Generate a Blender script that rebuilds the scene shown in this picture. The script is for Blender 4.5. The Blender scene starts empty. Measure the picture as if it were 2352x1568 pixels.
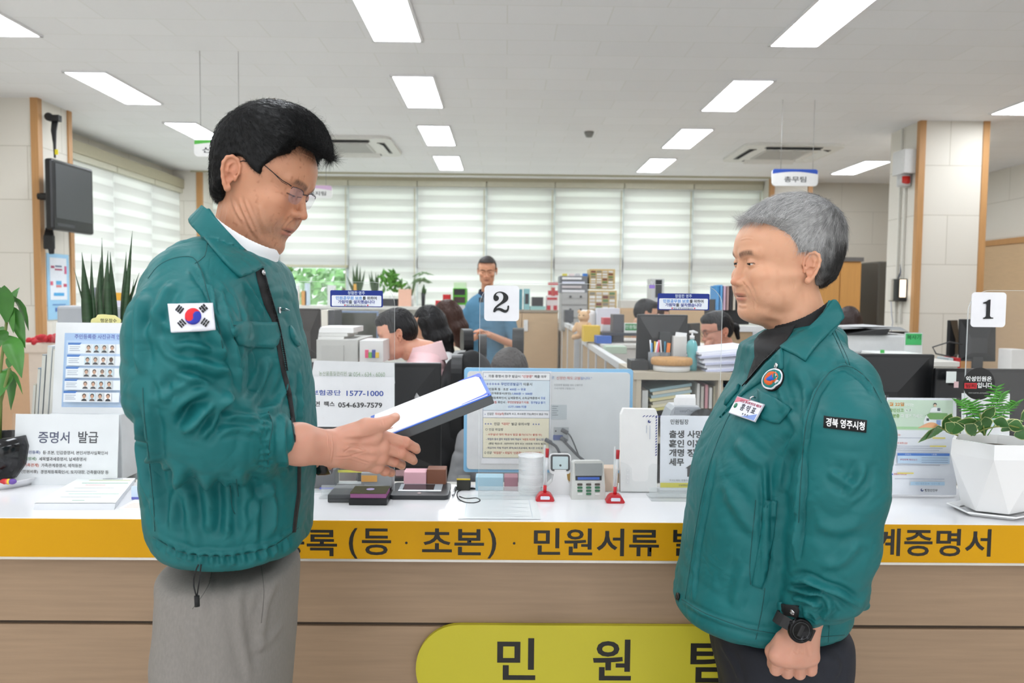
import bpy, bmesh, math, random
import numpy as np
import openvdb as vdb
from mathutils import Vector, Matrix, Euler
from mathutils.bvhtree import BVHTree
PI = math.pi
R = math.radians
scene = bpy.context.scene
col = scene.collection
# ---------------------------------------------------------------- camera
CAM_Z = 1.47
FPX = 1800.0
cam_data = bpy.data.cameras.new('camera')
cam_data.sensor_width = 36.0
cam_data.lens = FPX / 2352 * 36.0
cam_data.clip_end = 200
cam_data.dof.use_dof = True
cam_data.dof.focus_distance = 1.7
cam_data.dof.aperture_fstop = 5.4
cam = bpy.data.objects.new('camera', cam_data)
col.objects.link(cam)
CAM_M = (Matrix.Translation((0, 0, CAM_Z)) @ Matrix.Rotation(R(-0.56), 4, 'Z')
         @ Matrix.Rotation(R(90 - 3.3), 4, 'X') @ Matrix.Rotation(R(0.56), 4, 'Z'))
cam.matrix_world = CAM_M
scene.camera = cam
EYE = Vector((0, 0, CAM_Z))
def ray(px, py):
 return (CAM_M.to_3x3() @ Vector(((px - 1176) / FPX, (784 - py) / FPX, -1))).normalized()
def P(px, py, Y):
 """the point of the plane y=Y that lies behind pixel px, py"""
 d = ray(px, py)
 return EYE + d * (Y / d.y)
def PZ(px, py, z):
 d = ray(px, py)
 return EYE + d * ((z - CAM_Z) / d.z)
# ---------------------------------------------------------------- world, exposure
world = bpy.data.worlds.new('world')
scene.world = world
world.use_nodes = True
world.node_tree.nodes['Background'].inputs[0].default_value = (0.97, 0.98, 1.0, 1)
world.node_tree.nodes['Background'].inputs[1].default_value = 1.15
scene.view_settings.view_transform = 'Standard'
scene.view_settings.look = 'None'
scene.view_settings.gamma = 1
scene.view_settings.use_curve_mapping = False
scene.view_settings.exposure = 0.62
scene.cycles.adaptive_threshold = 0.02
scene.cycles.max_bounces = 8
scene.cycles.diffuse_bounces = 3
scene.cycles.glossy_bounces = 3
scene.cycles.transparent_max_bounces = 24
LAMP_STRENGTH = 14.0
# ---------------------------------------------------------------- materials
def srgb(c):
 if isinstance(c, str):
  c = [int(c[i:i + 2], 16) for i in (0, 2, 4)]
 return tuple((v / 255 / 12.92) if v / 255 <= 0.04045 else ((v / 255 + 0.055) / 1.055) ** 2.4 for v in c) + (1.0,)
def mat(name, c, rough=0.55, metal=0.0, noise=0.0, scale=40.0, bump=0.0, bscale=200.0, spec=0.5, coat=0.0, sheen=0.0, stretch=None, sss=0.0):
 m = bpy.data.materials.new(name)
 m.use_nodes = True
 nt = m.node_tree
 b = nt.nodes['Principled BSDF']
 b.inputs['Base Color'].default_value = srgb(c)
 b.inputs['Roughness'].default_value = rough
 b.inputs['Metallic'].default_value = metal
 b.inputs['Specular IOR Level'].default_value = spec
 b.inputs['Coat Weight'].default_value = coat
 b.inputs['Sheen Weight'].default_value = sheen
 if sss:
  b.inputs['Subsurface Weight'].default_value = sss
  b.inputs['Subsurface Radius'].default_value = (1.0, 0.35, 0.2)
  b.inputs['Subsurface Scale'].default_value = 0.004
 tc = nt.nodes.new('ShaderNodeTexCoord')
 src = tc.outputs['Object']
 if stretch:
  mp = nt.nodes.new('ShaderNodeMapping')
  mp.inputs['Scale'].default_value = stretch
  nt.links.new(src, mp.inputs[0])
  src = mp.outputs[0]
 if noise:
  n = nt.nodes.new('ShaderNodeTexNoise')
  n.inputs['Scale'].default_value = scale
  n.inputs['Detail'].default_value = 5
  nt.links.new(src, n.inputs['Vector'])
  r = nt.nodes.new('ShaderNodeMapRange')
  r.inputs[1].default_value = 0.25
  r.inputs[2].default_value = 0.75
  r.inputs[3].default_value = 1 - noise
  r.inputs[4].default_value = 1 + noise
  nt.links.new(n.outputs[0], r.inputs[0])
  mx = nt.nodes.new('ShaderNodeVectorMath')
  mx.operation = 'SCALE'
  mx.inputs[0].default_value = srgb(c)[:3]
  nt.links.new(r.outputs[0], mx.inputs['Scale'])
  nt.links.new(mx.outputs[0], b.inputs['Base Color'])
 if bump:
  n2 = nt.nodes.new('ShaderNodeTexNoise')
  n2.inputs['Scale'].default_value = bscale
  n2.inputs['Detail'].default_value = 4
  nt.links.new(src, n2.inputs['Vector'])
  bp = nt.nodes.new('ShaderNodeBump')
  bp.inputs['Strength'].default_value = bump
  bp.inputs['Distance'].default_value = 0.002
  nt.links.new(n2.outputs[0], bp.inputs['Height'])
  nt.links.new(bp.outputs[0], b.inputs['Normal'])
 return m
def mat_attr(name, rough=0.5, bump=0.0, bscale=300.0, spec=0.4, sss=0.0, sheen=0.0):
 """colour comes from the mesh's own colour attribute 'tint'"""
 m = mat(name, 'ffffff', rough, bump=bump, bscale=bscale, spec=spec, sss=sss, sheen=sheen)
 nt = m.node_tree
 a = nt.nodes.new('ShaderNodeAttribute')
 a.attribute_name = 'tint'
 nt.links.new(a.outputs['Color'], nt.nodes['Principled BSDF'].inputs['Base Color'])
 return m
def mat_glow(name, c, s):
 m = bpy.data.materials.new(name)
 m.use_nodes = True
 b = m.node_tree.nodes['Principled BSDF']
 b.inputs['Base Color'].default_value = srgb(c)
 b.inputs['Emission Color'].default_value = srgb(c)
 b.inputs['Emission Strength'].default_value = s
 return m
def mat_clear(name, tint=(0.97, 0.98, 0.98), alpha=0.06, rough=0.02, c='ffffff', dust=0.0):
 """thin clear sheet: mostly see-through with a gloss"""
 m = bpy.data.materials.new(name)
 m.use_nodes = True
 nt = m.node_tree
 nt.nodes.clear()
 out = nt.nodes.new('ShaderNodeOutputMaterial')
 tr = nt.nodes.new('ShaderNodeBsdfTransparent')
 tr.inputs[0].default_value = (*tint, 1)
 pb = nt.nodes.new('ShaderNodeBsdfPrincipled')
 pb.inputs['Base Color'].default_value = srgb(c)
 pb.inputs['Roughness'].default_value = rough
 mx = nt.nodes.new('ShaderNodeMixShader')
 mx.inputs[0].default_value = alpha
 nt.links.new(tr.outputs[0], mx.inputs[1])
 nt.links.new(pb.outputs[0], mx.inputs[2])
 nt.links.new(mx.outputs[0], out.inputs[0])
 if dust:
  tc = nt.nodes.new('ShaderNodeTexCoord')
  v = nt.nodes.new('ShaderNodeTexVoronoi')
  v.inputs['Scale'].default_value = 120
  nt.links.new(tc.outputs['Object'], v.inputs['Vector'])
  n = nt.nodes.new('ShaderNodeTexNoise')
  n.inputs['Scale'].default_value = 9
  nt.links.new(tc.outputs['Object'], n.inputs['Vector'])
  lt = nt.nodes.new('ShaderNodeMath')
  lt.operation = 'LESS_THAN'
  lt.inputs[1].default_value = 0.085
  nt.links.new(v.outputs['Distance'], lt.inputs[0])
  gt = nt.nodes.new('ShaderNodeMath')
  gt.operation = 'GREATER_THAN'
  gt.inputs[1].default_value = 0.53
  nt.links.new(n.outputs[0], gt.inputs[0])
  mu = nt.nodes.new('ShaderNodeMath')
  mu.operation = 'MULTIPLY'
  nt.links.new(lt.outputs[0], mu.inputs[0])
  nt.links.new(gt.outputs[0], mu.inputs[1])
  ma = nt.nodes.new('ShaderNodeMath')
  ma.operation = 'MULTIPLY_ADD'
  ma.inputs[1].default_value = dust
  ma.inputs[2].default_value = alpha
  nt.links.new(mu.outputs[0], ma.inputs[0])
  nt.links.new(ma.outputs[0], mx.inputs[0])
 return m
M = {}
def C(c, rough=0.5, **k):
 """a plain material of this colour, made once"""
 key = (c, rough, tuple(sorted(k.items())))
 if key not in M:
  M[key] = mat('paint_' + c, c, rough, noise=0.03, scale=30, **k)
 return M[key]
# ---------------------------------------------------------------- objects
def tag(o, label=None, cat=None, group=None, kind=None):
 if label:
  o['label'] = label
 if cat:
  o['category'] = cat
 if group:
  o['group'] = group
 if kind:
  o['kind'] = kind
 return o
def thing(name, label, cat, loc=(0, 0, 0), rz=0.0, group=None, rot=None):
 o = bpy.data.objects.new(name, None)
 col.objects.link(o)
 o.location = loc
 o.rotation_euler = rot if rot else (0, 0, rz)
 o.empty_display_size = 0.05
 return tag(o, label, cat, group)
def link_mesh(name, me, m=None, parent=None, mw=None, smooth=None):
 o = bpy.data.objects.new(name, me)
 col.objects.link(o)
 if m is not None:
  me.materials.clear()
  me.materials.append(m)
 if parent is not None:
  o.parent = parent
 if mw is not None:
  o.matrix_local = mw
 return o
def copy_tree(o, parent=None, loc=None, rz=None, label=None):
 c = o.copy()
 col.objects.link(c)
 c.parent = parent
 if loc is not None:
  c.location = loc
 if rz is not None:
  c.rotation_euler = (0, 0, rz)
 if label:
  c['label'] = label
 for ch in list(o.children):
  copy_tree(ch, c)
 return c
class MB:
 """collects shapes and links them as one mesh object"""
 def __init__(s):
  s.b = bmesh.new()
  s.mats = []
  s.mi = 0
 def use(s, m):
  if m not in s.mats:
   s.mats.append(m)
  s.mi = s.mats.index(m)
  return s
 def _fin(s, vs, mx=None, smooth=False):
  if mx is not None:
   bmesh.ops.transform(s.b, matrix=mx, verts=vs)
  fs = set(f for v in vs for f in v.link_faces)
  for f in fs:
   f.material_index = s.mi
   f.smooth = smooth
  return s
 def box(s, c, d, rot=None, bev=0.0, seg=2):
  r = bmesh.ops.create_cube(s.b, size=1)
  vs = r['verts']
  bmesh.ops.scale(s.b, vec=d, verts=vs)
  if bev:
   es = list(set(e for v in vs for e in v.link_edges))
   q = bmesh.ops.bevel(s.b, geom=es, offset=bev, segments=seg, affect='EDGES', profile=0.5)
   vs = list(set(v for f in q['faces'] for v in f.verts) | set(v for v in vs if v.is_valid))
   # all vertices of this island
   st, seen = list(vs), set(vs)
   while st:
    v = st.pop()
    for e in v.link_edges:
     w = e.other_vert(v)
     if w not in seen:
      seen.add(w)
      st.append(w)
   vs = list(seen)
  mx = Matrix.Translation(c)
  if rot:
   mx = mx @ Euler(rot).to_matrix().to_4x4()
  return s._fin(vs, mx)
 def b2(s, lo, hi, bev=0.0):
  lo, hi = Vector(lo), Vector(hi)
  return s.box((lo + hi) / 2, [abs(v) for v in (hi - lo)], bev=bev)
 def cyl(s, a, b, r, r2=None, n=24, smooth=True, caps=True):
  a, b = Vector(a), Vector(b)
  d = b - a
  q = bmesh.ops.create_cone(s.b, cap_ends=caps, segments=n, radius1=r, radius2=r if r2 is None else r2, depth=d.length)
  mx = Matrix.Translation((a + b) / 2) @ d.to_track_quat('Z', 'Y').to_matrix().to_4x4()
  s._fin(q['verts'], mx)
  if smooth:
   for f in set(f for v in q['verts'] for f in v.link_faces):
    f.smooth = len(f.verts) == 4
  return s
 def ball(s, c, r, seg=20, rot=None):
  q = bmesh.ops.create_uvsphere(s.b, u_segments=seg, v_segments=max(6, seg // 2), radius=1)
  rr = (r, r, r) if isinstance(r, (int, float)) else r
  mx = Matrix.Translation(c)
  if rot:
   mx = mx @ Euler(rot).to_matrix().to_4x4()
  mx = mx @ Matrix.Diagonal((*rr, 1))
  return s._fin(q['verts'], mx, True)
 def prism(s, pts, d, mx=None, smooth=False):
  """polygon in xz at y=0, extruded along +y by d"""
  n = len(pts)
  A = [s.b.verts.new((x, 0, z)) for x, z in pts]
  B = [s.b.verts.new((x, d, z)) for x, z in pts]
  try:
   s.b.faces.new(A)
   s.b.faces.new(B[::-1])
  except ValueError:
   pass
  for i in range(n):
   j = (i + 1) % n
   s.b.faces.new((A[j], A[i], B[i], B[j]))
  return s._fin(A + B, mx, smooth)
 def lathe(s, prof, n=32, c=(0, 0, 0), mx=None, smooth=True):
  rows = []
  for r, z in prof:
   if r < 1e-6:
    rows.append([s.b.verts.new((0, 0, z))])
   else:
    rows.append([s.b.verts.new((r * math.cos(2 * PI * i / n), r * math.sin(2 * PI * i / n), z)) for i in range(n)])
  for a, b in zip(rows, rows[1:]):
   for i in range(n):
    j = (i + 1) % n
    if len(a) == 1 and len(b) == 1:
     continue
    if len(a) == 1:
     s.b.faces.new((a[0], b[i], b[j]))
    elif len(b) == 1:
     s.b.faces.new((a[i], a[j], b[0]))
    else:
     s.b.faces.new((a[i], a[j], b[j], b[i]))
  m2 = Matrix.Translation(c)
  if mx is not None:
   m2 = m2 @ mx
  return s._fin([v for r_ in rows for v in r_], m2, smooth)
 def tube(s, pts, r, n=8, smooth=True, cap=True):
  pts = [Vector(p) for p in pts]
  rows = []
  up = None
  for i, p in enumerate(pts):
   t = (pts[min(i + 1, len(pts) - 1)] - pts[max(i - 1, 0)])
   if t.length < 1e-9:
    t = Vector((0, 0, 1))
   t.normalize()
   if up is None:
    up = t.orthogonal().normalized()
   up = (up - t * up.dot(t))
   up = up.normalized() if up.length > 1e-6 else t.orthogonal().normalized()
   sd = t.cross(up)
   rr = r[i] if isinstance(r, (list, tuple)) else r
   rows.append([s.b.verts.new(p + (up * math.cos(2 * PI * k / n) + sd * math.sin(2 * PI * k / n)) * rr) for k in range(n)])
  for a, b in zip(rows, rows[1:]):
   for i in range(n):
    j = (i + 1) % n
    s.b.faces.new((a[i], a[j], b[j], b[i]))
  if cap:
   s.b.faces.new(rows[0][::-1])
   s.b.faces.new(rows[-1])
  return s._fin([v for r_ in rows for v in r_], None, smooth)
 def quad(s, a, b, c, d):
  vs = [s.b.verts.new(p) for p in (a, b, c, d)]
  s.b.faces.new(vs)
  return s._fin(vs)
 def build(s, name, m=None, parent=None, loc=None, rz=None, mw=None):
  bmesh.ops.recalc_face_normals(s.b, faces=s.b.faces)
  me = bpy.data.meshes.new(name)
  s.b.to_mesh(me)
  s.b.free()
  o = bpy.data.objects.new(name, me)
  col.objects.link(o)
  for x in (s.mats if s.mats else [m]):
   me.materials.append(x)
  if parent is not None:
   o.parent = parent
  if loc is not None:
   o.location = loc
  if rz is not None:
   o.rotation_euler = (0, 0, rz)
  if mw is not None:
   o.matrix_local = mw
  return o
def structure(o):
 o['kind'] = 'structure'
 return o
def rrect(w, h, r, n=6):
 """rounded rectangle outline centred at 0"""
 out = []
 for cx, cz, a0 in ((w / 2 - r, h / 2 - r, 0), (-w / 2 + r, h / 2 - r, 90), (-w / 2 + r, -h / 2 + r, 180), (w / 2 - r, -h / 2 + r, 270)):
  for i in range(n + 1):
   a = R(a0 + 90 * i / n)
   out.append((cx + r * math.cos(a), cz + r * math.sin(a)))
 return out
def text(s, size, m, parent, loc, bold=0.0, align='CENTER', width=None, name='lettering', rot=(PI / 2, 0, 0), depth=0.0003, sx=1.0, spacing=1.0, shear=0.0):
 """lettering in the parent's local xz plane facing -y"""
 cu = bpy.data.curves.new(name, 'FONT')
 cu.body = s
 cu.size = size
 cu.align_x = align
 cu.align_y = 'CENTER'
 cu.offset = bold
 cu.extrude = depth
 cu.space_character = spacing
 cu.shear = shear
 cu.resolution_u = 3
 o = bpy.data.objects.new(name, cu)
 col.objects.link(o)
 dg = bpy.context.evaluated_depsgraph_get()
 me = bpy.data.meshes.new_from_object(o.evaluated_get(dg))
 bpy.data.objects.remove(o)
 xs = [v.co.x for v in me.vertices]
 if width and xs:
  k = width / (max(xs) - min(xs))
  for v in me.vertices:
   v.co.x *= k
 elif sx != 1:
  for v in me.vertices:
   v.co.x *= sx
 me.name = name
 o = link_mesh(name, me, m, parent)
 o.location = loc
 o.rotation_euler = rot
 return o
# ================================================================ soft-body modelling: distance fields turned into one continuous surface
def smin(a, b, k):
 h = np.maximum(k - np.abs(a - b), 0) / k
 return np.minimum(a, b) - h * h * k * 0.25
def smax(a, b, k):
 return -smin(-a, -b, k)
class Field:
 def __init__(s, lo, hi, h):
  s.h = h
  s.lo = np.array(lo, float)
  s.n = [int(math.ceil((b - a) / h)) + 1 for a, b in zip(lo, hi)]
  s.ax = [(s.lo[i] + h * np.arange(s.n[i])).astype(np.float32) for i in range(3)]
  s.big = h * 12
  s.F = np.full(s.n, s.big, np.float32)
 def region(s, lo, hi):
  sl = []
  for i in range(3):
   a = max(0, int((lo[i] - s.lo[i]) / s.h))
   b = min(s.n[i], int((hi[i] - s.lo[i]) / s.h) + 2)
   if b <= a:
    return None
   sl.append(slice(a, b))
  X = s.ax[0][sl[0]][:, None, None]
  Y = s.ax[1][sl[1]][None, :, None]
  Z = s.ax[2][sl[2]][None, None, :]
  return tuple(sl), X, Y, Z
 def op(s, fn, lo, hi, k, mode='add'):
  pad = k + s.h * 4
  r = s.region([v - pad for v in lo], [v + pad for v in hi])
  if r is None:
   return
  sl, X, Y, Z = r
  d = fn(X, Y, Z)
  if mode == 'add':
   s.F[sl] = smin(s.F[sl], d, k)
  else:
   s.F[sl] = smax(s.F[sl], -d, k)
 def ell(s, c, r, k=0.01, rot=None, mode='add'):
  c = np.array(c, float)
  r = np.array(r if hasattr(r, '__len__') else (r, r, r), float)
  m = np.array(Euler(rot).to_matrix()).T if rot else np.eye(3)
  e = float(r.max())
  def fn(X, Y, Z):
   x, y, z = X - c[0], Y - c[1], Z - c[2]
   p = [m[i, 0] * x + m[i, 1] * y + m[i, 2] * z for i in range(3)]
   q = np.sqrt(sum((p[i] / r[i]) ** 2 for i in range(3)))
   g = np.sqrt(sum((p[i] / r[i] ** 2) ** 2 for i in range(3))) + 1e-9
   return (q * (q - 1) / g).astype(np.float32)
  s.op(fn, c - e, c + e, k, mode)
 def cap(s, a, b, ra, rb, k=0.01, mode='add', flat=None):
  """tapered capsule; flat=(axis vector, factor) squeezes it along an axis"""
  a, b = np.array(a, float), np.array(b, float)
  if flat is not None:
   ax = np.array(flat[0], float)
   ax /= np.linalg.norm(ax)
   fk = flat[1]
  def fn(X, Y, Z):
   ab = b - a
   L = float(ab @ ab) + 1e-12
   x, y, z = X - a[0], Y - a[1], Z - a[2]
   t = np.clip((x * ab[0] + y * ab[1] + z * ab[2]) / L, 0, 1)
   dx, dy, dz = x - t * ab[0], y - t * ab[1], z - t * ab[2]
   q = dx * dx + dy * dy + dz * dz
   if flat is not None:
    w = dx * ax[0] + dy * ax[1] + dz * ax[2]
    q = q + w * w * (1 / fk ** 2 - 1)
   return (np.sqrt(q) - (ra + (rb - ra) * t)).astype(np.float32)
  e = max(ra, rb)
  s.op(fn, np.minimum(a, b) - e, np.maximum(a, b) + e, k, mode)
 def chain(s, pts, rs, k=0.01, mode='add', flat=None):
  for i in range(len(pts) - 1):
   s.cap(pts[i], pts[i + 1], rs[i], rs[i + 1], k, mode, flat)
 def loft(s, keys, k=0.02, mode='add'):
  """keys: z, x_back, x_front, y_centre, half_width, exponent; closed at both ends"""
  keys = sorted(keys)
  K = np.array(keys, float)
  lo = (K[:, 1].min(), (K[:, 3] - K[:, 4]).min(), K[0, 0])
  hi = (K[:, 2].max(), (K[:, 3] + K[:, 4]).max(), K[-1, 0])
  def fn(X, Y, Z):
   z = Z[0, 0, :]
   g = [smooth_interp(z, K[:, 0], K[:, i])[None, None, :] for i in range(1, 6)]
   cx, a = (g[0] + g[1]) / 2, (g[1] - g[0]) / 2
   n = g[4]
   u, v = np.abs(X - cx) / a, np.abs(Y - g[2]) / g[3]
   q = (u ** n + v ** n + 1e-9) ** (1 / n)
   d = (q - 1) * np.minimum(a, g[3])
   e = np.maximum(Z - K[-1, 0], K[0, 0] - Z)
   return smax(d, e + 0 * d, 0.03 if s.h < 0.1 else 3.0).astype(np.float32)
  s.op(fn, lo, hi, k, mode)
 def mesh(s, scale=1.0):
  g = vdb.FloatGrid(s.big)
  g.copyFromArray(np.ascontiguousarray(np.clip(s.F, -s.big, s.big)))
  pts, quads = g.convertToQuads(0.0)
  v = (pts * s.h + s.lo) * scale
  return v.astype(np.float64), quads
def smooth_interp(x, xs, ys):
 """monotone-ish cubic through keys"""
 xs, ys = np.asarray(xs, float), np.asarray(ys, float)
 m = np.gradient(ys, xs)
 i = np.clip(np.searchsorted(xs, x) - 1, 0, len(xs) - 2)
 h = xs[i + 1] - xs[i]
 t = np.clip((x - xs[i]) / h, 0, 1)
 return ((2 * t ** 3 - 3 * t ** 2 + 1) * ys[i] + (t ** 3 - 2 * t ** 2 + t) * h * m[i]
   + (-2 * t ** 3 + 3 * t ** 2) * ys[i + 1] + (t ** 3 - t ** 2) * h * m[i + 1])
def vnoise(p, seed=0):
 """value noise on points (N,3), about -1..1"""
 i = np.floor(p).astype(np.int64)
 f = p - i
 f = f * f * (3 - 2 * f)
 out = 0
 for dx in (0, 1):
  for dy in (0, 1):
   for dz in (0, 1):
    a = (i[:, 0] + dx) * 374761393 + (i[:, 1] + dy) * 668265263 + (i[:, 2] + dz) * 2147483647 + seed * 1274126177
    a = (a ^ (a >> 13)) * 1274126177
    a = (a ^ (a >> 16)) & 0xffff
    w = (f[:, 0] if dx else 1 - f[:, 0]) * (f[:, 1] if dy else 1 - f[:, 1]) * (f[:, 2] if dz else 1 - f[:, 2])
    out = out + w * (a / 32767.5 - 1)
 return out
def quad_mesh(name, v, quads, tint=None, smooth=True):
 me = bpy.data.meshes.new(name)
 nf = len(quads)
 me.vertices.add(len(v))
 me.vertices.foreach_set('co', v.astype(np.float32).ravel())
 me.loops.add(nf * 4)
 me.loops.foreach_set('vertex_index', quads[:, ::-1].astype(np.int32).ravel())
 me.polygons.add(nf)
 me.polygons.foreach_set('loop_start', np.arange(0, nf * 4, 4, dtype=np.int32))
 me.polygons.foreach_set('loop_total', np.full(nf, 4, np.int32))
 me.polygons.foreach_set('use_smooth', np.full(nf, smooth))
 me.update(calc_edges=True)
 me.validate()
 if tint is not None:
  a = me.color_attributes.new('tint', 'FLOAT_COLOR', 'POINT')
  c = np.ones((len(v), 4), np.float32)
  c[:, :3] = tint
  a.data.foreach_set('color', c.ravel())
 return me
def keep_largest(v, q, minfrac=0.02):
 """drop stray islands of a surface"""
 n = len(v)
 par = np.arange(n)
 e = np.concatenate([q[:, [0, 1]], q[:, [1, 2]], q[:, [2, 3]]]).astype(np.int64)
 while True:
  a, b = par[e[:, 0]], par[e[:, 1]]
  m = np.minimum(a, b)
  new = par.copy()
  np.minimum.at(new, a, m)
  np.minimum.at(new, b, m)
  new = new[new]
  if (new == par).all():
   break
  par = new
 cnt = np.bincount(par, minlength=n)
 ok = cnt[par] >= minfrac * n
 if minfrac == 0.5:
  ok = par == int(cnt.argmax())
  global ISLAND
  no = ~ok
  ISLAND = (v[no], (np.cumsum(no) - 1)[q[no[q[:, 0]]]])
 idx = np.cumsum(ok) - 1
 qq = q[ok[q[:, 0]]]
 return v[ok], idx[qq]
def normals(v, q):
 n = np.zeros_like(v)
 fn = np.cross(v[q[:, 2]] - v[q[:, 0]], v[q[:, 3]] - v[q[:, 1]])
 for k in range(4):
  np.add.at(n, q[:, k], fn)
 n = -n
 return n / (np.linalg.norm(n, axis=1, keepdims=True) + 1e-12)
def relax(v, q, it=2, f=0.5):
 n = len(v)
 e = np.concatenate([q[:, [0, 1]], q[:, [1, 2]], q[:, [2, 3]], q[:, [3, 0]]])
 cnt = np.zeros(n)
 np.add.at(cnt, e[:, 0], 1)
 np.add.at(cnt, e[:, 1], 1)
 cnt = np.maximum(cnt, 1)[:, None]
 for _ in range(it):
  s = np.zeros_like(v)
  np.add.at(s, e[:, 0], v[e[:, 1]])
  np.add.at(s, e[:, 1], v[e[:, 0]])
  v = v + f * (s / cnt - v)
 return v
def creases(v, n, lines):
 """lines: (list of 3-D points, width, depth[, ridge]) cut as soft furrows into the surface"""
 d_out = np.zeros(len(v))
 for ln in lines:
  pts, w, dep = ln[:3]
  pts = np.array([tuple(p) for p in pts])
  lo, hi = pts.min(0) - 4 * w, pts.max(0) + 4 * w
  ix = np.where(((v > lo) & (v < hi)).all(1))[0]
  if not len(ix):
   continue
  q = v[ix]
  best = np.full(len(ix), 1e9)
  end = np.zeros(len(ix))
  m = len(pts) - 1
  for i in range(m):
   a, b = pts[i], pts[i + 1]
   ab = b - a
   t = np.clip(((q - a) @ ab) / (ab @ ab + 1e-12), 0, 1)
   dd = np.linalg.norm(q - a - t[:, None] * ab, axis=1)
   s = (i + t) / m
   up = dd < best
   best[up] = dd[up]
   end[up] = s[up]
  fade = np.clip(np.minimum(end, 1 - end) * 5, 0.05, 1) if (len(ln) < 4 or ln[3]) else 1.0
  g = -np.exp(-(best / w) ** 2) + 0.55 * np.exp(-((best - 1.9 * w) / w) ** 2)
  d_out[ix] += dep * g * fade
 return v + n * d_out[:, None]
class Surface:
 """a body surface one can look up along a camera ray"""
 def __init__(s, v, q):
  s.bvh = BVHTree.FromPolygons([Vector(p) for p in v], [tuple(int(i) for i in f) for f in q])
 def hit(s, px, py, Yd=1.5):
  loc, nor, i, d = s.bvh.ray_cast(EYE, ray(px, py))
  if loc is None:
   g = P(px, py, Yd)
   loc, nor, i, d = s.bvh.find_nearest(g)
  if nor.dot(ray(px, py)) > 0:
   nor = -nor
  return loc, nor
 def line(s, pts, Yd=1.5, step=6, lift=0.0):
  out = []
  for a, b in zip(pts, pts[1:]):
   k = max(1, int(math.dist(a, b) / step))
   for i in range(k):
    out.append((a[0] + (b[0] - a[0]) * i / k, a[1] + (b[1] - a[1]) * i / k))
  out.append(pts[-1])
  res = []
  for p in out:
   l, n = s.hit(p[0], p[1], Yd)
   res.append(l + n * lift)
  return res
def spline(pts, step=8, closed=False):
 """Catmull-Rom through 2-D points"""
 out = []
 n = len(pts)
 rng = range(n) if closed else range(n - 1)
 for i in rng:
  p0 = pts[(i - 1) % n] if closed or i > 0 else pts[0]
  p1, p2 = pts[i], pts[(i + 1) % n]
  p3 = pts[(i + 2) % n] if closed or i + 2 < n else pts[-1]
  k = max(2, int(math.dist(p1, p2) / step))
  for j in range(k):
   t = j / k
   out.append(tuple(0.5 * ((2 * p1[c]) + (-p0[c] + p2[c]) * t + (2 * p0[c] - 5 * p1[c] + 4 * p2[c] - p3[c]) * t * t
         + (-p0[c] + 3 * p1[c] - 3 * p2[c] + p3[c]) * t ** 3) for c in range(len(p1))))
 if not closed:
  out.append(tuple(pts[-1]))
 return out
def inside_poly(px, py, poly):
 poly = np.asarray(poly, float)
 x, y = np.asarray(px), np.asarray(py)
 c = np.zeros(np.broadcast(x, y).shape, bool)
 j = len(poly) - 1
 for i in range(len(poly)):
  xi, yi = poly[i]
  xj, yj = poly[j]
  if yi != yj:
   c ^= ((yi > y) != (yj > y)) & (x < (xj - xi) * (y - yi) / (yj - yi) + xi)
  j = i
 return c
def poly_sd(x, y, poly):
 """signed distance to a polygon, negative inside"""
 poly = np.asarray(poly, float)
 d = np.full(np.broadcast(x, y).shape, 1e9)
 j = len(poly) - 1
 for i in range(len(poly)):
  a, b = poly[j], poly[i]
  ab = b - a
  t = np.clip(((x - a[0]) * ab[0] + (y - a[1]) * ab[1]) / (ab @ ab + 1e-12), 0, 1)
  d = np.minimum(d, (x - a[0] - t * ab[0]) ** 2 + (y - a[1] - t * ab[1]) ** 2)
  j = i
 d = np.sqrt(d)
 return np.where(inside_poly(x, y, poly), -d, d)
def shell(name, cones, poly, Yp, m, parent_fn, thick=0.0016, h=0.0022, Yspan=(1.2, 1.8), round_=True, k=0.02, wob=0.0):
 """cloth shell over a soft cone (chain of points and radii), kept inside an outline given in photo pixels at depth Yp"""
 pl = [P(a, b, Yp) for a, b in (spline(poly, 6, True) if round_ else poly)]
 pl = [(p.x, p.z) for p in pl]
 xs, zs = [p[0] for p in pl], [p[1] for p in pl]
 f = Field((min(xs) - .01, Yspan[0], min(zs) - .01), (max(xs) + .01, Yspan[1], max(zs) + .01), h)
 for pts, rs, fl in cones:
  f.chain(pts, rs, k, flat=fl)
 F = np.abs(f.F) - thick
 d = poly_sd(f.ax[0][:, None], f.ax[2][None, :], pl)[:, None, :].astype(np.float32)
 f.F = smax(F, d + 0 * F, 0.0015)
 v, q = f.mesh()
 v, q = keep_largest(v, q, 0.04)
 v = relax(v, q, 1, 0.4)
 if wob:
  v = v + normals(v, q) * (wob * vnoise(v * 30, 2))[:, None]
 while len(v):
  a, b = keep_largest(v, q, 0.5)
  if len(a) < len(v) and len(a) > 0:
   w = ISLAND
   parent_fn(link_mesh(name, quad_mesh(name, a, b), m))
   v, q = w
   continue
  return parent_fn(link_mesh(name, quad_mesh(name, v, q), m))
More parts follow.
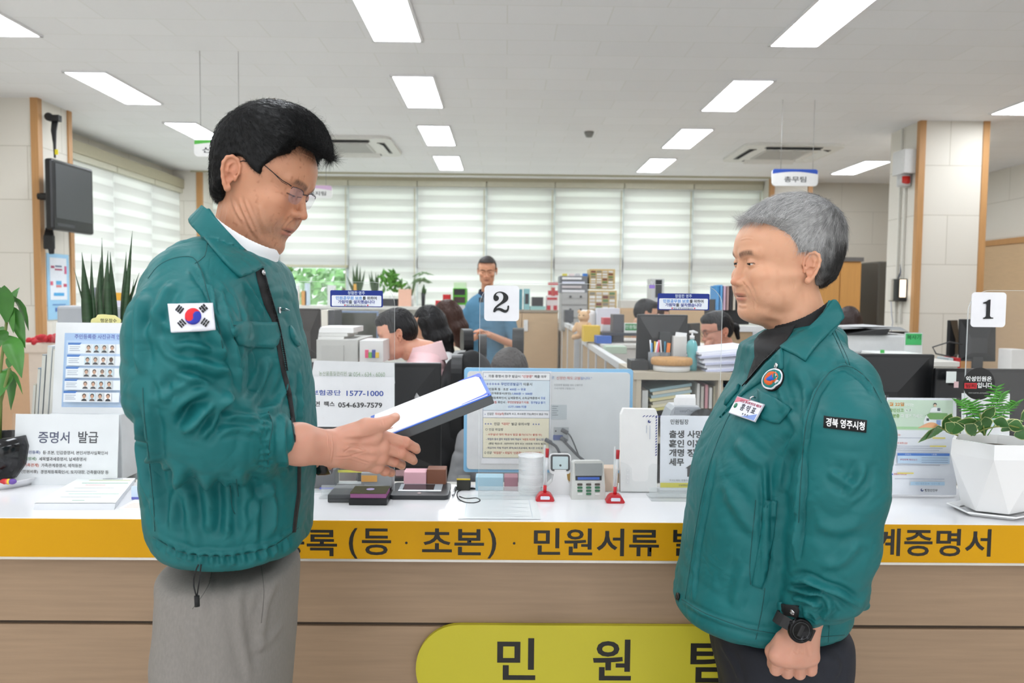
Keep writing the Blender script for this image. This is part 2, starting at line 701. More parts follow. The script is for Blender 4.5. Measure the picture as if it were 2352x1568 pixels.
def patch_on(surf, poly, name, m, parent, lift=0.002, thick=0.002, step=7, Yd=1.5, inv=None, curl=None, smooth=True):
 """a piece of cloth or card lying on a body surface: outline given in photo pixels, thrown onto the surface"""
 xs, ys = [p[0] for p in poly], [p[1] for p in poly]
 x0, x1, y0, y1 = min(xs), max(xs), min(ys), max(ys)
 bm = bmesh.new()
 cx, cy = sum(xs) / len(xs), sum(ys) / len(ys)
 edge = []
 for a, b in zip(poly, poly[1:] + poly[:1]):
  k = max(1, int(math.dist(a, b) / step))
  for i in range(k):
   edge.append((a[0] + (b[0] - a[0]) * i / k, a[1] + (b[1] - a[1]) * i / k))
 inner = []
 gx = np.arange(x0 + step * .5, x1, step)
 gy = np.arange(y0 + step * .5, y1, step)
 if len(gx) and len(gy):
  GX, GY = np.meshgrid(gx, gy)
  sd = poly_sd(GX, GY, poly)
  inner = [(float(a), float(b)) for a, b in zip(GX[sd < -step * .45], GY[sd < -step * .45])]
 from mathutils.geometry import delaunay_2d_cdt
 co = [Vector(p) for p in edge + inner]
 ne = len(edge)
 vo, eo, fo, _, _, _ = delaunay_2d_cdt(co, [(i, (i + 1) % ne) for i in range(ne)], [list(range(ne))], 1, 1e-4)
 vv, nn = [], []
 for p in vo:
  l, n_ = surf.hit(p.x, p.y, Yd)
  lf = lift + (curl(p.x, p.y) if curl else 0)
  vv.append(l + n_ * lf)
  nn.append(n_)
 A = [bm.verts.new(p) for p in vv]
 B = [bm.verts.new(p - n_ * (thick + lift * .9)) for p, n_ in zip(vv, nn)]
 cnt = {}
 for f in fo:
  try:
   bm.faces.new([A[i] for i in f])
   bm.faces.new([B[i] for i in reversed(f)])
  except ValueError:
   continue
  for i in range(len(f)):
   e = (f[i], f[(i + 1) % len(f)])
   cnt[e] = cnt.get(e, 0) + 1
 for (i, j) in list(cnt):
  if (j, i) not in cnt:
   try:
    bm.faces.new([A[i], B[i], B[j], A[j]])
   except ValueError:
    pass
 bmesh.ops.recalc_face_normals(bm, faces=bm.faces)
 for f in bm.faces:
  f.smooth = smooth
 if inv is not None:
  bmesh.ops.transform(bm, matrix=inv, verts=bm.verts)
 me = bpy.data.meshes.new(name)
 bm.to_mesh(me)
 bm.free()
 return link_mesh(name, me, m, parent)
def strands(name, roots, dirs, lens, rad, m, parent, seed=1, droop=0.0, jit=0.25, nseg=4, tints=None, wave=0.0):
 """hair as thin tapering blades; roots/dirs (N,3)"""
 rg = np.random.default_rng(seed)
 N = len(roots)
 p = roots.copy()
 d = dirs + rg.normal(0, jit, (N, 3))
 d /= np.linalg.norm(d, axis=1, keepdims=True)
 L = np.asarray(lens)[:, None] / nseg
 sd = np.cross(d, rg.normal(0, 1, (N, 3)))
 sd /= np.linalg.norm(sd, axis=1, keepdims=True)
 s2 = np.cross(d, sd)
 V = []
 for i in range(nseg + 1):
  r = rad * (1 - 0.85 * i / nseg)
  V += [p + sd * r, p - sd * r * .5 + s2 * r * .87, p - sd * r * .5 - s2 * r * .87]
  p = p + d * L
  d = d + np.array([0, 0, -droop]) + (rg.normal(0, wave, (N, 3)) if wave else 0)
  d /= np.linalg.norm(d, axis=1, keepdims=True)
 V = np.stack(V, 1)                       # N, (nseg+1)*3, 3
 base = (np.arange(N) * (nseg + 1) * 3)[:, None, None]
 q = []
 for i in range(nseg):
  for k in range(3):
   a, b = i * 3 + k, i * 3 + (k + 1) % 3
   q.append((a, b, b + 3, a + 3))
 Q = (base + np.array(q)[None]).reshape(-1, 4)
 T = None
 if tints is not None:
  T = np.repeat(tints[:, None], (nseg + 1) * 3, 1).reshape(-1, 3)
 me = quad_mesh(name, V.reshape(-1, 3), Q, T)
 return link_mesh(name, me, m, parent)
SKIN = mat_attr('skin', rough=0.42, bump=0.12, bscale=900, sss=0.25, spec=0.35)
HAIR_BLACK = mat('black_hair', '0a0a0b', rough=0.5, spec=0.22)
HAIR_TINT = mat_attr('grey_hair', rough=0.5, spec=0.4)
def ear_field(f, side, tilt=0.25, s=1.0, at=(-0.9, 7.35, 0.3)):
 """outer ear: helix rim, antihelix, bowl, tragus and lobe, in head coordinates (cm)"""
 ax, ay, az = at
 def E(u, w, o):
  # u forward, w up in the ear plane, o outwards; the plane leans back and flares out at the rear
  return (ax + u * s * math.cos(tilt) - w * 0.18 * s, side * (ay + o * s - u * math.sin(0.42) * s), az + w * s)
 rim = [(0.6, -0.2), (0.9, 0.9), (0.75, 2.1), (0.1, 2.95), (-0.9, 3.1), (-1.7, 2.5), (-2.05, 1.4), (-1.95, 0.2), (-1.55, -1.0), (-1.05, -2.0), (-0.5, -2.7)]
 rim = [(u, w - 0.1) for u, w in rim]
 rs = [0.2, 0.24, 0.28, 0.3, 0.32, 0.34, 0.34, 0.33, 0.33, 0.36, 0.42]
 f.chain([E(u, w, 0.75) for u, w in rim], [r * s for r in rs], 0.25)
 # web of the ear
 for (u, w, rr) in ((-0.6, 1.4, 1.35), (-0.7, 0.1, 1.1), (-0.7, -1.1, 0.8)):
  c = E(u, w, 0.45)
  f.ell(c, (rr * s, 0.28 * s, rr * 1.15 * s), 0.25, rot=(0, 0, -side * 0.42))
 f.chain([E(0.35, -0.3, 0.5), E(-1.1, 0.2, 0.75), E(-1.15, 1.2, 0.75), E(-0.5, 2.0, 0.62)], [0.2 * s, 0.27 * s, 0.25 * s, 0.18 * s], 0.2)
 f.ell(E(-0.45, -0.55, 0.9), (0.62 * s, 0.5 * s, 0.7 * s), 0.25, mode='cut')
 f.ell(E(-0.25, 1.35, 0.95), (0.5 * s, 0.32 * s, 0.75 * s), 0.2, mode='cut')
 f.ell(E(0.45, -0.55, 0.55), (0.3 * s, 0.28 * s, 0.5 * s), 0.2)
 f.ell(E(-0.35, -2.6, 0.6), (0.6 * s, 0.34 * s, 0.75 * s), 0.3)
def head_field(f, p, fine=True):
 """adult head in cm: x forward, y to the person's left, z up, origin between the ear holes"""
 jw, ch, chin = p.get('jaw', 1.0), p.get('cheek', 1.0), p.get('chin', 0.0)
 keys = [(-10.6, 3.0, 6.6, 0, 2.4, 2), (-9.8, 2.0, 8.6 + chin, 0, 3.9 * jw, 2.1), (-8.6, 0.6, 9.45 + chin, 0, 5.0 * jw, 2.1), (-7.0, -1.2, 9.35, 0, 5.9 * jw, 2.1),
   (-5, -3.2, 9.6, 0, 6.4 * jw, 2.15), (-3, -6.0, 9.8, 0, 6.8, 2.2), (-1, -8.0, 9.5, 0, 7.0 * ch, 2.25), (1, -9.2, 9.1, 0, 7.15, 2.3),
   (2.6, -9.7, 8.95, 0, 7.3, 2.3), (4, -9.8, 9.5, 0, 7.5, 2.3), (6, -9.5, 9.5, 0, 7.7, 2.2), (8, -8.6, 8.9, 0, 7.3, 2.1),
   (10, -6.9, 7.2, 0, 6.1, 2), (11.6, -4.9, 4.6, 0, 4.4, 2), (12.6, -3, 2.4, 0, 2.6, 2)]
 oc = p.get('occ', 1.0)
 keys = [(k[0], k[1] * oc if k[1] < 0 else k[1]) + k[2:] for k in keys]
 f.loft(keys, 0.8)
 bk, fr = -9.7 * oc, 9.3
 f.ell(((bk + fr) / 2, 0, 4.4), ((fr - bk) / 2, 7.75, 8.9), 1.0)
 f.ell((bk + 6.1, 0, 3.0), (6.3, 6.6, 6.2), 1.5)
 for s in (-1, 1):
  f.cap((9.0, s * 1.3, 4.1), (7.6, s * 4.9, 4.2), 0.62, 0.62, 1.2)        # brow
  f.ell((6.3, s * 4.7, -0.6), (2.5, 1.9 * ch, 1.9), 1.6)                      # cheek bone
  f.ell((3.2, s * 4.7 * jw, -6.0), (3.6, 1.4 * jw, 1.9), 1.5)                 # jaw muscle
  if p.get('full'):
   f.ell((5.2, s * (4.4 + p['full'] * .35), -3.3), (3.6, 1.9, 3.0), 1.8)
  f.ell((9.6, s * 3.15, 2.2), (1.5, 1.75, 1.05), 1.0, mode='cut')            # eye socket
  f.ell((9.9, s * 1.25, 1.6), (0.9, 0.7, 1.3), 0.6, mode='cut')
 nz, nu, cz = p.get('nose', 0.0), p.get('nose_up', 0.0), p.get('chin_down', 0.0)
 f.cap((8.85, 0, 2.7), (10.55 + nz, 0, -1.15 + nu), 0.55, 0.72, 0.8)
 f.ell((10.75 + nz, 0, -1.75 + nu), (1.0, 0.95, 0.85), 0.5)
 for s in (-1, 1):
  f.ell((9.95 + nz * .5, s * 1.15, -2.0 + nu), (0.95, 0.78, 0.76), 0.35)
  f.cap((9.3, s * 1.7, -1.6), (8.6, s * 3.0, -4.2), 0.3, 0.45, 1.0)
  if fine:
   f.ell((10.4 + nz * .5, s * 0.62, -2.75 + nu), (0.45, 0.28, 0.35), 0.15, mode='cut')
   f.chain([(9.75, s * 2.05, -1.9), (9.1, s * 2.75, -3.0), (8.75, s * 3.25, -4.2), (8.3, s * 3.6, -5.2)], [0.02, 0.1, 0.1, 0.02], 0.35, mode='cut')
 f.ell((9.35, 0, -3.5), (0.9, 1.7, 1.1), 0.8)
 f.ell((9.45, 0, -4.35), (0.8, 2.35, 0.48), 0.4)
 f.ell((9.2, 0, -5.5), (0.85, 2.0, 0.52), 0.4)
 f.ell((8.5, 0, -8.4 - cz), (1.3 + chin, 1.9 + cz * .4, 1.25), 1.0 + cz)
 f.chain([(9.3, -2.5, -4.95), (10.15, -1.2, -4.85), (10.45, 0, -4.9), (10.15, 1.2, -4.85), (9.3, 2.5, -4.95)], [0.12, 0.14, 0.14, 0.14, 0.12], 0.22, mode='cut')
 if p.get('mouth_open'):
  f.ell((10.3, 0, -4.95), (0.8, 1.3, 0.3), 0.2, mode='cut')
 # eye lids as bulges over the ball; 'lid' is how far the upper lid comes down (cm below the eye centre)
 for s in (-1, 1):
  ex, ey, ez = 7.75, s * 3.15, 2.05
  lid = p.get('lid', -0.05)
  open_ = p.get('open', 0.3)
  def fn(X, Y, Z, ex=ex, ey=ey, ez=ez):
   dx, dy, dz = X - ex, Y - ey, Z - ez
   r = np.sqrt(dx * dx + dy * dy + dz * dz)
   return (r - 1.33).astype(np.float32)
  f.op(fn, (ex - 1.4, ey - 1.4, ez - 1.4), (ex + 1.4, ey + 1.4, ez + 1.4), 0.45)
  f.chain([(8.75, s * 1.5, ez + .75), (9.35, s * 2.6, ez + 1.05), (9.1, s * 3.7, ez + 1.0), (8.2, s * 4.7, ez + .6)], [0.05, 0.1, 0.1, 0.04], 0.3, mode='cut')
  f.chain([(8.7, s * 1.9, ez - .75), (9.15, s * 3.0, ez - 1.1), (8.5, s * 4.3, ez - .9)], [0.03, 0.08, 0.03], 0.4, mode='cut')
  if fine and open_ > 0:
   def cut(X, Y, Z, ex=ex, ey=ey, ez=ez):
    dy = Y - ey
    w = np.clip(1 - (dy / 1.28) ** 2, 0, 1)
    mid = ez + lid + 0.06 * (-s * dy)
    half = open_ * 0.5 * np.sqrt(w) + (w <= 0) * -0.3
    return (np.maximum(np.abs(Z - mid) - half, ex + 0.6 - X) + 0 * Y).astype(np.float32)
   f.op(cut, (ex + .6, ey - 1.3, ez - .8), (ex + 2.2, ey + 1.3, ez + .8), 0.06, mode='cut')
 for s in (-1, 1):
  ear_field(f, s, s=p.get('ear', 1.0), at=(p.get('ear_x', -0.9), 7.35, 0.3))
def face_lines(v, q, lines):
 S = Surface(v, q)
 return creases(v, normals(v, q), [(S.line(spline(l[0], 6), 1.5), l[1], l[2]) for l in lines])
def skin_tint(v, p, base):
 """colour of skin by place on the head (v in head cm)"""
 x, y, z = v[:, 0], np.abs(v[:, 1]), v[:, 2]
 b = np.array(srgb(base)[:3])
 t = np.tile(b, (len(v), 1))
 def mix(w, c):
  nonlocal t
  w = np.clip(w, 0, 1)[:, None]
  t = t * (1 - w) + np.array(srgb(c)[:3]) * w
 g = lambda cx, cy, cz, sx, sy, sz: np.exp(-((x - cx) / sx) ** 2 - ((y - cy) / sy) ** 2 - ((z - cz) / sz) ** 2)
 mix(0.35 * g(9, 4, -1.5, 3, 2.2, 2), p.get('flush', 'c77a5c'))
 mix(0.45 * g(11.2, 0, -1.8, 1.4, 1.6, 1.2), 'c4735a')
 mix(0.45 * g(-1.5, 8.3, 0.5, 2.0, 1.0, 3.2), 'c8795f')
 lipw = np.clip(1.25 - (y / 2.35) ** 2, 0, 1) * (x > 8.5)
 mix(0.75 * lipw * np.clip(1.1 - np.abs(z + 4.45) / 0.42, 0, 1), 'a85a50')
 mix(0.75 * lipw * np.clip(1.15 - np.abs(z + 5.5) / 0.55, 0, 1), 'b5665c')
 mix(0.9 * lipw * (np.abs(z + 4.93) < 0.13), '5a2a25')
 n = vnoise(v * 0.9, 3)
 mix(0.18 * np.clip(n, 0, 1), 'a9694a')
 if p.get('spots'):
  n2 = vnoise(v * 1.7, 7)
  mix(np.clip((n2 - 0.45) * 2.0, 0, 1) * 0.5 * (x > 2), '8d5538')
 if p.get('beard'):
  mix(p['beard'] * np.clip((-2.5 - z) / 3, 0, 1) * np.clip((x - 2) / 4, 0, 1) * (0.6 + 0.4 * vnoise(v * 6, 2)), '7e6a5c')
 # brows
 br = p.get('brow', 0.8)
 bz = 4.15 - 0.10 * (y - 3.0) ** 2 + 0.1 * (y - 1.5)
 w = np.clip(1.5 - np.abs(z - bz) / 0.5, 0, 1) * (x > 5.5) * np.clip((y - 0.9) * 2, 0, 1) * np.clip((5.0 - y) * 1.4, 0, 1)
 mix(br * w * (0.75 + 0.25 * vnoise(v * np.array([5, 9, 2.0]), 5)), '2a211d')
 # lash line
 lid, op_ = p.get('lid', -0.05), p.get('open', 0.3)
 dy = (y - 3.15) / 1.3
 lz = 2.05 + lid + op_ * 0.5 * np.sqrt(np.clip(1 - dy ** 2, 0, 1)) + 0.03
 mix(0.8 * (np.abs(z - lz) < 0.12) * (np.abs(dy) < 1.05) * (x > 7.6), '33241f')
 return t
def eyeball(parent, mw, s, gaze=(0, 0)):
 """eye with white, iris and pupil, looking forward plus gaze (yaw, pitch)"""
 o = MB()
 o.use(C('d9d2cb', 0.2))
 o.ball((0, 0, 0), 0.0122, 24)
 m2 = Matrix.Rotation(gaze[0], 4, 'Z') @ Matrix.Rotation(gaze[1], 4, 'Y')
 for rr, off, c in ((0.0066, 0.0107, '1c120d'), (0.0026, 0.01125, '050505')):
  o.use(C(c, 0.1))
  q = bmesh.ops.create_uvsphere(o.b, u_segments=20, v_segments=8, radius=1)
  o._fin(q['verts'], m2 @ Matrix.Translation((off, 0, 0)) @ Matrix.Diagonal((0.0016, rr, rr, 1)), True)
 return o.build('eye', None, parent, mw=mw @ Matrix.Translation((0.0776, s * 0.0315, 0.0205)))
class Both:
 """two surfaces looked up together: the one nearer to the camera wins"""
 def __init__(s, *S):
  s.S = S
 def hit(s, px, py, Yd=1.5):
  best = None
  for q in s.S:
   loc, nor, i, d = q.bvh.ray_cast(EYE, ray(px, py))
   if loc is not None and (best is None or d < best[2]):
    best = (loc, nor, d)
  if best is None:
   return s.S[0].hit(px, py, Yd)
  n = best[1]
  if n.dot(ray(px, py)) > 0:
   n = -n
  return best[0], n
 line = Surface.line
def text_on(S, corners, string, m, parent, lift=0.006, bold=0.0, Yd=1.4, name='lettering'):
 """lettering that follows a curved surface, filling the photo quad (tl, tr, br, bl)"""
 o = text(string, 1.0, m, None, (0, 0, 0), bold=bold, depth=0.0)
 me = o.data
 xs, ys = [v.co.x for v in me.vertices], [v.co.y for v in me.vertices]
 x0, x1, y0, y1 = min(xs), max(xs), min(ys), max(ys)
 tl, tr, br, bl = [Vector(c) for c in corners]
 for v in me.vertices:
  a, b = (v.co.x - x0) / (x1 - x0), (v.co.y - y0) / (y1 - y0)
  p = (bl * (1 - a) + br * a) * (1 - b) + (tl * (1 - a) + tr * a) * b
  l, n = S.hit(p.x, p.y, Yd)
  v.co = l + n * lift
 o.rotation_euler = (0, 0, 0)
 o.parent = parent
 return o
def cone_surface(pts, rs, lo, hi, h=0.005):
 f = Field(lo, hi, h)
 f.chain(pts, rs, 0.03)
 v, q = f.mesh()
 return Surface(v, q)
# ================================================================ the two men at the counter
TEAL = mat('teal_jacket_cloth', '126466', rough=0.52, noise=0.05, scale=6, bump=0.1, bscale=900, spec=0.3)
_nt = TEAL.node_tree
_tc = _nt.nodes.new('ShaderNodeTexCoord')
_n1 = _nt.nodes.new('ShaderNodeTexNoise')
_n1.inputs['Scale'].default_value = 9
_n1.inputs['Detail'].default_value = 2.5
_n1.inputs['Distortion'].default_value = 1.2
_nt.links.new(_tc.outputs['Object'], _n1.inputs['Vector'])
_ab = _nt.nodes.new('ShaderNodeMath')
_ab.operation = 'SUBTRACT'
_ab.inputs[1].default_value = 0.5
_nt.links.new(_n1.outputs[0], _ab.inputs[0])
_a2 = _nt.nodes.new('ShaderNodeMath')
_a2.operation = 'ABSOLUTE'
_nt.links.new(_ab.outputs[0], _a2.inputs[0])
_bp = _nt.nodes.new('ShaderNodeBump')
_bp.inputs['Strength'].default_value = 0.3
_bp.inputs['Distance'].default_value = 0.02
_nt.links.new(_a2.outputs[0], _bp.inputs['Height'])
_old = _nt.nodes['Bump']
_nt.links.new(_bp.outputs[0], _old.inputs['Normal'])
TEAL_DARK = mat('teal_thread', '0f4a4a', rough=0.6)
BLACK_CLOTH = mat('black_cloth', '121214', rough=0.75, bump=0.2, bscale=600)
CHROME = mat('chrome', 'c9c9cc', rough=0.22, metal=1.0)
DARK_METAL = mat('dark_metal', '2a2c2e', rough=0.3, metal=0.9)
def person(label, base, cat='person', group=None):
 return thing('person', label, cat, base, group=group)
def world_parent(o, p):
 """o was built in world coordinates: make it p's child where it stands"""
 o.parent = p
 o.matrix_parent_inverse = Matrix.Translation(-p.location)
 return o
class Head:
 def __init__(s, X, Y, Z, yaw, pitch, roll, size=1.0):
  s.m = Matrix.Translation((X, Y, Z)) @ Matrix.Rotation(R(yaw), 4, 'Z') @ Matrix.Rotation(R(pitch), 4, 'Y') @ Matrix.Rotation(R(roll), 4, 'X') @ Matrix.Scale(size, 4)
  s.inv = s.m.inverted()
  s.Y = Y
  s.A = np.array(s.m.to_3x3())
  s.t = np.array(s.m.translation)
 def xz(s, px, py, off=0.0):
  """head-plane coordinates (cm) of a photo point; off = depth from the head's middle in metres"""
  q = s.inv @ P(px, py, s.Y + off)
  return (q.x * 100, q.z * 100)
 def w(s, v):
  """(N,3) in cm to world metres"""
  return (v * 0.01) @ s.A.T + s.t
def hair_block(head, outline, hairline, h=0.2, half=8.4, depth=5.0, near=-0.07, seed=0, rough=0.12, extra=None, freq=(0.6, 2.2, 0.8)):
 """hair as one mass: outline (photo px) seen from the side, swollen across the head, kept on the hair side of the hairline"""
 S = [head.xz(*p) for p in spline(outline, 14, True)]
 L = [head.xz(p[0], p[1], near) for p in spline(hairline, 14, True)]
 xs, zs = [p[0] for p in S], [p[1] for p in S]
 f = Field((min(xs) - 1, -half - 1, min(zs) - 1), (max(xs) + 1, half + 1, max(zs) + 1), h)
 X2, Z2 = f.ax[0][:, None], f.ax[2][None, :]
 d = poly_sd(X2, Z2, S)
 l = poly_sd(X2, Z2, L)
 din = np.clip(-d / depth, 0, 1)
 W = half * np.sqrt(np.clip(1 - (1 - din) ** 2, 0, 1))
 F = np.abs(f.ax[1])[None, :, None] - W[:, None, :]
 F = np.where(d[:, None, :] > 0, np.maximum(F, d[:, None, :]), F * 0.7)
 F = smax(F.astype(np.float32), l[:, None, :].astype(np.float32) + 0 * F.astype(np.float32), 0.5)
 f.F = F.astype(np.float32)
 if extra:
  extra(f)
 v, q = f.mesh()
 v, q = keep_largest(v, q, 0.05)
 v = relax(v, q, 2)
 n = normals(v, q)
 v = v + n * (rough * vnoise(v * np.array(freq), seed) + rough * .6 * vnoise(v * np.array(freq) * 2.3, seed + 1))[:, None]
 return v, q
def skin_body(name, pieces, parent, m=SKIN):
 """several skinned regions as one mesh; pieces: (v, q, tint)"""
 off, V, Q, T = 0, [], [], []
 for v, q, t in pieces:
  V.append(v)
  Q.append(q + off)
  T.append(t)
  off += len(v)
 me = quad_mesh(name, np.concatenate(V), np.concatenate(Q), np.concatenate(T))
 return world_parent(link_mesh(name, me, m), parent)
def flat_tint(v, c, amp=0.12, sc=60.0, c2='b0563e'):
 t = np.tile(np.array(srgb(c)[:3]), (len(v), 1))
 w = (amp * (0.5 + 0.5 * vnoise(v * sc, 4)))[:, None]
 return t * (1 - w) + np.array(srgb(c2)[:3]) * w
def pts3(lst):
 return [np.array(P(*p)) for p in lst]
def make_jacket(parent, loft, arms, extra, lo, hi, h, lines, seed, folds=0.004, cut=None):
 f = Field(lo, hi, h)
 f.loft(loft, 0.03)
 for a in arms:
  f.chain(a[0], a[1], a[2] if len(a) > 2 else 0.03)
 if extra:
  extra(f)
 v, q = f.mesh()
 v, q = keep_largest(v, q, 0.05)
 v = relax(v, q, 2)
 S = Surface(v, q)
 global PLAIN
 PLAIN = S
 n = normals(v, q)
 ln = [([Vector(p) for p in S.line(spline(l[0], 10), l[3] if len(l) > 3 else 1.4)], max(.0042, l[1] * .8), l[2] * 1.55) for l in lines]
 a = vnoise(v * np.array([9, 9, 16.0]) + 3 * vnoise(v * 5, seed + 5)[:, None], seed)
 b = vnoise(v * np.array([22, 22, 34.0]) + 2 * vnoise(v * 9, seed + 6)[:, None], seed + 1)
 v = v + n * (folds * (1 - 2 * np.abs(a)) * 0.45 + folds * 0.4 * (1 - 2 * np.abs(b)))[:, None]
 c = vnoise(v * np.array([45, 45, 60.0]) + 1.5 * vnoise(v * 14, seed + 8)[:, None], seed + 9)
 v = v + n * (folds * 0.16 * (1 - 2.2 * np.abs(c)))[:, None]
 v = relax(v, q, 1, 0.3)
 v = creases(v, n, ln)
 return v, q
def seams(name, S, lines, parent, m, r=0.0007, Yd=1.4):
 o = MB()
 for l in lines:
  o.tube(S.line(spline(l, 10), Yd, step=7, lift=0.0003), r, n=5)
 o = o.build(name, m)
 o.parent = parent
 return o
def trousers(name, parent, loft, legs, m, lo, hi, lines=(), h=0.006, folds=0.003, seed=3, thick=0.03):
 f = Field(lo, hi, h)
 f.loft(loft, 0.02)
 for pts, rs in legs:
  f.chain(pts, rs, thick, flat=((0, 1, 0), 0.85))
 v, q = f.mesh()
 v, q = keep_largest(v, q, 0.05)
 v = relax(v, q, 2)
 S = Surface(v, q)
 n = normals(v, q)
 ln = [([Vector(p) for p in S.line(spline(l[0], 10), 1.4)], l[1], l[2]) for l in lines]
 a = vnoise(v * np.array([10, 10, 7.0]), seed)
 v = v + n * (folds * (1 - 2 * np.abs(a)))[:, None]
 v = creases(v, n, ln)
 o = world_parent(link_mesh(name, quad_mesh(name, v, q), m), parent)
 return o, Surface(v, q)
def shoe(parent, x, y, fwd, m=None):
 """leather shoe with sole; fwd = +1 or -1 along x"""
 f = Field((-0.13, -0.07, -0.01), (0.2, 0.07, 0.12), 0.005)
 f.cap((-0.03, 0, 0.045), (0.1, 0, 0.035), 0.042, 0.04, 0.02)
 f.ell((0.03, 0, 0.06), (0.07, 0.036, 0.04), 0.02)
 f.ell((-0.03, 0, 0.08), (0.045, 0.038, 0.045), 0.02)
 f.ell((0.12, 0, 0.03), (0.05, 0.042, 0.028), 0.02)
 f.F = smax(f.F, -(f.ax[2][None, None, :] - 0.008) + 0 * f.F, 0.004)
 v, q = f.mesh()
 v[:, 0] *= fwd
 o = link_mesh('shoe', quad_mesh('shoe', v, q if fwd > 0 else q[:, ::-1]), m or mat('black_leather', '141414', 0.3), parent)
 o.location = Vector((x, y, 0)) - parent.location
 s = MB()
 s.prism([(fwd * a, b) for a, b in spline([(-0.075, 0), (0.0, -0.035), (0.1, -0.045), (0.165, 0), (0.1, 0.045), (0.0, 0.035)], 0.01, True)], 0.01, Matrix.Translation((0, 0, 0.01)) @ Matrix.Rotation(R(-90), 4, 'X'))
 s.build('sole', mat('sole', '0c0c0c', 0.8), o)
 return o
# ---------------------------------------------------------------- the man on the left, holding a folder
LH = Head(-0.463, 1.475, 1.669, -9, 26, -2.5, 0.965)
LM = person('man in teal jacket and grey trousers with glasses, looking down at his folder', (-0.5, 1.46, 0))
head_p = dict(full=.4, occ=0.76, jaw=1.0, cheek=1.0, chin=0.0, lid=-0.42, open=0.1, nose=0.05, nose_up=0.75, chin_down=0.6, spots=True, beard=0.35, brow=0.85, flush='b8694a', mouth_open=True)
f = Field((-11, -9.8, -12.5), (12.8, 9.8, 14), 0.13)
head_field(f, head_p)
nb = LH.inv @ P(535, 640, 1.46)
nb = np.array(nb) * 100
f.cap((-0.4, 0, -3.5), nb * 0.6 + np.array([0.6, 0, -1.2]), 4.9, 5.6, 2.5)
v, q = f.mesh()
v, q = keep_largest(v, q)
v = relax(v, q, 3)
lh_t = skin_tint(v, head_p, 'c28c6e')
n = normals(v, q)
neckz = np.clip((-3 - v[:, 2]) / 3, 0, 1) * np.clip((3.5 - v[:, 0]) / 3, 0, 1)
v = v - n * (neckz * 0.12 * np.clip(np.sin(v[:, 0] * 3.4 + v[:, 2] * .8), 0, 1) ** 3)[:, None]
lhv = face_lines(LH.w(v), q, [([(548, 452), (562, 490), (582, 530), (600, 552)], .0035, .0022), ([(560, 456), (578, 500), (598, 545)], .003, .0018), ([(532, 452), (542, 482), (562, 515)], .003, .0015),
 ([(676, 500), (660, 512), (650, 528)], .0025, .0016), ([(632, 512), (628, 524), (630, 536)], .002, .001), ([(596, 470), (602, 500), (612, 530)], .004, .0015), ([(690, 350), (715, 362), (733, 376)], .0015, .0006), ([(640, 432), (630, 424)], .0012, .0006), ([(642, 440), (630, 440)], .0012, .0006)])
lh = (lhv, q, lh_t)
LHS = Surface(lh[0], lh[1])
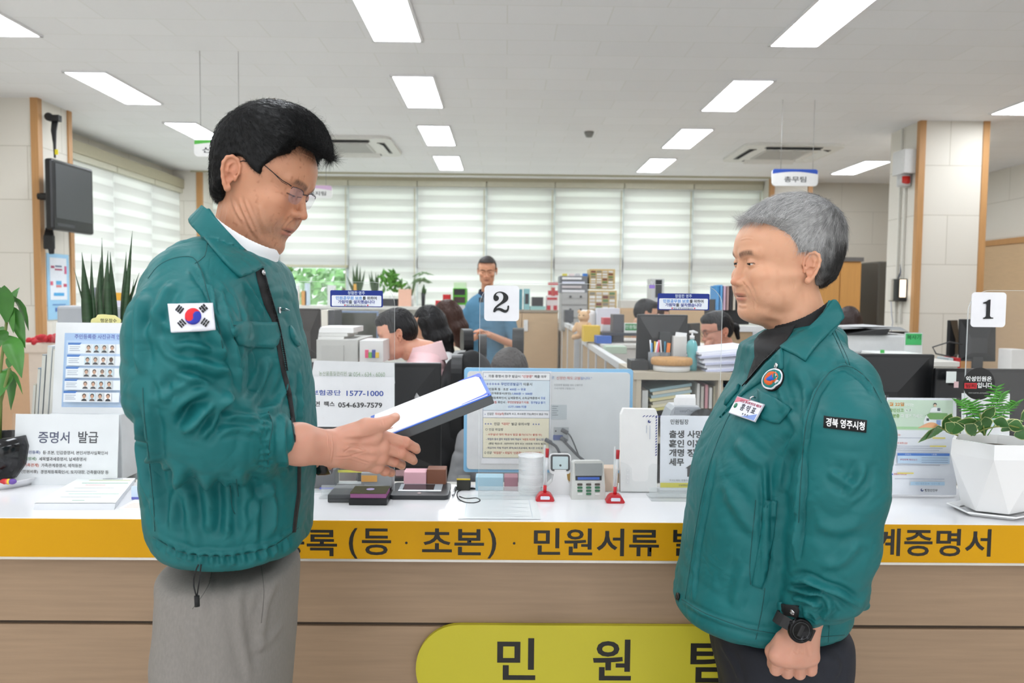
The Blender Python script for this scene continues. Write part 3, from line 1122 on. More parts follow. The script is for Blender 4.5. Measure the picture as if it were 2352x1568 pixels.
# neck down to the shoulders and the right arm with its open hand
nf = Field((-0.72, 1.2, 1.3), (-0.3, 1.66, 1.68), 0.004)
nf.cap(np.array(LH.m @ Vector((0.004, 0, -0.06))), np.array(P(545, 660, 1.46)), 0.049, 0.056, 0.02)
nf.ell(np.array(P(520, 700, 1.46)), (0.07, 0.12, 0.05), 0.04)
nv, nq = nf.mesh()
neck = (nv, nq, flat_tint(nv, 'bb7f5e'))
def hand_open():
 h = 0.0013
 a = P(600, 960, 1.3)
 b = P(985, 1100, 1.55)
 f = Field((a.x - 0.10, 1.22, b.z - 0.05), (b.x + 0.05, 1.62, a.z + 0.10), h)
 H = lambda px, py, Y: np.array(P(px, py, Y))
 el, w0, w1 = H(560, 1012, 1.27), H(690, 1020, 1.34), H(765, 1030, 1.39)
 f.chain([el, w0, w1], [0.033, 0.031, 0.0275], 0.012, flat=((0, 0, 1), 1.12))
 palm = H(826, 1030, 1.425)
 f.chain([w1, palm], [0.0275, 0.037], 0.02, flat=((0.35, 1, 0), 0.6))
 mcp = [H(876, 1001, 1.435), H(880, 1027, 1.43), H(876, 1051, 1.435), H(866, 1071, 1.445)]
 for i, p in enumerate(mcp):
  f.cap(H(790, 1012 + i * 13, 1.405 + .004 * i), p, 0.017, 0.0125, 0.014)
  f.ell(p + np.array([0, -0.004, 0]), 0.0105, 0.008)
 fing = [([mcp[0], H(931, 1016, 1.455), H(953, 1028, 1.475), H(957, 1033, 1.482)], [0.0118, 0.0102, 0.0092, 0.0078]),
   ([mcp[1], H(921, 1040, 1.45), H(944, 1052, 1.475), H(950, 1058, 1.487)], [0.0118, 0.0102, 0.0092, 0.0078]),
   ([mcp[2], H(905, 1059, 1.46), H(921, 1066, 1.485), H(923, 1070, 1.495)], [0.0112, 0.0098, 0.0088, 0.0074]),
   ([mcp[3], H(884, 1081, 1.465), H(898, 1085, 1.485), H(901, 1087, 1.495)], [0.0102, 0.0088, 0.0078, 0.0066])]
 for pts, rs in fing:
  f.chain(pts, rs, 0.0022)
  f.ell(pts[1] + np.array([0, -0.0018, 0.0008]), 0.0098, 0.004)
 cmc, tm, ti, tt = H(788, 1003, 1.395), H(842, 979, 1.40), H(884, 972, 1.41), H(908, 958, 1.418)
 f.chain([cmc, tm, ti, tt], [0.020, 0.0145, 0.0112, 0.0085], 0.007)
 f.ell(H(848, 1000, 1.41), (0.025, 0.010, 0.014), 0.012)
 v, q = f.mesh()
 v, q = keep_largest(v, q)
 n = normals(v, q)
 S = Surface(v, q)
 L = []
 for i, (a, b) in enumerate((((775, 1012), (872, 1000)), ((775, 1020), (876, 1027)), ((775, 1032), (872, 1051)))):
  L.append((S.line([a, ((a[0] + b[0]) / 2, (a[1] + b[1]) / 2 + 2), b], 1.4), 0.004, -0.0016))
 for l in ([(790, 1040), (800, 1030), (822, 1026), (840, 1036)], [(760, 1050), (800, 1048), (846, 1034)], [(800, 1047), (828, 1056), (850, 1064)]):
  L.append((S.line(spline(l, 8), 1.4), 0.0016, -0.0012))
 for l in ([(760, 990), (764, 1030), (758, 1068)], [(752, 992), (755, 1030)], [(925, 1008), (930, 1022)], [(930, 1007), (936, 1022)], [(914, 1032), (918, 1044)], [(876, 963), (880, 978)]):
  L.append((S.line(spline(l, 8), 1.4), 0.0012, 0.0006))
 v = creases(v, n, L)
 t = flat_tint(v, 'cb9680', 0.15, 70)
 for p in [m_ for m_ in mcp] + [x[0][1] for x in fing]:
  w = (0.45 * np.exp(-(np.linalg.norm(v - p, axis=1) / 0.011) ** 2))[:, None]
  t = t * (1 - w) + np.array(srgb('c06a50')[:3]) * w
 nail = H(911, 951, 1.412)
 w = np.clip(1.6 - np.linalg.norm((v - nail) / np.array([0.007, 0.006, 0.0035]), axis=1), 0, 1)[:, None] * 0.7
 t = t * (1 - w) + np.array(srgb('e2b7a4')[:3]) * w
 return v, q, t
def hand_under():
 """left hand carrying the folder from below, mostly behind the other one"""
 h = 0.0025
 H = lambda px, py, Y: np.array(P(px, py, Y))
 f = Field((-0.50, 1.44, 1.08), (-0.15, 1.74, 1.34), h)
 w = H(735, 1052, 1.56)
 f.chain([H(660, 1060, 1.6), w], [0.04, 0.031], 0.02)
 palm = H(800, 1034, 1.55)
 f.chain([w, palm], [0.03, 0.034], 0.02, flat=((0, 0.4, 1), 0.55))
 for i in range(4):
  b = H(835, 1026, 1.51 + i * 0.021)
  f.chain([palm, b, b + np.array([0.034, 0.004, 0.014]), b + np.array([0.056, 0.006, 0.03])], [0.014, 0.0105, 0.0095, 0.008], 0.004)
 f.chain([w, H(790, 1010, 1.50), H(825, 985, 1.495), H(850, 978, 1.50)], [0.018, 0.014, 0.0115, 0.009], 0.006)
 v, q = f.mesh()
 v, q = keep_largest(v, q)
 return v, q, flat_tint(v, 'c08a72')
skin_body('body', [lh, neck, hand_open(), hand_under()], LM)
for s in (-1, 1):
 eyeball(LM, Matrix.Translation(-LM.location) @ LH.m, s, gaze=(0, 0.5))
# hair: outline then hairline, both closed loops in photo pixels
l_out = [(495, 440), (492, 400), (494, 345), (505, 305), (525, 277), (553, 256), (585, 240), (620, 233), (655, 236), (690, 247), (718, 262), (742, 285), (757, 315), (762, 345), (756, 372), (744, 390),
         (736, 380), (728, 400), (700, 430), (640, 470), (560, 480), (505, 470)]
l_line = [(440, 470), (440, 200), (800, 200), (800, 400), (742, 392), (735, 362), (722, 345), (700, 335), (680, 326), (672, 330), (662, 350), (640, 362), (618, 378), (608, 388), (604, 402), (596, 400), (582, 388), (566, 368), (549, 358),
          (530, 362), (520, 385), (514, 410), (506, 430), (497, 452)]
v, q = hair_block(LH, l_out, l_line, h=0.18, half=8.35, depth=5.6, seed=4, rough=0.12)
lv = LH.w(v)
hair = link_mesh('hair', quad_mesh('hair', lv, q), HAIR_BLACK)
world_parent(hair, LM)
n = normals(v, q)
rg = np.random.default_rng(5)
wgt = 1 + 3 * np.clip(v[:, 0] / 7, 0, 1) * np.clip((v[:, 2] - 5) / 4, 0, 1)
ix = rg.choice(len(v), 17000, replace=False, p=wgt / wgt.sum())
pv, pn = v[ix], n[ix]
whorl = np.array([-5.5, 0, 10.5])
d = pv - whorl
d[:, 2] -= 0.4 * np.clip(-pv[:, 0], 0, 9)
d = d - pn * (d * pn).sum(1, keepdims=True)
d /= np.linalg.norm(d, axis=1, keepdims=True) + 1e-6
top = np.clip((pv[:, 0] - 0) / 7, 0, 1) * np.clip((pv[:, 2] - 6) / 4, 0, 1)
d = d + pn * (0.12 + 0.42 * top)[:, None]
A = LH.A
ln = (0.012 + 0.020 * top) * rg.uniform(0.5, 1.2, len(pv))
world_parent(strands('hair_strands', LH.w(pv - pn * 0.15), d @ A.T, ln, 0.00022, HAIR_BLACK, None, 3, droop=0.10, jit=0.2, wave=0.2, nseg=6), LM)
iy = np.where((v[:, 2] > 7.5) & (v[:, 0] > -5))[0]
iy = rg.choice(iy, 1500)
pv, pn = v[iy], n[iy]
d = pn * .6 + np.array([.7, 0, .35]) + rg.normal(0, .45, pv.shape)
world_parent(strands('curly_strands', LH.w(pv - pn * 0.1), d @ A.T, rg.uniform(.014, .030, len(pv)), 0.00013, HAIR_BLACK, None, 6, droop=.16, jit=.25, nseg=9, wave=.28), LM)
# jacket
def l_extra(f):
 # hem band gathered by elastic, cuff
 pass
Y0 = 1.46
ZL = lambda py: float(P(500, py, Y0).z)
def lk(py, xb, xf, w, n=2.4, yc=0.0):
 return (ZL(py), float(P(xb, py, Y0).x), float(P(xf, py, Y0).x), Y0 + yc, w, n)
LW = lambda l: [np.array(P(*p)) for p in l]
l_loft = [lk(1252, 398, 702, 0.165), lk(1238, 392, 706, 0.178), lk(1205, 379, 706, 0.19), lk(1165, 368, 708, 0.195), lk(1100, 360, 712, 0.195), lk(1000, 357, 715, 0.195), lk(900, 352, 708, 0.2),
          lk(800, 349, 692, 0.21), lk(745, 342, 676, 0.215), lk(680, 368, 664, 0.215), lk(640, 392, 655, 0.205), lk(600, 406, 636, 0.17), lk(575, 412, 600, 0.13), lk(545, 442, 560, 0.09)]
near = (LW([(440, 668, 1.31), (424, 780, 1.235), (425, 900, 1.225), (462, 1000, 1.23), (520, 1010, 1.25), (602, 1008, 1.30)]), [0.072, 0.085, 0.083, 0.068, 0.060, 0.056], 0.035)
far = (LW([(575, 672, 1.61), (572, 850, 1.67), (590, 1000, 1.68), (640, 1035, 1.64), (672, 1048, 1.6)]), [0.07, 0.07, 0.06, 0.055, 0.05], 0.035)
def l_ex(f):
 # puffed cuff end and the loose back panel over the shoulder blades
 c = np.array(P(614, 1008, 1.305))
 f.ell(c, (0.014, 0.050, 0.059), 0.02)
l_lines = [
 # (polyline px, width m, depth m)
 ([(400, 800), (430, 792), (470, 800), (500, 812)], 0.006, 0.004),
 ([(345, 700), (370, 740), (420, 762)], 0.008, 0.003),
 ([(470, 690), (478, 740), (500, 780), (520, 830)], 0.010, 0.007),
 ([(448, 607), (466, 640), (490, 672), (505, 705)], 0.006, 0.005),
 ([(395, 640), (370, 690), (350, 740), (335, 790)], 0.010, 0.005),
 ([(440, 830), (480, 845), (515, 850), (538, 862)], 0.009, 0.006),
 ([(535, 905), (500, 925), (470, 950), (430, 1000)], 0.012, 0.011),
 ([(532, 900), (510, 935), (490, 975), (455, 1010)], 0.008, 0.008),
 ([(520, 905), (480, 900), (430, 915), (385, 950)], 0.011, 0.007),
 ([(470, 870), (430, 880), (390, 905), (360, 930)], 0.010, 0.006),
 ([(415, 1000), (440, 970), (470, 930)], 0.009, 0.007),
 ([(360, 860), (372, 900), (390, 930)], 0.007, 0.004),
 ([(500, 960), (545, 955), (600, 960)], 0.006, 0.004),
 ([(495, 1000), (540, 985), (600, 995)], 0.006, 0.003),
 ([(330, 920), (345, 1000), (352, 1080), (360, 1180)], 0.010, 0.008),
 ([(315, 960), (325, 1060), (345, 1150), (370, 1230)], 0.012, 0.006),
 ([(390, 1060), (420, 1120), (440, 1200), (450, 1270)], 0.012, 0.006),
 ([(520, 1100), (525, 1160), (520, 1240)], 0.010, 0.006),
 ([(570, 1110), (590, 1180), (585, 1250)], 0.009, 0.004),
 ([(640, 1110), (600, 1150), (560, 1230)], 0.010, 0.004),
 ([(560, 700), (570, 780), (590, 860)], 0.008, 0.003),
 ([(620, 820), (600, 880), (570, 930)], 0.010, 0.005),
 ([(660, 860), (640, 930), (600, 935)], 0.009, 0.004),
 ([(500, 640), (540, 690), (560, 740)], 0.007, 0.003),
 ([(352, 1225), (420, 1262), (520, 1270), (620, 1250), (685, 1205)], 0.004, 0.003),
 ([(330, 660), (318, 720), (316, 790), (325, 860)], 0.010, 0.006), ([(508, 640), (516, 700), (530, 760), (545, 830), (560, 900)], 0.008, 0.005), ([(480, 640), (492, 690), (512, 730)], 0.004, 0.003), ([(488, 680), (500, 715), (520, 745)], 0.004, 0.003),
 ([(560, 640), (590, 690), (610, 730)], 0.006, 0.003), ([(360, 770), (380, 810), (420, 830), (470, 832)], 0.006, 0.003), ([(400, 860), (440, 868), (490, 880)], 0.006, 0.004), ([(545, 1080), (560, 1140), (556, 1220)], 0.012, 0.006),
 ([(610, 1100), (630, 1160), (625, 1230)], 0.010, 0.005), ([(470, 1090), (480, 1160), (476, 1230)], 0.012, 0.006), ([(420, 1070), (400, 1140), (395, 1220)], 0.010, 0.005), ([(655, 950), (650, 1020), (660, 1090)], 0.008, 0.004), ([(690, 850), (694, 930), (690, 1010)], 0.008, 0.004),
] + [([(358 + 25 * i, 1228 + 42 * math.sin(PI * (i + 1) / 14)), (362 + 25 * i, 1252 + 50 * math.sin(PI * (i + 1) / 14))], 0.005, 0.0028) for i in range(13)] \
  + [([(622 - 3 * (i % 2), 950 + 15 * i), (600, 955 + 14 * i)], 0.004, 0.004) for i in range(9)]
v, q = make_jacket(LM, l_loft, [near, far], l_ex, (-0.92, 1.10, 0.92), (-0.2, 1.86, 1.66), 0.0032, l_lines, 11, folds=0.0035)
# hollow of the cuff
LJ = Surface(v, q)
LJP = PLAIN
jacket = world_parent(link_mesh('jacket', quad_mesh('jacket', v, q), TEAL), LM)
def on_jacket(o, par=None):
 o.parent = par or jacket
 return o
def jp(S, poly, name, m, par, **k):
 o = patch_on(S, spline(poly, 9, True) if k.pop('round', False) else poly, name, m, None, **k)
 o.parent = par
 return o
# placket, zip, flap pocket, patches
jp(LJ, [(596, 600), (612, 640), (622, 690), (634, 730), (644, 790), (655, 850), (668, 900), (676, 960), (684, 1010), (690, 1075), (689, 1140), (682, 1190), (678, 1222), (671, 1222), (675, 1180), (682, 1130), (683, 1070), (676, 1010), (668, 960), (658, 900), (645, 850),
  (634, 790), (624, 735), (606, 700), (592, 650), (585, 615)], 'zip_placket', BLACK_CLOTH, jacket, lift=0.0015, thick=0.002, Yd=1.3)
jp(LJ, [(527, 740), (560, 738), (600, 739), (632, 741), (641, 770), (636, 790), (628, 800), (570, 797), (546, 792), (533, 768)], 'pocket_flap', TEAL, jacket, lift=0.004, thick=0.003, Yd=1.3)
jp(LJ, [(664, 748), (672, 756), (682, 778), (688, 792), (684, 796), (676, 790), (668, 775)], 'pocket_flap', TEAL, jacket, lift=0.004, thick=0.003, Yd=1.3)
seams('stitching', LJ, [[(448, 605), (470, 588), (476, 556)], [(340, 640), (362, 612), (395, 594), (434, 589), (452, 600), (468, 640), (482, 690), (500, 740), (512, 800)], [(536, 747), (600, 746), (630, 748)],
      [(328, 890), (332, 960), (342, 1050), (352, 1150), (356, 1220)], [(528, 1115), (533, 1165), (540, 1180)], [(352, 1232), (420, 1268), (520, 1276), (620, 1256), (685, 1212)],
      [(543, 1100), (548, 1140)], [(616, 945), (626, 975), (620, 1010), (614, 1075)]], jacket, TEAL_DARK)
# collars: white shirt inside, jacket collar folded over it
toLM = lambda o: world_parent(o, LM)
lc_ax = [np.array(P(572, 470, 1.46)), np.array(P(548, 560, 1.46)), np.array(P(515, 650, 1.46))]
lshirt = shell('shirt_collar', [(lc_ax, [0.060, 0.069, 0.10], None)], [(482, 492), (500, 500), (520, 515), (560, 540), (600, 562), (638, 577), (657, 590), (650, 606), (632, 622), (600, 625), (560, 600), (515, 560), (480, 520)], 1.40,
               mat('white_shirt', 'f2f2f4', 0.7), toLM, wob=0.001)
lcone = cone_surface(lc_ax, [0.066, 0.084, 0.135], (-0.75, 1.25, 1.4), (-0.25, 1.7, 1.75))
lcol = shell('collar', [(lc_ax, [0.066, 0.082, 0.140], None)], [(470, 475), (450, 494), (439, 507), (447, 524), (470, 552), (500, 588), (526, 617), (549, 638), (552, 638), (580, 627), (604, 613), (588, 598), (560, 570), (530, 538), (505, 510), (485, 487)], 1.38,
             TEAL, on_jacket, thick=0.002, k=0.03)
LJC = Both(LJ, lcone)
jp(LJC, spline([(469, 475), (452, 492), (439, 507), (447, 524), (470, 552), (500, 588), (526, 617), (549, 638)], 10) + [(552, 638), (580, 627), (604, 613)] + spline([(602, 610), (588, 598), (560, 570), (530, 538), (505, 510), (485, 487)], 10), 'collar_leaf', TEAL, jacket,
   lift=0.006, thick=0.002, Yd=1.36, step=6)
# ---------------------------------------------------------------- the man on the right, arms at his sides
RH = Head(0.576, 1.64, 1.531, 189, 5.5, -2.2, 0.965)
RM = person('man with short grey hair in teal jacket over black shirt, arms hanging down', (0.62, 1.63, 0))
rp = dict(full=1.0, occ=1.0, ear_x=-1.7, jaw=1.07, cheek=1.06, lid=-0.12, open=0.24, nose=-0.2, beard=0.12, brow=0.85, chin=-0.3, flush='cf9070', ear=1.02)
f = Field((-11, -9.8, -12.5), (12.8, 9.8, 14), 0.13)
head_field(f, rp)
f.ell((4.5, 0, -8.8), (4.5, 4.6, 2.6), 2.0)
nb = np.array(RH.inv @ P(1850, 800, 1.63)) * 100
f.cap((-1.2, 0, -3.0), nb * 0.6 + np.array([-0.2, 0, -1.2]), 5.9, 6.3, 2.5)
v, q = f.mesh()
v, q = keep_largest(v, q)
v = relax(v, q, 3)
rt = skin_tint(v, rp, 'd6a283')
rhv = face_lines(RH.w(v), q, [([(1712, 648), (1724, 662), (1732, 684), (1738, 700)], .0035, .0014), ([(1728, 686), (1734, 698), (1732, 710)], .0022, .0012), ([(1696, 699), (1706, 703), (1716, 701)], .003, .0014), ([(1745, 712), (1765, 725), (1800, 735)], .008, .002),
 ([(1820, 640), (1822, 655), (1820, 668)], .0015, .0007), ([(1814, 640), (1815, 655)], .0015, .0006), ([(1700, 551), (1716, 547), (1730, 549)], .0018, .0006), ([(1735, 612), (1745, 610)], .0012, .0005)])
rh = (rhv, q, rt)
nf = Field((0.40, 1.32, 0.78), (0.86, 1.88, 1.55), 0.005)
for _a in ([(1880, 840, 1.6), (1935, 895, 1.47), (1930, 1130, 1.385), (1896, 1345, 1.40), (1866, 1385, 1.41)], [(1860, 840, 1.65), (1806, 862, 1.77), (1755, 1100, 1.81), (1722, 1240, 1.775)]):
 nf.chain([np.array(P(*p)) for p in _a], [.05, .05, .042, .034, .03], .02)
nf.cap(np.array(RH.m @ Vector((-0.012, 0, -0.05))), np.array(P(1870, 820, 1.63)), 0.056, 0.064, 0.02)
nf.ell(np.array(P(1870, 850, 1.63)), (0.07, 0.12, 0.05), 0.04)
nv, nq = nf.mesh()
rneck = (nv, nq, flat_tint(nv, 'cf9a7c'))
def fist():
 H = lambda px, py, Y: np.array(P(px, py, Y))
 f = Field((0.40, 1.30, 0.68), (0.66, 1.56, 0.96), 0.0013)
 Yc = 1.41
 f.chain([H(1868, 1380, Yc), H(1842, 1450, Yc), H(1838, 1474, Yc)], [0.034, 0.028, 0.029], 0.015, flat=((0, 1, 0), 0.85))
 # back of the hand
 xs = [1786, 1810, 1838, 1862]
 ys = [1506, 1512, 1513, 1507]
 mcp = [H(x, y, Yc + d) for x, y, d in zip(xs, ys, (-0.006, -0.010, -0.008, -0.002))]
 for i, m_ in enumerate(mcp):
  f.cap(H(1822 + 9 * i, 1462, Yc), m_, 0.019, 0.0155, 0.016)
  f.ell(m_, 0.0125, 0.008)
 f.ell(H(1824, 1490, Yc + .004), (0.036, 0.017, 0.030), 0.012)
 tips = [(1782, 1539), (1808, 1546), (1836, 1548), (1862, 1540)]
 for i, (m_, (x, y)) in enumerate(zip(mcp, tips)):
  pip = H(x, y - 2, Yc + 0.008)
  dip = H(x + 2, y - 9, Yc + 0.030)
  tp = H(x + 3, y - 26, Yc + 0.034)
  f.chain([m_, pip, dip, tp], [0.0135, 0.0112, 0.0105, 0.009], 0.0025)
 # thumb lies in front, along the forefinger
 f.chain([H(1800, 1470, Yc + .006), H(1776, 1496, Yc + .022), H(1778, 1524, Yc + .034), H(1792, 1538, Yc + .042)], [0.017, 0.014, 0.0115, 0.0095], 0.006)
 v, q = f.mesh()
 v, q = keep_largest(v, q)
 n = normals(v, q)
 S = Surface(v, q)
 L = []
 for x0, x1 in ((1830, 1812), (1842, 1838), (1852, 1860)):
  L.append((S.line([(x0, 1475), ((x0 + x1) / 2, 1492), (x1, 1508)], 1.4), 0.0035, -0.0012))
 for l in ([(1822, 1490), (1830, 1500), (1848, 1494)], [(1775, 1530), (1784, 1533)], [(1802, 1537), (1814, 1539)]):
  L.append((S.line(spline(l, 8), 1.4), 0.0013, 0.0006))
 v = creases(v, n, L)
 t = flat_tint(v, 'c99680', 0.15, 70)
 for p in mcp:
  w = (0.4 * np.exp(-(np.linalg.norm(v - p, axis=1) / 0.012) ** 2))[:, None]
  t = t * (1 - w) + np.array(srgb('bb6a58')[:3]) * w
 return v, q, t
def far_hand():
 H = lambda px, py, Y: np.array(P(px, py, Y))
 f = Field((0.40, 1.66, 0.60), (0.74, 1.90, 1.1), 0.003)
 w = H(1714, 1262, 1.77)
 f.chain([H(1728, 1215, 1.775), w], [0.034, 0.029], 0.015)
 pm = w + np.array([-.005, 0, -.06])
 f.chain([w, pm], [0.029, 0.034], 0.015, flat=((0, 1, 0), 0.6))
 for i in range(4):
  a = pm + np.array([-.027 + i * .018, 0, -.02])
  f.chain([pm, a, a + np.array([0, 0, -0.035]), a + np.array([0.012, 0, -0.062])], [0.014, 0.0105, 0.0095, 0.008], 0.004)
 f.chain([w + np.array([-.01, 0, -.02]), w + np.array([-.035, -.01, -.05]), w + np.array([-.036, -.01, -.08])], [0.015, 0.012, 0.009], 0.006)
 v, q = f.mesh()
 v, q = keep_largest(v, q)
 return v, q, flat_tint(v, 'c99680')
skin_body('body', [rh, rneck, fist(), far_hand()], RM)
for s in (-1, 1):
 eyeball(RM, Matrix.Translation(-RM.location) @ RH.m, s, gaze=(0, 0.12))
r_out = [(1935, 560), (1933, 520), (1922, 490), (1898, 466), (1865, 449), (1828, 443), (1790, 448), (1758, 460), (1730, 478), (1708, 500), (1694, 520), (1700, 530), (1720, 520), (1740, 560), (1760, 600), (1800, 640), (1860, 670),
         (1895, 655), (1912, 640), (1926, 605)]
r_line = [(1990, 670), (1990, 400), (1670, 400), (1688, 518), (1712, 508), (1735, 502), (1754, 506), (1772, 522), (1782, 540), (1792, 556), (1806, 562), (1810, 578), (1816, 592), (1822, 592), (1832, 584), (1842, 578), (1857, 576), (1872, 588), (1881, 612),
          (1886, 640), (1893, 655), (1908, 652), (1918, 640), (1926, 660)]
v, q = hair_block(RH, r_out, r_line, h=0.18, half=8.5, depth=5.6, near=-0.07, seed=9, rough=0.1)
n = normals(v, q)
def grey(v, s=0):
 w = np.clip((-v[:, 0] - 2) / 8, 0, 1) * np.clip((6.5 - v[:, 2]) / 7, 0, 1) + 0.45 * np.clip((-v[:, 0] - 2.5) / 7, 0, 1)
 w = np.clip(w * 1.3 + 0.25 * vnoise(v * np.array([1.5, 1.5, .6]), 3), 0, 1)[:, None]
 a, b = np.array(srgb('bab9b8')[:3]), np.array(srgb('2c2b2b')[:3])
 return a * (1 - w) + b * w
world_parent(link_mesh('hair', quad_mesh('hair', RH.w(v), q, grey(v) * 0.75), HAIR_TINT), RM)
ix = rg.choice(len(v), 22000, replace=False)
pv, pn = v[ix], n[ix]
whorl = np.array([-6.5, 0, 10.5])
d = pv - whorl
d[:, 0] += 2.0
d[:, 2] -= 1.3 * np.clip(11 - pv[:, 2], 0, 12)
d = d - pn * (d * pn).sum(1, keepdims=True)
d /= np.linalg.norm(d, axis=1, keepdims=True) + 1e-6
d = d + pn * 0.16
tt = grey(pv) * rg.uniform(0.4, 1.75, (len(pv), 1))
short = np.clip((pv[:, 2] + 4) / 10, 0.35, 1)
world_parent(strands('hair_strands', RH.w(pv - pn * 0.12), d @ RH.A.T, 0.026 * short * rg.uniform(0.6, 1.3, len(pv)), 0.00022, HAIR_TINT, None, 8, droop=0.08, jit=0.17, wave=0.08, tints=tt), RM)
Y0 = 1.63
def rk(py, xf, xb, w, n=2.4, yc=0.0):
 return (float(P(1800, py, Y0).z), float(P(xf, py, Y0).x), float(P(xb, py, Y0).x), Y0 + yc, w, n)
r_loft = [rk(1416, 1570, 1915, 0.172), rk(1400, 1558, 1925, 0.185), rk(1350, 1560, 1930, 0.19, 2.6), rk(1310, 1566, 1935, 0.19), rk(1230, 1579, 1930, 0.195), rk(1150, 1589, 1940, 0.2), rk(1080, 1600, 1950, 0.2), rk(1000, 1630, 1964, 0.205), rk(930, 1667, 1964, 0.21),
          rk(870, 1708, 1940, 0.215), rk(820, 1716, 1928, 0.200), rk(790, 1722, 1918, 0.16), rk(765, 1760, 1922, 0.12), rk(735, 1815, 1905, 0.11)]
RW = lambda l: [np.array(P(*p)) for p in l]
near = (RW([(1935, 895, 1.47), (1938, 1000, 1.40), (1930, 1130, 1.385), (1918, 1250, 1.39), (1896, 1345, 1.40), (1848, 1392, 1.41)]), [0.070, 0.082, 0.077, 0.072, 0.064, 0.034], 0.03)
far = (RW([(1806, 862, 1.77), (1770, 1000, 1.81), (1755, 1100, 1.81), (1722, 1240, 1.775)]), [0.065, 0.062, 0.056, 0.042], 0.035)
def r_ex(f):
 f.cap(np.array(P(1952, 1360, 1.41)), np.array(P(1984, 1388, 1.42)), 0.03, 0.012, 0.03)
 f.cap(np.array(P(1848, 1388, 1.41)), np.array(P(1842, 1410, 1.412)), 0.034, 0.031, 0.015)
r_lines = [
 ([(1905, 855), (1880, 890), (1862, 930), (1850, 980), (1844, 1040)], 0.005, 0.006),
 ([(1905, 855), (1940, 838), (1985, 870), (2015, 915)], 0.004, 0.004),
 ([(1843, 1040), (1838, 1140), (1832, 1230), (1826, 1290)], 0.006, 0.008),
 ([(1800, 800), (1790, 860), (1800, 920), (1830, 990)], 0.010, 0.003),
 ([(1830, 850), (1850, 900), (1845, 960)], 0.010, 0.003),
 ([(1690, 1010), (1720, 1050), (1760, 1070)], 0.014, 0.005),
 ([(1660, 1100), (1700, 1180), (1750, 1230)], 0.016, 0.004),
 ([(1640, 1050), (1620, 1150), (1600, 1270), (1590, 1380)], 0.006, 0.004),
 ([(1830, 1000), (1800, 1060), (1790, 1130)], 0.012, 0.005),
 ([(1720, 1300), (1700, 1340), (1690, 1400)], 0.015, 0.004),
 ([(1755, 1060), (1760, 1160), (1758, 1250), (1752, 1345)], 0.006, 0.005),
 ([(1900, 1080), (1930, 1100), (1965, 1120)], 0.009, 0.004),
 ([(1985, 1060), (1970, 1110), (1935, 1150)], 0.010, 0.006),
 ([(2000, 1110), (1975, 1140), (1945, 1160)], 0.007, 0.004),
 ([(1870, 1200), (1920, 1215), (1980, 1200)], 0.014, 0.004),
 ([(1975, 1240), (1930, 1290), (1880, 1300)], 0.012, 0.004),
 ([(1810, 1340), (1850, 1332), (1890, 1350), (1930, 1365), (1975, 1395)], 0.007, 0.009),
 ([(1805, 1352), (1850, 1360), (1880, 1362), (1900, 1375)], 0.005, 0.008),
 ([(1815, 1372), (1855, 1378), (1885, 1395)], 0.006, 0.007),
 ([(1900, 1375), (1905, 1400), (1885, 1420)], 0.006, 0.006),
 ([(1560, 1378), (1620, 1412), (1700, 1440), (1780, 1455)], 0.003, 0.003),
] + [([(1846 + 6 * i, 1396 + 3 * i), (1848 + 6 * i, 1424 + 2 * i)], 0.0028, 0.004) for i in range(6)]
v, q = make_jacket(RM, r_loft, [near, far], r_ex, (0.28, 1.28, 0.74), (0.86, 1.92, 1.47), 0.0032, r_lines, 21, folds=0.0026)
RJ = Surface(v, q)
rjacket = world_parent(link_mesh('jacket', quad_mesh('jacket', v, q), TEAL), RM)
def on_rj(o):
 o.parent = rjacket
 return o
rc_ax = [np.array(P(1836, 640, 1.63)), np.array(P(1846, 720, 1.63)), np.array(P(1872, 810, 1.63))]
shell('shirt_collar', [(rc_ax, [0.062, 0.070, 0.112], None)], [(1915, 690), (1900, 697), (1860, 722), (1820, 742), (1778, 758), (1755, 772), (1762, 800), (1775, 830), (1800, 800), (1860, 770), (1912, 730)], 1.55, BLACK_CLOTH, lambda o: world_parent(o, RM))
shell('collar', [(rc_ax, [0.070, 0.086, 0.150], None)], [(1908, 690), (1916, 690), (1925, 703), (1935, 728), (1932, 738), (1905, 765), (1880, 790), (1862, 812), (1850, 830), (1825, 815), (1796, 803), (1792, 800), (1812, 785), (1850, 757), (1880, 730), (1900, 706)], 1.53,
      TEAL, on_rj, thick=0.002, k=0.03)
rcone = cone_surface(rc_ax, [0.070, 0.088, 0.145], (0.4, 1.4, 1.2), (0.9, 1.85, 1.55))
RJC = Both(RJ, rcone)
o = patch_on(RJC, spline([(1908, 690), (1916, 690), (1925, 703), (1935, 728), (1932, 738), (1905, 765), (1880, 792), (1862, 814)], 10) + [(1850, 831), (1825, 815), (1796, 802)] + spline([(1794, 799), (1812, 785), (1850, 757), (1880, 730), (1900, 704)], 10), 'collar_leaf', TEAL, None,
             lift=0.006, thick=0.002, Yd=1.52, step=6)
o.parent = rjacket
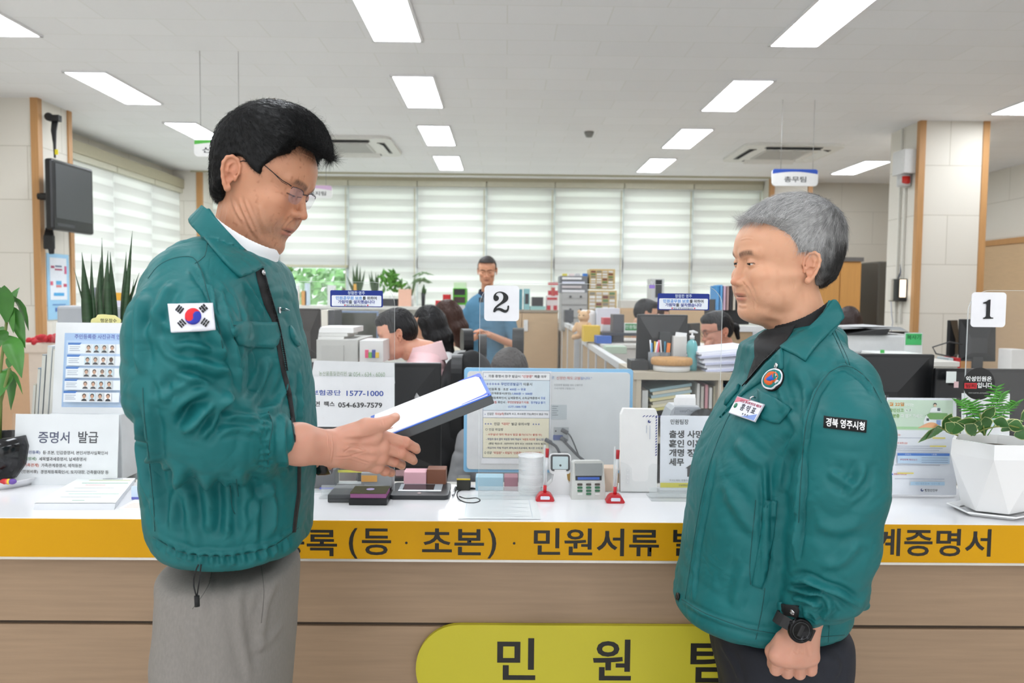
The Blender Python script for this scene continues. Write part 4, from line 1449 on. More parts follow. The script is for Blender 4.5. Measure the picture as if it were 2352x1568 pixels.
# ---------------------------------------------------------------- things worn: patches, badges, glasses, watches, trousers, shoes
def quad_frame(S, c, lift, Yd=1.4):
 """frame of a patch from its four photo corners (top left, top right, bottom right, bottom left): matrix with x along, z up, -y out; width, height"""
 h = []
 for p in c:
  l, n = S.hit(p[0], p[1], Yd)
  h.append(l + n * lift)
 x = ((h[1] - h[0]) + (h[2] - h[3])) / 2
 z = ((h[0] - h[3]) + (h[1] - h[2])) / 2
 o = (h[0] + h[1] + h[2] + h[3]) / 4
 w, ht = x.length, z.length
 x.normalize()
 z = (z - x * z.dot(x)).normalized()
 y = z.cross(x)
 return Matrix((( x.x, y.x, z.x, o.x), (x.y, y.y, z.y, o.y), (x.z, y.z, z.z, o.z), (0, 0, 0, 1))), w, ht
def text_at(mx, s, size, m, parent, **k):
 o = text(s, size, m, None, (0, 0, 0), **k)
 o.parent = parent
 o.matrix_local = mx @ Matrix.Rotation(PI / 2, 4, 'X')
 return o
def snap_button(S, px, py, parent, Yd=1.4, r=0.0048, m=None):
 l, n = S.hit(px, py, Yd)
 q = n.to_track_quat('Z', 'Y').to_matrix().to_4x4()
 o = MB()
 o.use(m or CHROME)
 o.lathe([(0, 0.0012), (r * .3, 0.0012), (r * .32, 0.0022), (r * .6, 0.0022), (r * .7, 0.001), (r * .95, 0.0018), (r, 0.0), (r, -0.002), (0, -0.002)], 20)
 o = o.build('snap_button', None, parent)
 o.matrix_local = Matrix.Translation(l + n * 0.004) @ q
 return o
WHITE_PATCH = mat('white_patch_cloth', 'e6e6ee', 0.8, bump=0.2, bscale=1500)
flag = jp(LJP, [(388, 704), (484, 702), (490, 759), (395, 764)], 'flag_patch', WHITE_PATCH, jacket, lift=0.0075, thick=0.005, Yd=1.2, step=5)
def circ(cx, cy, rx, ry, a0=0, a1=360, n=28, rot=0.0):
 out = []
 for i in range(n + (a1 - a0 < 360)):
  a = R(a0 + (a1 - a0) * i / n)
  x, y = rx * math.cos(a), ry * math.sin(a)
  out.append((cx + x * math.cos(rot) - y * math.sin(rot), cy + x * math.sin(rot) + y * math.cos(rot)))
 return out
cx, cy, rr = 441.5, 731, 17.3
t0 = R(-12)
top = [(cx + rr * math.cos(a), cy + rr * math.sin(a)) for a in [R(180 - 12 + i * 10) for i in range(19)]]
dx, dy = math.cos(t0), math.sin(t0)
sc = []
for i in range(13):       # small lobe right: bulges upward
 a = R(-12 - 180 * i / 12)
 sc.append((cx + dx * rr / 2 + rr / 2 * math.cos(a), cy + dy * rr / 2 + rr / 2 * math.sin(a)))
for i in range(1, 13):
 a = R(-12 + 180 * i / 12)
 sc.append((cx - dx * rr / 2 + rr / 2 * math.cos(a), cy - dy * rr / 2 + rr / 2 * math.sin(a)))
jp(LJP, circ(cx, cy, rr, rr), 'red_half', C('d4202c', 0.7), flag, lift=0.0090, thick=0.0012, step=4, Yd=1.2)
bot = [(cx + rr * math.cos(R(168 - i * 10)), cy + rr * math.sin(R(168 - i * 10))) for i in range(19)]
jp(LJP, bot + sc[1:-1], 'blue_half', C('20309c', 0.7), flag, lift=0.0096, thick=0.0016, step=4, Yd=1.2)
for (bx, by, ang, pat) in ((413.5, 716, -52, '111'), (463.5, 714, 50, '010'), (418, 745.5, 48, '101'), (467, 743.5, -55, '000')):
 for i in range(3):
  u = (i - 1) * 5.2
  a = R(ang)
  ox, oy = bx - u * math.sin(a), by + u * math.cos(a)
  segs = ((-7, 7),) if pat[i] == '1' else ((-7, -0.8), (0.8, 7))
  for s0, s1 in segs:
   pl = [(ox + s * math.cos(a) - t * math.sin(a), oy + s * math.sin(a) + t * math.cos(a)) for s, t in ((s0, -1.6), (s1, -1.6), (s1, 1.6), (s0, 1.6))]
   jp(LJP, pl, 'flag_bar', C('141414', 0.7), flag, lift=0.0090, thick=0.001, step=6, Yd=1.2)
# zip of the left jacket
z = MB()
zl = LJ.line(spline([(600, 618), (618, 680), (634, 735), (644, 780), (656, 850)], 8), 1.3, step=4, lift=0.0035)
z.tube(zl, 0.0014, n=6)
for i, p in enumerate(zl[::1]):
 z.box(p + Vector((0.0, -0.001, 0)), (0.004, 0.002, 0.0016))
z = z.build('zip', DARK_METAL, jacket)
sl = MB()
p0 = LJ.hit(642, 712, 1.3)[0] + Vector((0.0, -0.006, 0))
sl.box(p0, (0.009, 0.006, 0.012), bev=0.002)
sl.tube([p0 + Vector((.004, -.003, 0)), p0 + Vector((.014, -.006, -.0005)), p0 + Vector((.022, -.006, 0)), p0 + Vector((.014, -.006, .003)), p0 + Vector((.004, -.003, .002))], 0.0009, n=6)
sl.build('zip_pull', CHROME, jacket)
snap_button(LJ, 600, 627, jacket, 1.3)
# drawstring with its toggle
ds = MB()
a = [P(456, 1296, 1.262), P(447, 1318, 1.258), P(445, 1345, 1.258), P(452, 1372, 1.26)]
ds.tube([Vector(p) for p in spline([tuple(v) for v in a], 0.01)], 0.0013, n=6)
ds.tube([P(462, 1296, 1.262), P(458, 1330, 1.26), P(452, 1372, 1.26)], 0.0013, n=6)
ds.cyl(P(452, 1368, 1.26), P(453, 1392, 1.26), 0.0042)
world_parent(ds.build('drawstring', BLACK_CLOTH), LM)
# spectacles
GL = Matrix.Translation(-LM.location) @ LH.m
ln_ = [LH.xz(681, 453, -0.035), LH.xz(721, 466, 0.02)]
gx, gz = (ln_[0][0] + ln_[1][0]) / 2, (ln_[0][1] + ln_[1][1]) / 2
gl = thing('glasses', None, None)
gl.parent = LM
gl.matrix_local = GL @ Matrix.Scale(0.01, 4)
WIRE = mat('dark_wire', '25282c', 0.25, metal=0.8)
LENS = mat_clear('lens', (0.95, 0.93, 0.96), 0.07, 0.03, 'e8e4f0')
fr = MB()
gx = 9.15
for s in (-1, 1):
 # hinge block, temple arm back to the ear
 fr.tube([(gx - 0.2, s * 5.7, gz + 1.35), (gx - 0.6, s * 6.6, gz + 1.5), (gx - 1.5, s * 7.2, gz + 1.55), (3.5, s * 7.75, gz + 2.6), (-0.4, s * 8.0, 3.4), (-1.8, s * 7.9, 2.0)], 0.09, n=6)
 fr.tube([(gx - 0.6, s * 6.6, gz + 1.25), (gx - 1.5, s * 7.2, gz + 1.3), (5.5, s * 7.6, gz + 2.1)], 0.05, n=6)
 o = [(gx + 0.45 * (1 - (abs(y) / 5.8) ** 2) * 1.0, s * y, gz + zz) for y, zz in ((0.9, 0.7), (1.3, 1.25), (2.5, 1.5), (4.2, 1.5), (5.5, 1.35), (5.8, 0.9))]
 fr.tube(o, 0.07, n=6)
 fr.tube([(gx + .4, s * 1.1, gz + .2), (gx - 0.5, s * 1.2, gz - 0.2), (gx - .6, s * 1.05, gz - 0.8)], 0.06, n=6)
fr.tube([(gx + .4, -1.0, gz + .75), (gx + .75, 0, gz + 1.0), (gx + .4, 1.0, gz + .75)], 0.09, n=6)
fr.build('frame', WIRE, gl)
for s in (-1, 1):
 le = MB()
 prof = [(0.95, 0.7), (1.3, 1.25), (2.5, 1.5), (4.2, 1.5), (5.5, 1.35), (5.8, 0.8), (5.6, -0.4), (5.0, -1.3), (3.6, -1.6), (2.2, -1.45), (1.3, -0.8)]
 vs = [le.b.verts.new((gx + 0.45 * (1 - (abs(y) / 5.8) ** 2), s * y, gz + zz)) for y, zz in spline(prof, 0.3, True)]
 f1 = le.b.faces.new(vs)
 r_ = bmesh.ops.extrude_face_region(le.b, geom=[f1])
 bmesh.ops.translate(le.b, vec=(0.12, 0, 0), verts=[v for v in r_['geom'] if isinstance(v, bmesh.types.BMVert)])
 le._fin([v for v in le.b.verts])
 le.build('lens', LENS, gl)
# trousers and shoes of both men
GREY_WOOL = mat('grey_trouser_wool', '827d78', 0.85, noise=0.08, scale=260, bump=0.3, bscale=1200, stretch=(1, 1, .4))
NAVY = mat('navy_trouser_cloth', '171a24', 0.8, noise=0.08, scale=200, bump=0.2, bscale=900)
Z = lambda py, Y=1.46: float(P(500, py, Y).z)
X = lambda px, py=1400, Y=1.46: float(P(px, py, Y).x)
lo_ = [(Z(1285), X(382, 1285), X(682, 1285), 1.46, 0.165, 2.3), (Z(1400), X(384, 1400), X(674, 1400), 1.46, 0.178, 2.2), (Z(1500), X(395, 1500), X(664, 1500), 1.46, 0.178, 2.2), (Z(1600), X(412, 1600), X(652, 1600), 1.46, 0.17, 2.2), (Z(1660), X(420, 1660), X(640, 1660), 1.46, 0.165, 2.2)]
lxm = X(520, 1600)
LT, LTS = trousers('trousers', LM, lo_, [([(lxm, 1.46 + s * .085, 0.80), (lxm + 0.01, 1.46 + s * .10, 0.48), (lxm - .01, 1.46 + s * .11, 0.05)], [0.096, 0.078, 0.066]) for s in (-1, 1)], GREY_WOOL, (-0.75, 1.22, 0.02), (-0.2, 1.70, 1.1),
                 [([(486, 1310), (478, 1350), (455, 1400)], 0.004, 0.003), ([(560, 1300), (548, 1380), (556, 1460), (580, 1568)], 0.008, 0.004), ([(640, 1320), (610, 1400), (600, 1500)], 0.010, 0.005), ([(420, 1420), (440, 1500), (430, 1568)], 0.012, 0.004),
                  ([(660, 1420), (620, 1470), (560, 1500)], 0.009, 0.003)])
seams('seam', LTS, [[(487, 1303), (480, 1340), (462, 1372), (442, 1398)], [(600, 1300), (606, 1360), (600, 1430)]], LT, C('605c58', 0.8), r=0.0006)
for s in (-1, 1):
 shoe(LM, lxm, 1.46 + s * .11, 1)
Z2 = lambda py: float(P(1800, py, 1.63).z)
X2 = lambda px, py=1400: float(P(px, py, 1.63).x)
lo_ = [(Z2(1420), X2(1632, 1420), X2(1940, 1420), 1.63, 0.165, 2.3), (Z2(1500), X2(1643, 1500), X2(1936, 1500), 1.63, 0.175, 2.2), (Z2(1568), X2(1660, 1568), X2(1916, 1568), 1.63, 0.175, 2.2), (Z2(1640), X2(1668, 1640), X2(1900, 1640), 1.63, 0.165, 2.2)]
rxm = X2(1790, 1600)
RT, RTS = trousers('trousers', RM, lo_, [([(rxm, 1.63 + s * .085, 0.72), (rxm - .01, 1.63 + s * .10, 0.44), (rxm + .01, 1.63 + s * .11, 0.05)], [0.09, 0.074, 0.064]) for s in (-1, 1)], NAVY, (0.3, 1.40, 0.02), (0.85, 1.87, 1.0),
                   [([(1900, 1500), (1925, 1530), (1905, 1568)], 0.01, 0.006), ([(1650, 1470), (1680, 1520), (1700, 1568)], 0.01, 0.004)])
for s in (-1, 1):
 shoe(RM, rxm, 1.63 + s * .11, -1)
def jr(poly, name, m, par=None, **k):
 return jp(RJ, poly, name, m, par or rjacket, **k)
# right jacket: open neck with black shirt, placket, flap pocket, welt pocket, tab, patches
jp(RJC, [(1733, 784), (1745, 768), (1758, 758), (1790, 752), (1828, 744), (1815, 770), (1800, 792), (1784, 806), (1760, 828), (1740, 850), (1722, 872), (1713, 884), (1724, 850), (1735, 820)], 'shirt', BLACK_CLOTH, rjacket, lift=0.002, thick=0.002)
jr([(1797, 800), (1800, 815), (1799, 832), (1800, 846), (1785, 853), (1762, 868), (1738, 884), (1716, 899), (1696, 916), (1668, 945), (1655, 960), (1690, 920), (1712, 890), (1738, 862), (1760, 836), (1785, 812)], 'storm_flap', TEAL, lift=0.004, thick=0.003)
jr([(1742, 893), (1760, 902), (1790, 918), (1819, 939), (1806, 957), (1790, 973), (1772, 970), (1750, 962), (1745, 930)], 'pocket_flap', TEAL, lift=0.004, thick=0.003)
jr([(1670, 912), (1694, 888), (1701, 884), (1696, 898), (1680, 915), (1668, 932)], 'pocket_flap', TEAL, lift=0.006, thick=0.003)
jr([(1759, 1148), (1786, 1150), (1778, 1230), (1764, 1300), (1751, 1352), (1727, 1343), (1738, 1280), (1750, 1200)], 'side_pocket', TEAL, lift=0.003, thick=0.003)
zz = MB()
zl = RJ.line(spline([(1784, 806), (1762, 826), (1742, 848), (1722, 872), (1708, 888)], 6), 1.5, step=3.2, lift=0.004)
zz.tube(zl, 0.0013, n=6)
for p in zl:
 zz.box(p + Vector((0, -0.001, 0)), (0.0030, 0.002, 0.0012), rot=(0, R(40), 0))
zz.build('zip', DARK_METAL, rjacket)
snap_button(RJ, 1787, 841, rjacket, 1.5, 0.0055)
snap_button(RJ, 1560, 1370, rjacket, 1.6, 0.008, C('1a1512', 0.4))
seams('stitching', RJ, [[(1905, 855), (1880, 888), (1862, 930), (1850, 980), (1844, 1040), (1838, 1120), (1834, 1200)], [(1905, 855), (1925, 843), (1945, 840), (1972, 852), (2000, 880), (2025, 925)], [(1911, 762), (1925, 790), (1938, 820), (1946, 838)],
      [(1917, 757), (1932, 790), (1945, 818), (1952, 838)], [(1745, 903), (1780, 918), (1812, 941)], [(1736, 1148), (1728, 1230), (1722, 1300), (1724, 1342)], [(1757, 1350), (1750, 1400), (1742, 1440), (1736, 1468)],
      [(1566, 1376), (1620, 1408), (1700, 1438), (1740, 1448), (1850, 1462), (1940, 1458)], [(1690, 925), (1660, 985), (1632, 1060), (1612, 1140), (1596, 1230), (1584, 1310), (1574, 1375)], [(1905, 1430), (1902, 1475)]], rjacket, TEAL_DARK, Yd=1.5)
em = jr(circ(1778, 872, 21, 29, rot=R(32)), 'round_emblem', C('0d0d0f', 0.8), lift=0.005, thick=0.002, step=5)
jr(circ(1777, 871.5, 19.6, 27.5, rot=R(32)), 'emblem_rim', C('e4e4ea', 0.8), em, lift=0.0062, thick=0.001, step=5)
jr(circ(1777, 871, 16.6, 24, rot=R(32)), 'emblem_ring', C('1a7d7a', 0.8), em, lift=0.0070, thick=0.001, step=5)
jr(circ(1776, 869.5, 12.2, 18.5, rot=R(32)), 'emblem_disc', C('e8662a', 0.8), em, lift=0.0078, thick=0.001, step=5)
jr([(1766, 873), (1782, 858), (1786, 872), (1776, 877)], 'emblem_triangle', C('2a62c8', 0.8), em, lift=0.0085, thick=0.001, step=5)
# name badge
bc = [(1694.5, 920), (1753.5, 937), (1754.5, 969), (1696, 953)]
mxb, bw, bh = quad_frame(RJ, bc, 0.012)
bd = MB()
bd.box((0, 0, 0), (bw, 0.003, bh), bev=0.0006)
badge = bd.build('name_badge', C('b9bcc4', 0.25), rjacket, mw=mxb)
b2 = MB()
b2.box((0, -0.0018, 0), (bw * .96, 0.0008, bh * .92))
b2.build('badge_card', C('e8e8f2', 0.3), badge)
b3 = MB()
b3.use(C('d87a8c', 0.4)).prism([(-bw * .47, bh * .45), (-bw * .47, bh * .12), (-bw * .2, bh * .33), (bw * .05, bh * .45)], 0.0004, Matrix.Translation((0, -0.0026, 0)))
b3.use(C('7f9ad8', 0.4)).prism([(bw * .47, -bh * .45), (bw * .47, -bh * .1), (bw * .25, -bh * .28), (bw * .0, -bh * .45)], 0.0004, Matrix.Translation((0, -0.0026, 0)))
b3.use(C('1d7a58', 0.4)).lathe([(0, 0), (bh * .14, 0), (bh * .14, .0004), (0, .0004)], 16, (-bw * .37, -0.0023, -bh * .02), Matrix.Rotation(PI / 2, 4, 'X'))
b3.build('badge_print', None, badge)
text('홍 익 표', bh * .40, C('2c3040', 0.5), badge, (bw * .1, -0.0026, -bh * .02), bold=0.0002)
text('시민을 힘나게 영주를 새롭게', bh * .16, C('b8506a', 0.5), badge, (bw * .08, -0.0026, bh * .30))
text('민   원   팀', bh * .12, C('556070', 0.5), badge, (bw * .1, -0.0026, -bh * .33))
cl = MB()
cl.tube([(0, -0.002, bh * .45), (0, -0.003, bh * .6), (0.003, -0.002, bh * .7), (0.004, 0.004, bh * .7)], 0.0016, n=8)
cl.build('clip', CHROME, badge)
# sleeve patch
pc = [(1893.5, 955.5), (1990, 966), (1988, 993.5), (1892, 982)]
sp = jr([(1893.5, 955.5), (1941, 960.5), (1990, 966), (1988, 993.5), (1940, 988), (1892, 982)], 'sleeve_patch', C('0c0c0e', 0.85, bump=0.3), lift=0.003, thick=0.003, Yd=1.35)
mxp, pw, ph = quad_frame(RJ, [(1902, 957), (1981, 965), (1979, 992), (1901, 982)], 0.0065, 1.35)
text_on(RJ, [(1899, 961), (1984, 971), (1983, 989), (1898, 979)], '경북 영주시청', C('ececec', 0.7), sp, lift=0.0045, bold=0.02, Yd=1.35)
# cuff strap
st = jr([(1797, 1386), (1836, 1391), (1833, 1417), (1798, 1410)], 'cuff_strap', BLACK_CLOTH, lift=0.004, thick=0.003, Yd=1.4)
jr([(1790, 1382), (1798, 1382), (1800, 1412), (1785, 1405)], 'cuff_tab', TEAL, st, lift=0.006, thick=0.002, Yd=1.4)
snap_button(RJ, 1823, 1403, rjacket, 1.4, 0.0052)
# wrist watch on the right man's wrist
wc = P(1838, 1447, 1.368)
wn = (EYE - wc).normalized()
wt = thing('wrist_watch', None, None)
wt.parent = RM
wt.matrix_local = Matrix.Translation(Vector(wc) - RM.location) @ Matrix.Rotation(R(26), 4, 'Y') @ Matrix.Rotation(R(-6), 4, 'X')
w = MB()
mY = Matrix.Rotation(PI / 2, 4, 'X')
w.lathe([(0, -0.006), (0.0205, -0.006), (0.0222, -0.003), (0.0222, 0.003), (0.0208, 0.0052), (0.0175, 0.0052), (0.017, 0.0042), (0, 0.0042)], 48, mx=mY)
w.build('watch_case', mat('black_watch_case', '0e0e10', 0.2, metal=0.6), wt)
w = MB()
w.lathe([(0.0148, 0.0044), (0.0152, 0.0047), (0.0156, 0.0044)], 48, mx=mY)
w.build('dial_ring', C('3a3c3e', 0.3), wt)
for s in (-1, 1):
 MB().box((s * 0.0215, 0.001, 0.006), (0.003, 0.004, 0.004), bev=0.001).build('watch_button', DARK_METAL, wt)
w = MB()
for i in range(24):
 a0, a1 = 2 * PI * i / 24, 2 * PI * (i + 1) / 24
 for a, b in ((a0, a1),):
  A_ = Vector((-math.cos(a) * 0.0 + 0, 0.027 - math.cos(a) * 0.030, math.sin(a) * 0.036))
  B_ = Vector((0, 0.027 - math.cos(b) * 0.030, math.sin(b) * 0.036))
  w.box((A_ + B_) / 2, (0.021, (A_ - B_).length * 1.15, 0.0032), rot=(math.atan2((B_ - A_).z, (B_ - A_).y), 0, 0))
bm_ = w.build('strap', mat('black_rubber', '131315', 0.6), wt)
bm_.rotation_euler = (0, R(90), 0)
# second watch, on the left man's far wrist
w = MB()
w.lathe([(0.024, -0.012), (0.0355, -0.012), (0.0365, 0), (0.0355, 0.012), (0.024, 0.012)], 28, c=Vector(P(742, 1050, 1.565)) - LM.location, mx=Matrix.Rotation(R(82), 4, 'Y'))
w.build('wrist_watch', mat('black_watch', '121214', 0.25), LM)
# ---------------------------------------------------------------- the folder he holds
ft = thing('document_folder', 'grey folder with blank white paper on top held by left man', 'folder', (0, 0, 0))
A0, A1 = P(878, 1005, 1.48), P(1128, 906, 1.50)
B1 = P(1101, 858, 1.70)
ex = (A1 - A0).normalized()
L_ = (A1 - A0).length
ey = (B1 - A1)
Wd = ey.length
ey = (ey - ex * ey.dot(ex)).normalized()
ez = ex.cross(ey)
ft.matrix_world = Matrix(((ex.x, ey.x, ez.x, A0.x), (ex.y, ey.y, ez.y, A0.y), (ex.z, ey.z, ez.z, A0.z), (0, 0, 0, 1)))
o = MB()
o.b2((-0.03, 0, -0.019), (L_, Wd, -0.0012), bev=0.002)
o.build('folder_board', mat('grey_board', '4f5254', 0.6, bump=0.1), ft)
o = MB()
o.b2((-0.03, -0.0006, -0.0012), (L_ + .0005, Wd + .0006, 0.0004))
o.build('blue_cover', C('3a6ad0', 0.5), ft)
o = MB()
o.b2((-0.02, 0.003, 0.0004), (L_ - 0.006, Wd - 0.006, 0.0022))
o.build('paper', C('f6f6f8', 0.6), ft)
for pl in ([(L_ - .05, Wd - .004), (L_ - .003, Wd - .004), (L_ - .003, Wd - .05), (L_ - .012, Wd - .02)], [(L_ - .06, .004), (L_ - .003, .004), (L_ - .003, .022), (L_ - .014, .012)]):
 o = MB()
 fa = o.b.faces.new([o.b.verts.new((x, y, 0.0028)) for x, y in pl])
 e_ = bmesh.ops.extrude_face_region(o.b, geom=[fa])
 bmesh.ops.translate(o.b, vec=(0, 0, -0.0006), verts=[v for v in e_['geom'] if isinstance(v, bmesh.types.BMVert)])
 o.build('blue_corner', C('3b5be6', 0.5), ft)
# ================================================================ the room
CEIL = 3.10
YB = 11.1           # back wall
XL, XR = -4.45, 6.15
CREAM = None
def block_wall(name, c, bw=0.9, bh=0.45, joint='c5bfb0', flat=False):
 m = mat(name, c, 0.75, noise=0.025, scale=2.0)
 nt = m.node_tree
 b = nt.nodes['Principled BSDF']
 tc = nt.nodes.new('ShaderNodeTexCoord')
 sp = nt.nodes.new('ShaderNodeSeparateXYZ')
 nt.links.new(tc.outputs['Object'], sp.inputs[0])
 ad = nt.nodes.new('ShaderNodeMath')
 nt.links.new(sp.outputs['X'], ad.inputs[0])
 nt.links.new(sp.outputs['Y'], ad.inputs[1])
 cb = nt.nodes.new('ShaderNodeCombineXYZ')
 if flat:
  nt.links.new(sp.outputs['X'], cb.inputs[0])
  nt.links.new(sp.outputs['Y'], cb.inputs[1])
 else:
  nt.links.new(ad.outputs[0], cb.inputs[0])
  nt.links.new(sp.outputs['Z'], cb.inputs[1])
 br = nt.nodes.new('ShaderNodeTexBrick')
 br.inputs['Scale'].default_value = 1.0
 br.inputs['Brick Width'].default_value = bw
 br.inputs['Row Height'].default_value = bh
 br.inputs['Mortar Size'].default_value = 0.004
 br.inputs['Mortar Smooth'].default_value = 0.3
 br.inputs['Color1'].default_value = srgb(c)
 br.inputs['Color2'].default_value = tuple(v * 0.97 for v in srgb(c)[:3]) + (1,)
 br.inputs['Mortar'].default_value = srgb(joint)
 nt.links.new(cb.outputs[0], br.inputs['Vector'])
 nt.links.new(br.outputs['Color'], b.inputs['Base Color'])
 return m
WALL = block_wall('cream_wall', 'e6e1d6')
WALLG = block_wall('grey_wall', 'c9c4b8', joint='b5b0a5')
CEILM = block_wall('ceiling_board', 'f6f6f6', 0.6, 0.3, 'ecece8', flat=True)
WOODT = mat('light_wood', 'c2925e', 0.5, noise=0.10, scale=6, stretch=(14, 14, 0.6))
OAK = mat('pale_oak', '9c8268', 0.5, noise=0.10, scale=5, stretch=(0.8, 8, 16), bump=0.1, bscale=60)
BEIGE = mat('beige_laminate', 'd2b48e', 0.5, noise=0.05, scale=8, stretch=(1, 1, 8))
GREYP = C('c9cbcb', 0.5)
DGREY = C('5a5d60', 0.5)
MON = mat('monitor_black', '1b1c1e', 0.38, noise=0.05, scale=20)
SCR = mat('dark_screen', '2a2d30', 0.16, spec=0.6)
WHITEP = C('ececec', 0.45)
PAPER = C('f3f3f2', 0.7)
def slab(name, lo, hi, m):
 return structure(MB().b2(lo, hi).build(name, m))
slab('floor', (XL - .2, -5, -0.1), (XR + .2, YB + .2, 0), mat('floor_tile', 'd2d0cc', 0.35, noise=0.06, scale=3))
slab('ceiling', (XL - .2, -5, CEIL), (XR + .2, YB + .2, CEIL + 0.1), CEILM)
slab('wall_right', (XR, -5, 0), (XR + .2, YB, CEIL), WALL)
slab('wall_left', (XL - .2, -5, 0), (XL, 6.8, CEIL), WALL)
# window walls: sill wall below, lintel above, mullions; blinds hang inside
ZS, ZT = 0.85, 2.98
wb = MB()
wx0, wx1 = float(P(440, 500, YB).x), float(P(1745, 500, YB).x)
wb.b2((XL, YB, 0), (wx0, YB + .2, CEIL)).b2((wx1, YB, 0), (XR, YB + .2, CEIL)).b2((wx0, YB, 0), (wx1, YB + .2, ZS)).b2((wx0, YB, ZT), (wx1, YB + .2, CEIL))
structure(wb.build('wall_back', WALL))
wl = MB()
wl.b2((XL - .2, 6.8, 0), (XL, YB, ZS)).b2((XL - .2, 6.8, 2.85), (XL, YB, CEIL)).b2((XL - .2, 10.7, ZS), (XL, YB, 2.85))
structure(wl.build('wall_left_window', WALL))
FRAME = C('c3cccf', 0.4)
OUT = bpy.data.materials.new('daylit_trees')
OUT.use_nodes = True
nt = OUT.node_tree
bs = nt.nodes['Principled BSDF']
tc = nt.nodes.new('ShaderNodeTexCoord')
n1 = nt.nodes.new('ShaderNodeTexNoise')
n1.inputs['Scale'].default_value = 1.6
n1.inputs['Detail'].default_value = 8
nt.links.new(tc.outputs['Object'], n1.inputs['Vector'])
cr = nt.nodes.new('ShaderNodeValToRGB')
for i, (p_, c_) in enumerate(((0.32, '3f6b3c'), (0.45, '6fa35c'), (0.55, 'a7d19a'), (0.68, 'dcefe0'))):
 e_ = cr.color_ramp.elements[i] if i < 2 else cr.color_ramp.elements.new(p_)
 e_.position = p_
 e_.color = srgb(c_)
nt.links.new(n1.outputs[0], cr.inputs[0])
nt.links.new(cr.outputs[0], bs.inputs['Base Color'])
bs.inputs['Roughness'].default_value = 0.9
def tree(x, y, h, r, label, seed):
 t = thing('tree', label, 'tree', (x, y, -1.0), group='trees outside the window')
 o = MB()
 o.tube([(0, 0, 0), (0.05, 0, h * .35), (-.05, 0, h * .6), (0.02, 0, h * .9)], [0.16, 0.13, 0.1, 0.05], 8)
 for a in (-.8, .7, 0.2):
  o.tube([(0, 0, h * .45), (a * .6, 0.1, h * .62), (a * 1.3, 0.2, h * .8)], [0.07, 0.05, 0.02], 6)
 o.build('trunk', C('6b5a48', 0.9), t)
 g = np.random.default_rng(seed)
 o = MB()
 for i in range(900):
  p = Vector(g.normal(0, 1, 3)).normalized() * r * float(g.uniform(0.3, 1)) ** 0.5
  p.z *= 0.9
  p += Vector((0, 0, h * .8))
  s_ = float(g.uniform(0.06, 0.14))
  n_ = Vector(g.normal(0, 1, 3)).normalized()
  u_ = n_.orthogonal().normalized() * s_
  w_ = n_.cross(u_)
  o.quad(p - u_, p - w_ * .6, p + u_, p + w_ * .6)
 o.build('foliage', OUT, t)
SKYM = mat_glow('outdoor_light', 'e9f2ec', 1.5)
tree(-2.9, 14.2, 3.0, 1.0, 'bushy green tree outside the uncovered window, leftmost trunk', 1)
tree(-1.6, 17.2, 4.0, 1.35, 'taller green tree outside the uncovered window behind its neighbour', 2)
tree(-5.6, 17.5, 4.0, 1.5, 'green tree far outside beyond the left window frame', 3)
structure(MB().b2((-16, 12, -1.2), (16, 30, -1.0)).build('ground', mat('lawn', '7fae5e', 0.9, noise=0.3, scale=6)))
# windows of the back wall with mullions
px_div = [440, 480, 645, 803, 960, 1118, 1273, 1430, 1588, 1745]
xs = [float(P(p, 500, YB).x) for p in px_div]
xs[0] = wx0
for i in range(1, len(xs) - 1):
 w = MB()
 a, b = xs[i], xs[i + 1]
 w.b2((a, YB - .03, ZS), (a + .05, YB + .1, ZT)).b2((b - .05, YB - .03, ZS), (b, YB + .1, ZT)).b2((a, YB, ZS), (b, YB + .1, ZS + .06)).b2((a, YB, ZT - .06), (b, YB + .1, ZT)).b2((a, YB - .03, 1.84), (b, YB + .1, 2.0))
 o = structure(w.build('window_%d' % i, FRAME))
 structure(MB().b2((a + .05, YB + .04, ZS + .06), (b - .05, YB + .05, ZT - .06)).build('pane', mat_clear('window_glass', (0.95, 0.98, 0.96), 0.05), o))
for i in range(4):
 a = 6.95 + i * 0.94
 w = MB()
 w.b2((XL - .1, a, ZS), (XL, a + .05, 2.85)).b2((XL - .1, a + .89, ZS), (XL, a + .94, 2.85)).b2((XL - .1, a, ZS), (XL, a + .94, ZS + .06)).b2((XL - .1, a, 2.79), (XL, a + .94, 2.85))
 o = structure(w.build('window_%d' % (i + 9), FRAME))
 structure(MB().b2((XL - .06, a + .05, ZS + .06), (XL - .05, a + .89, 2.79)).build('pane', mat_clear('window_glass_left', (0.95, 0.98, 0.96), 0.05), o))
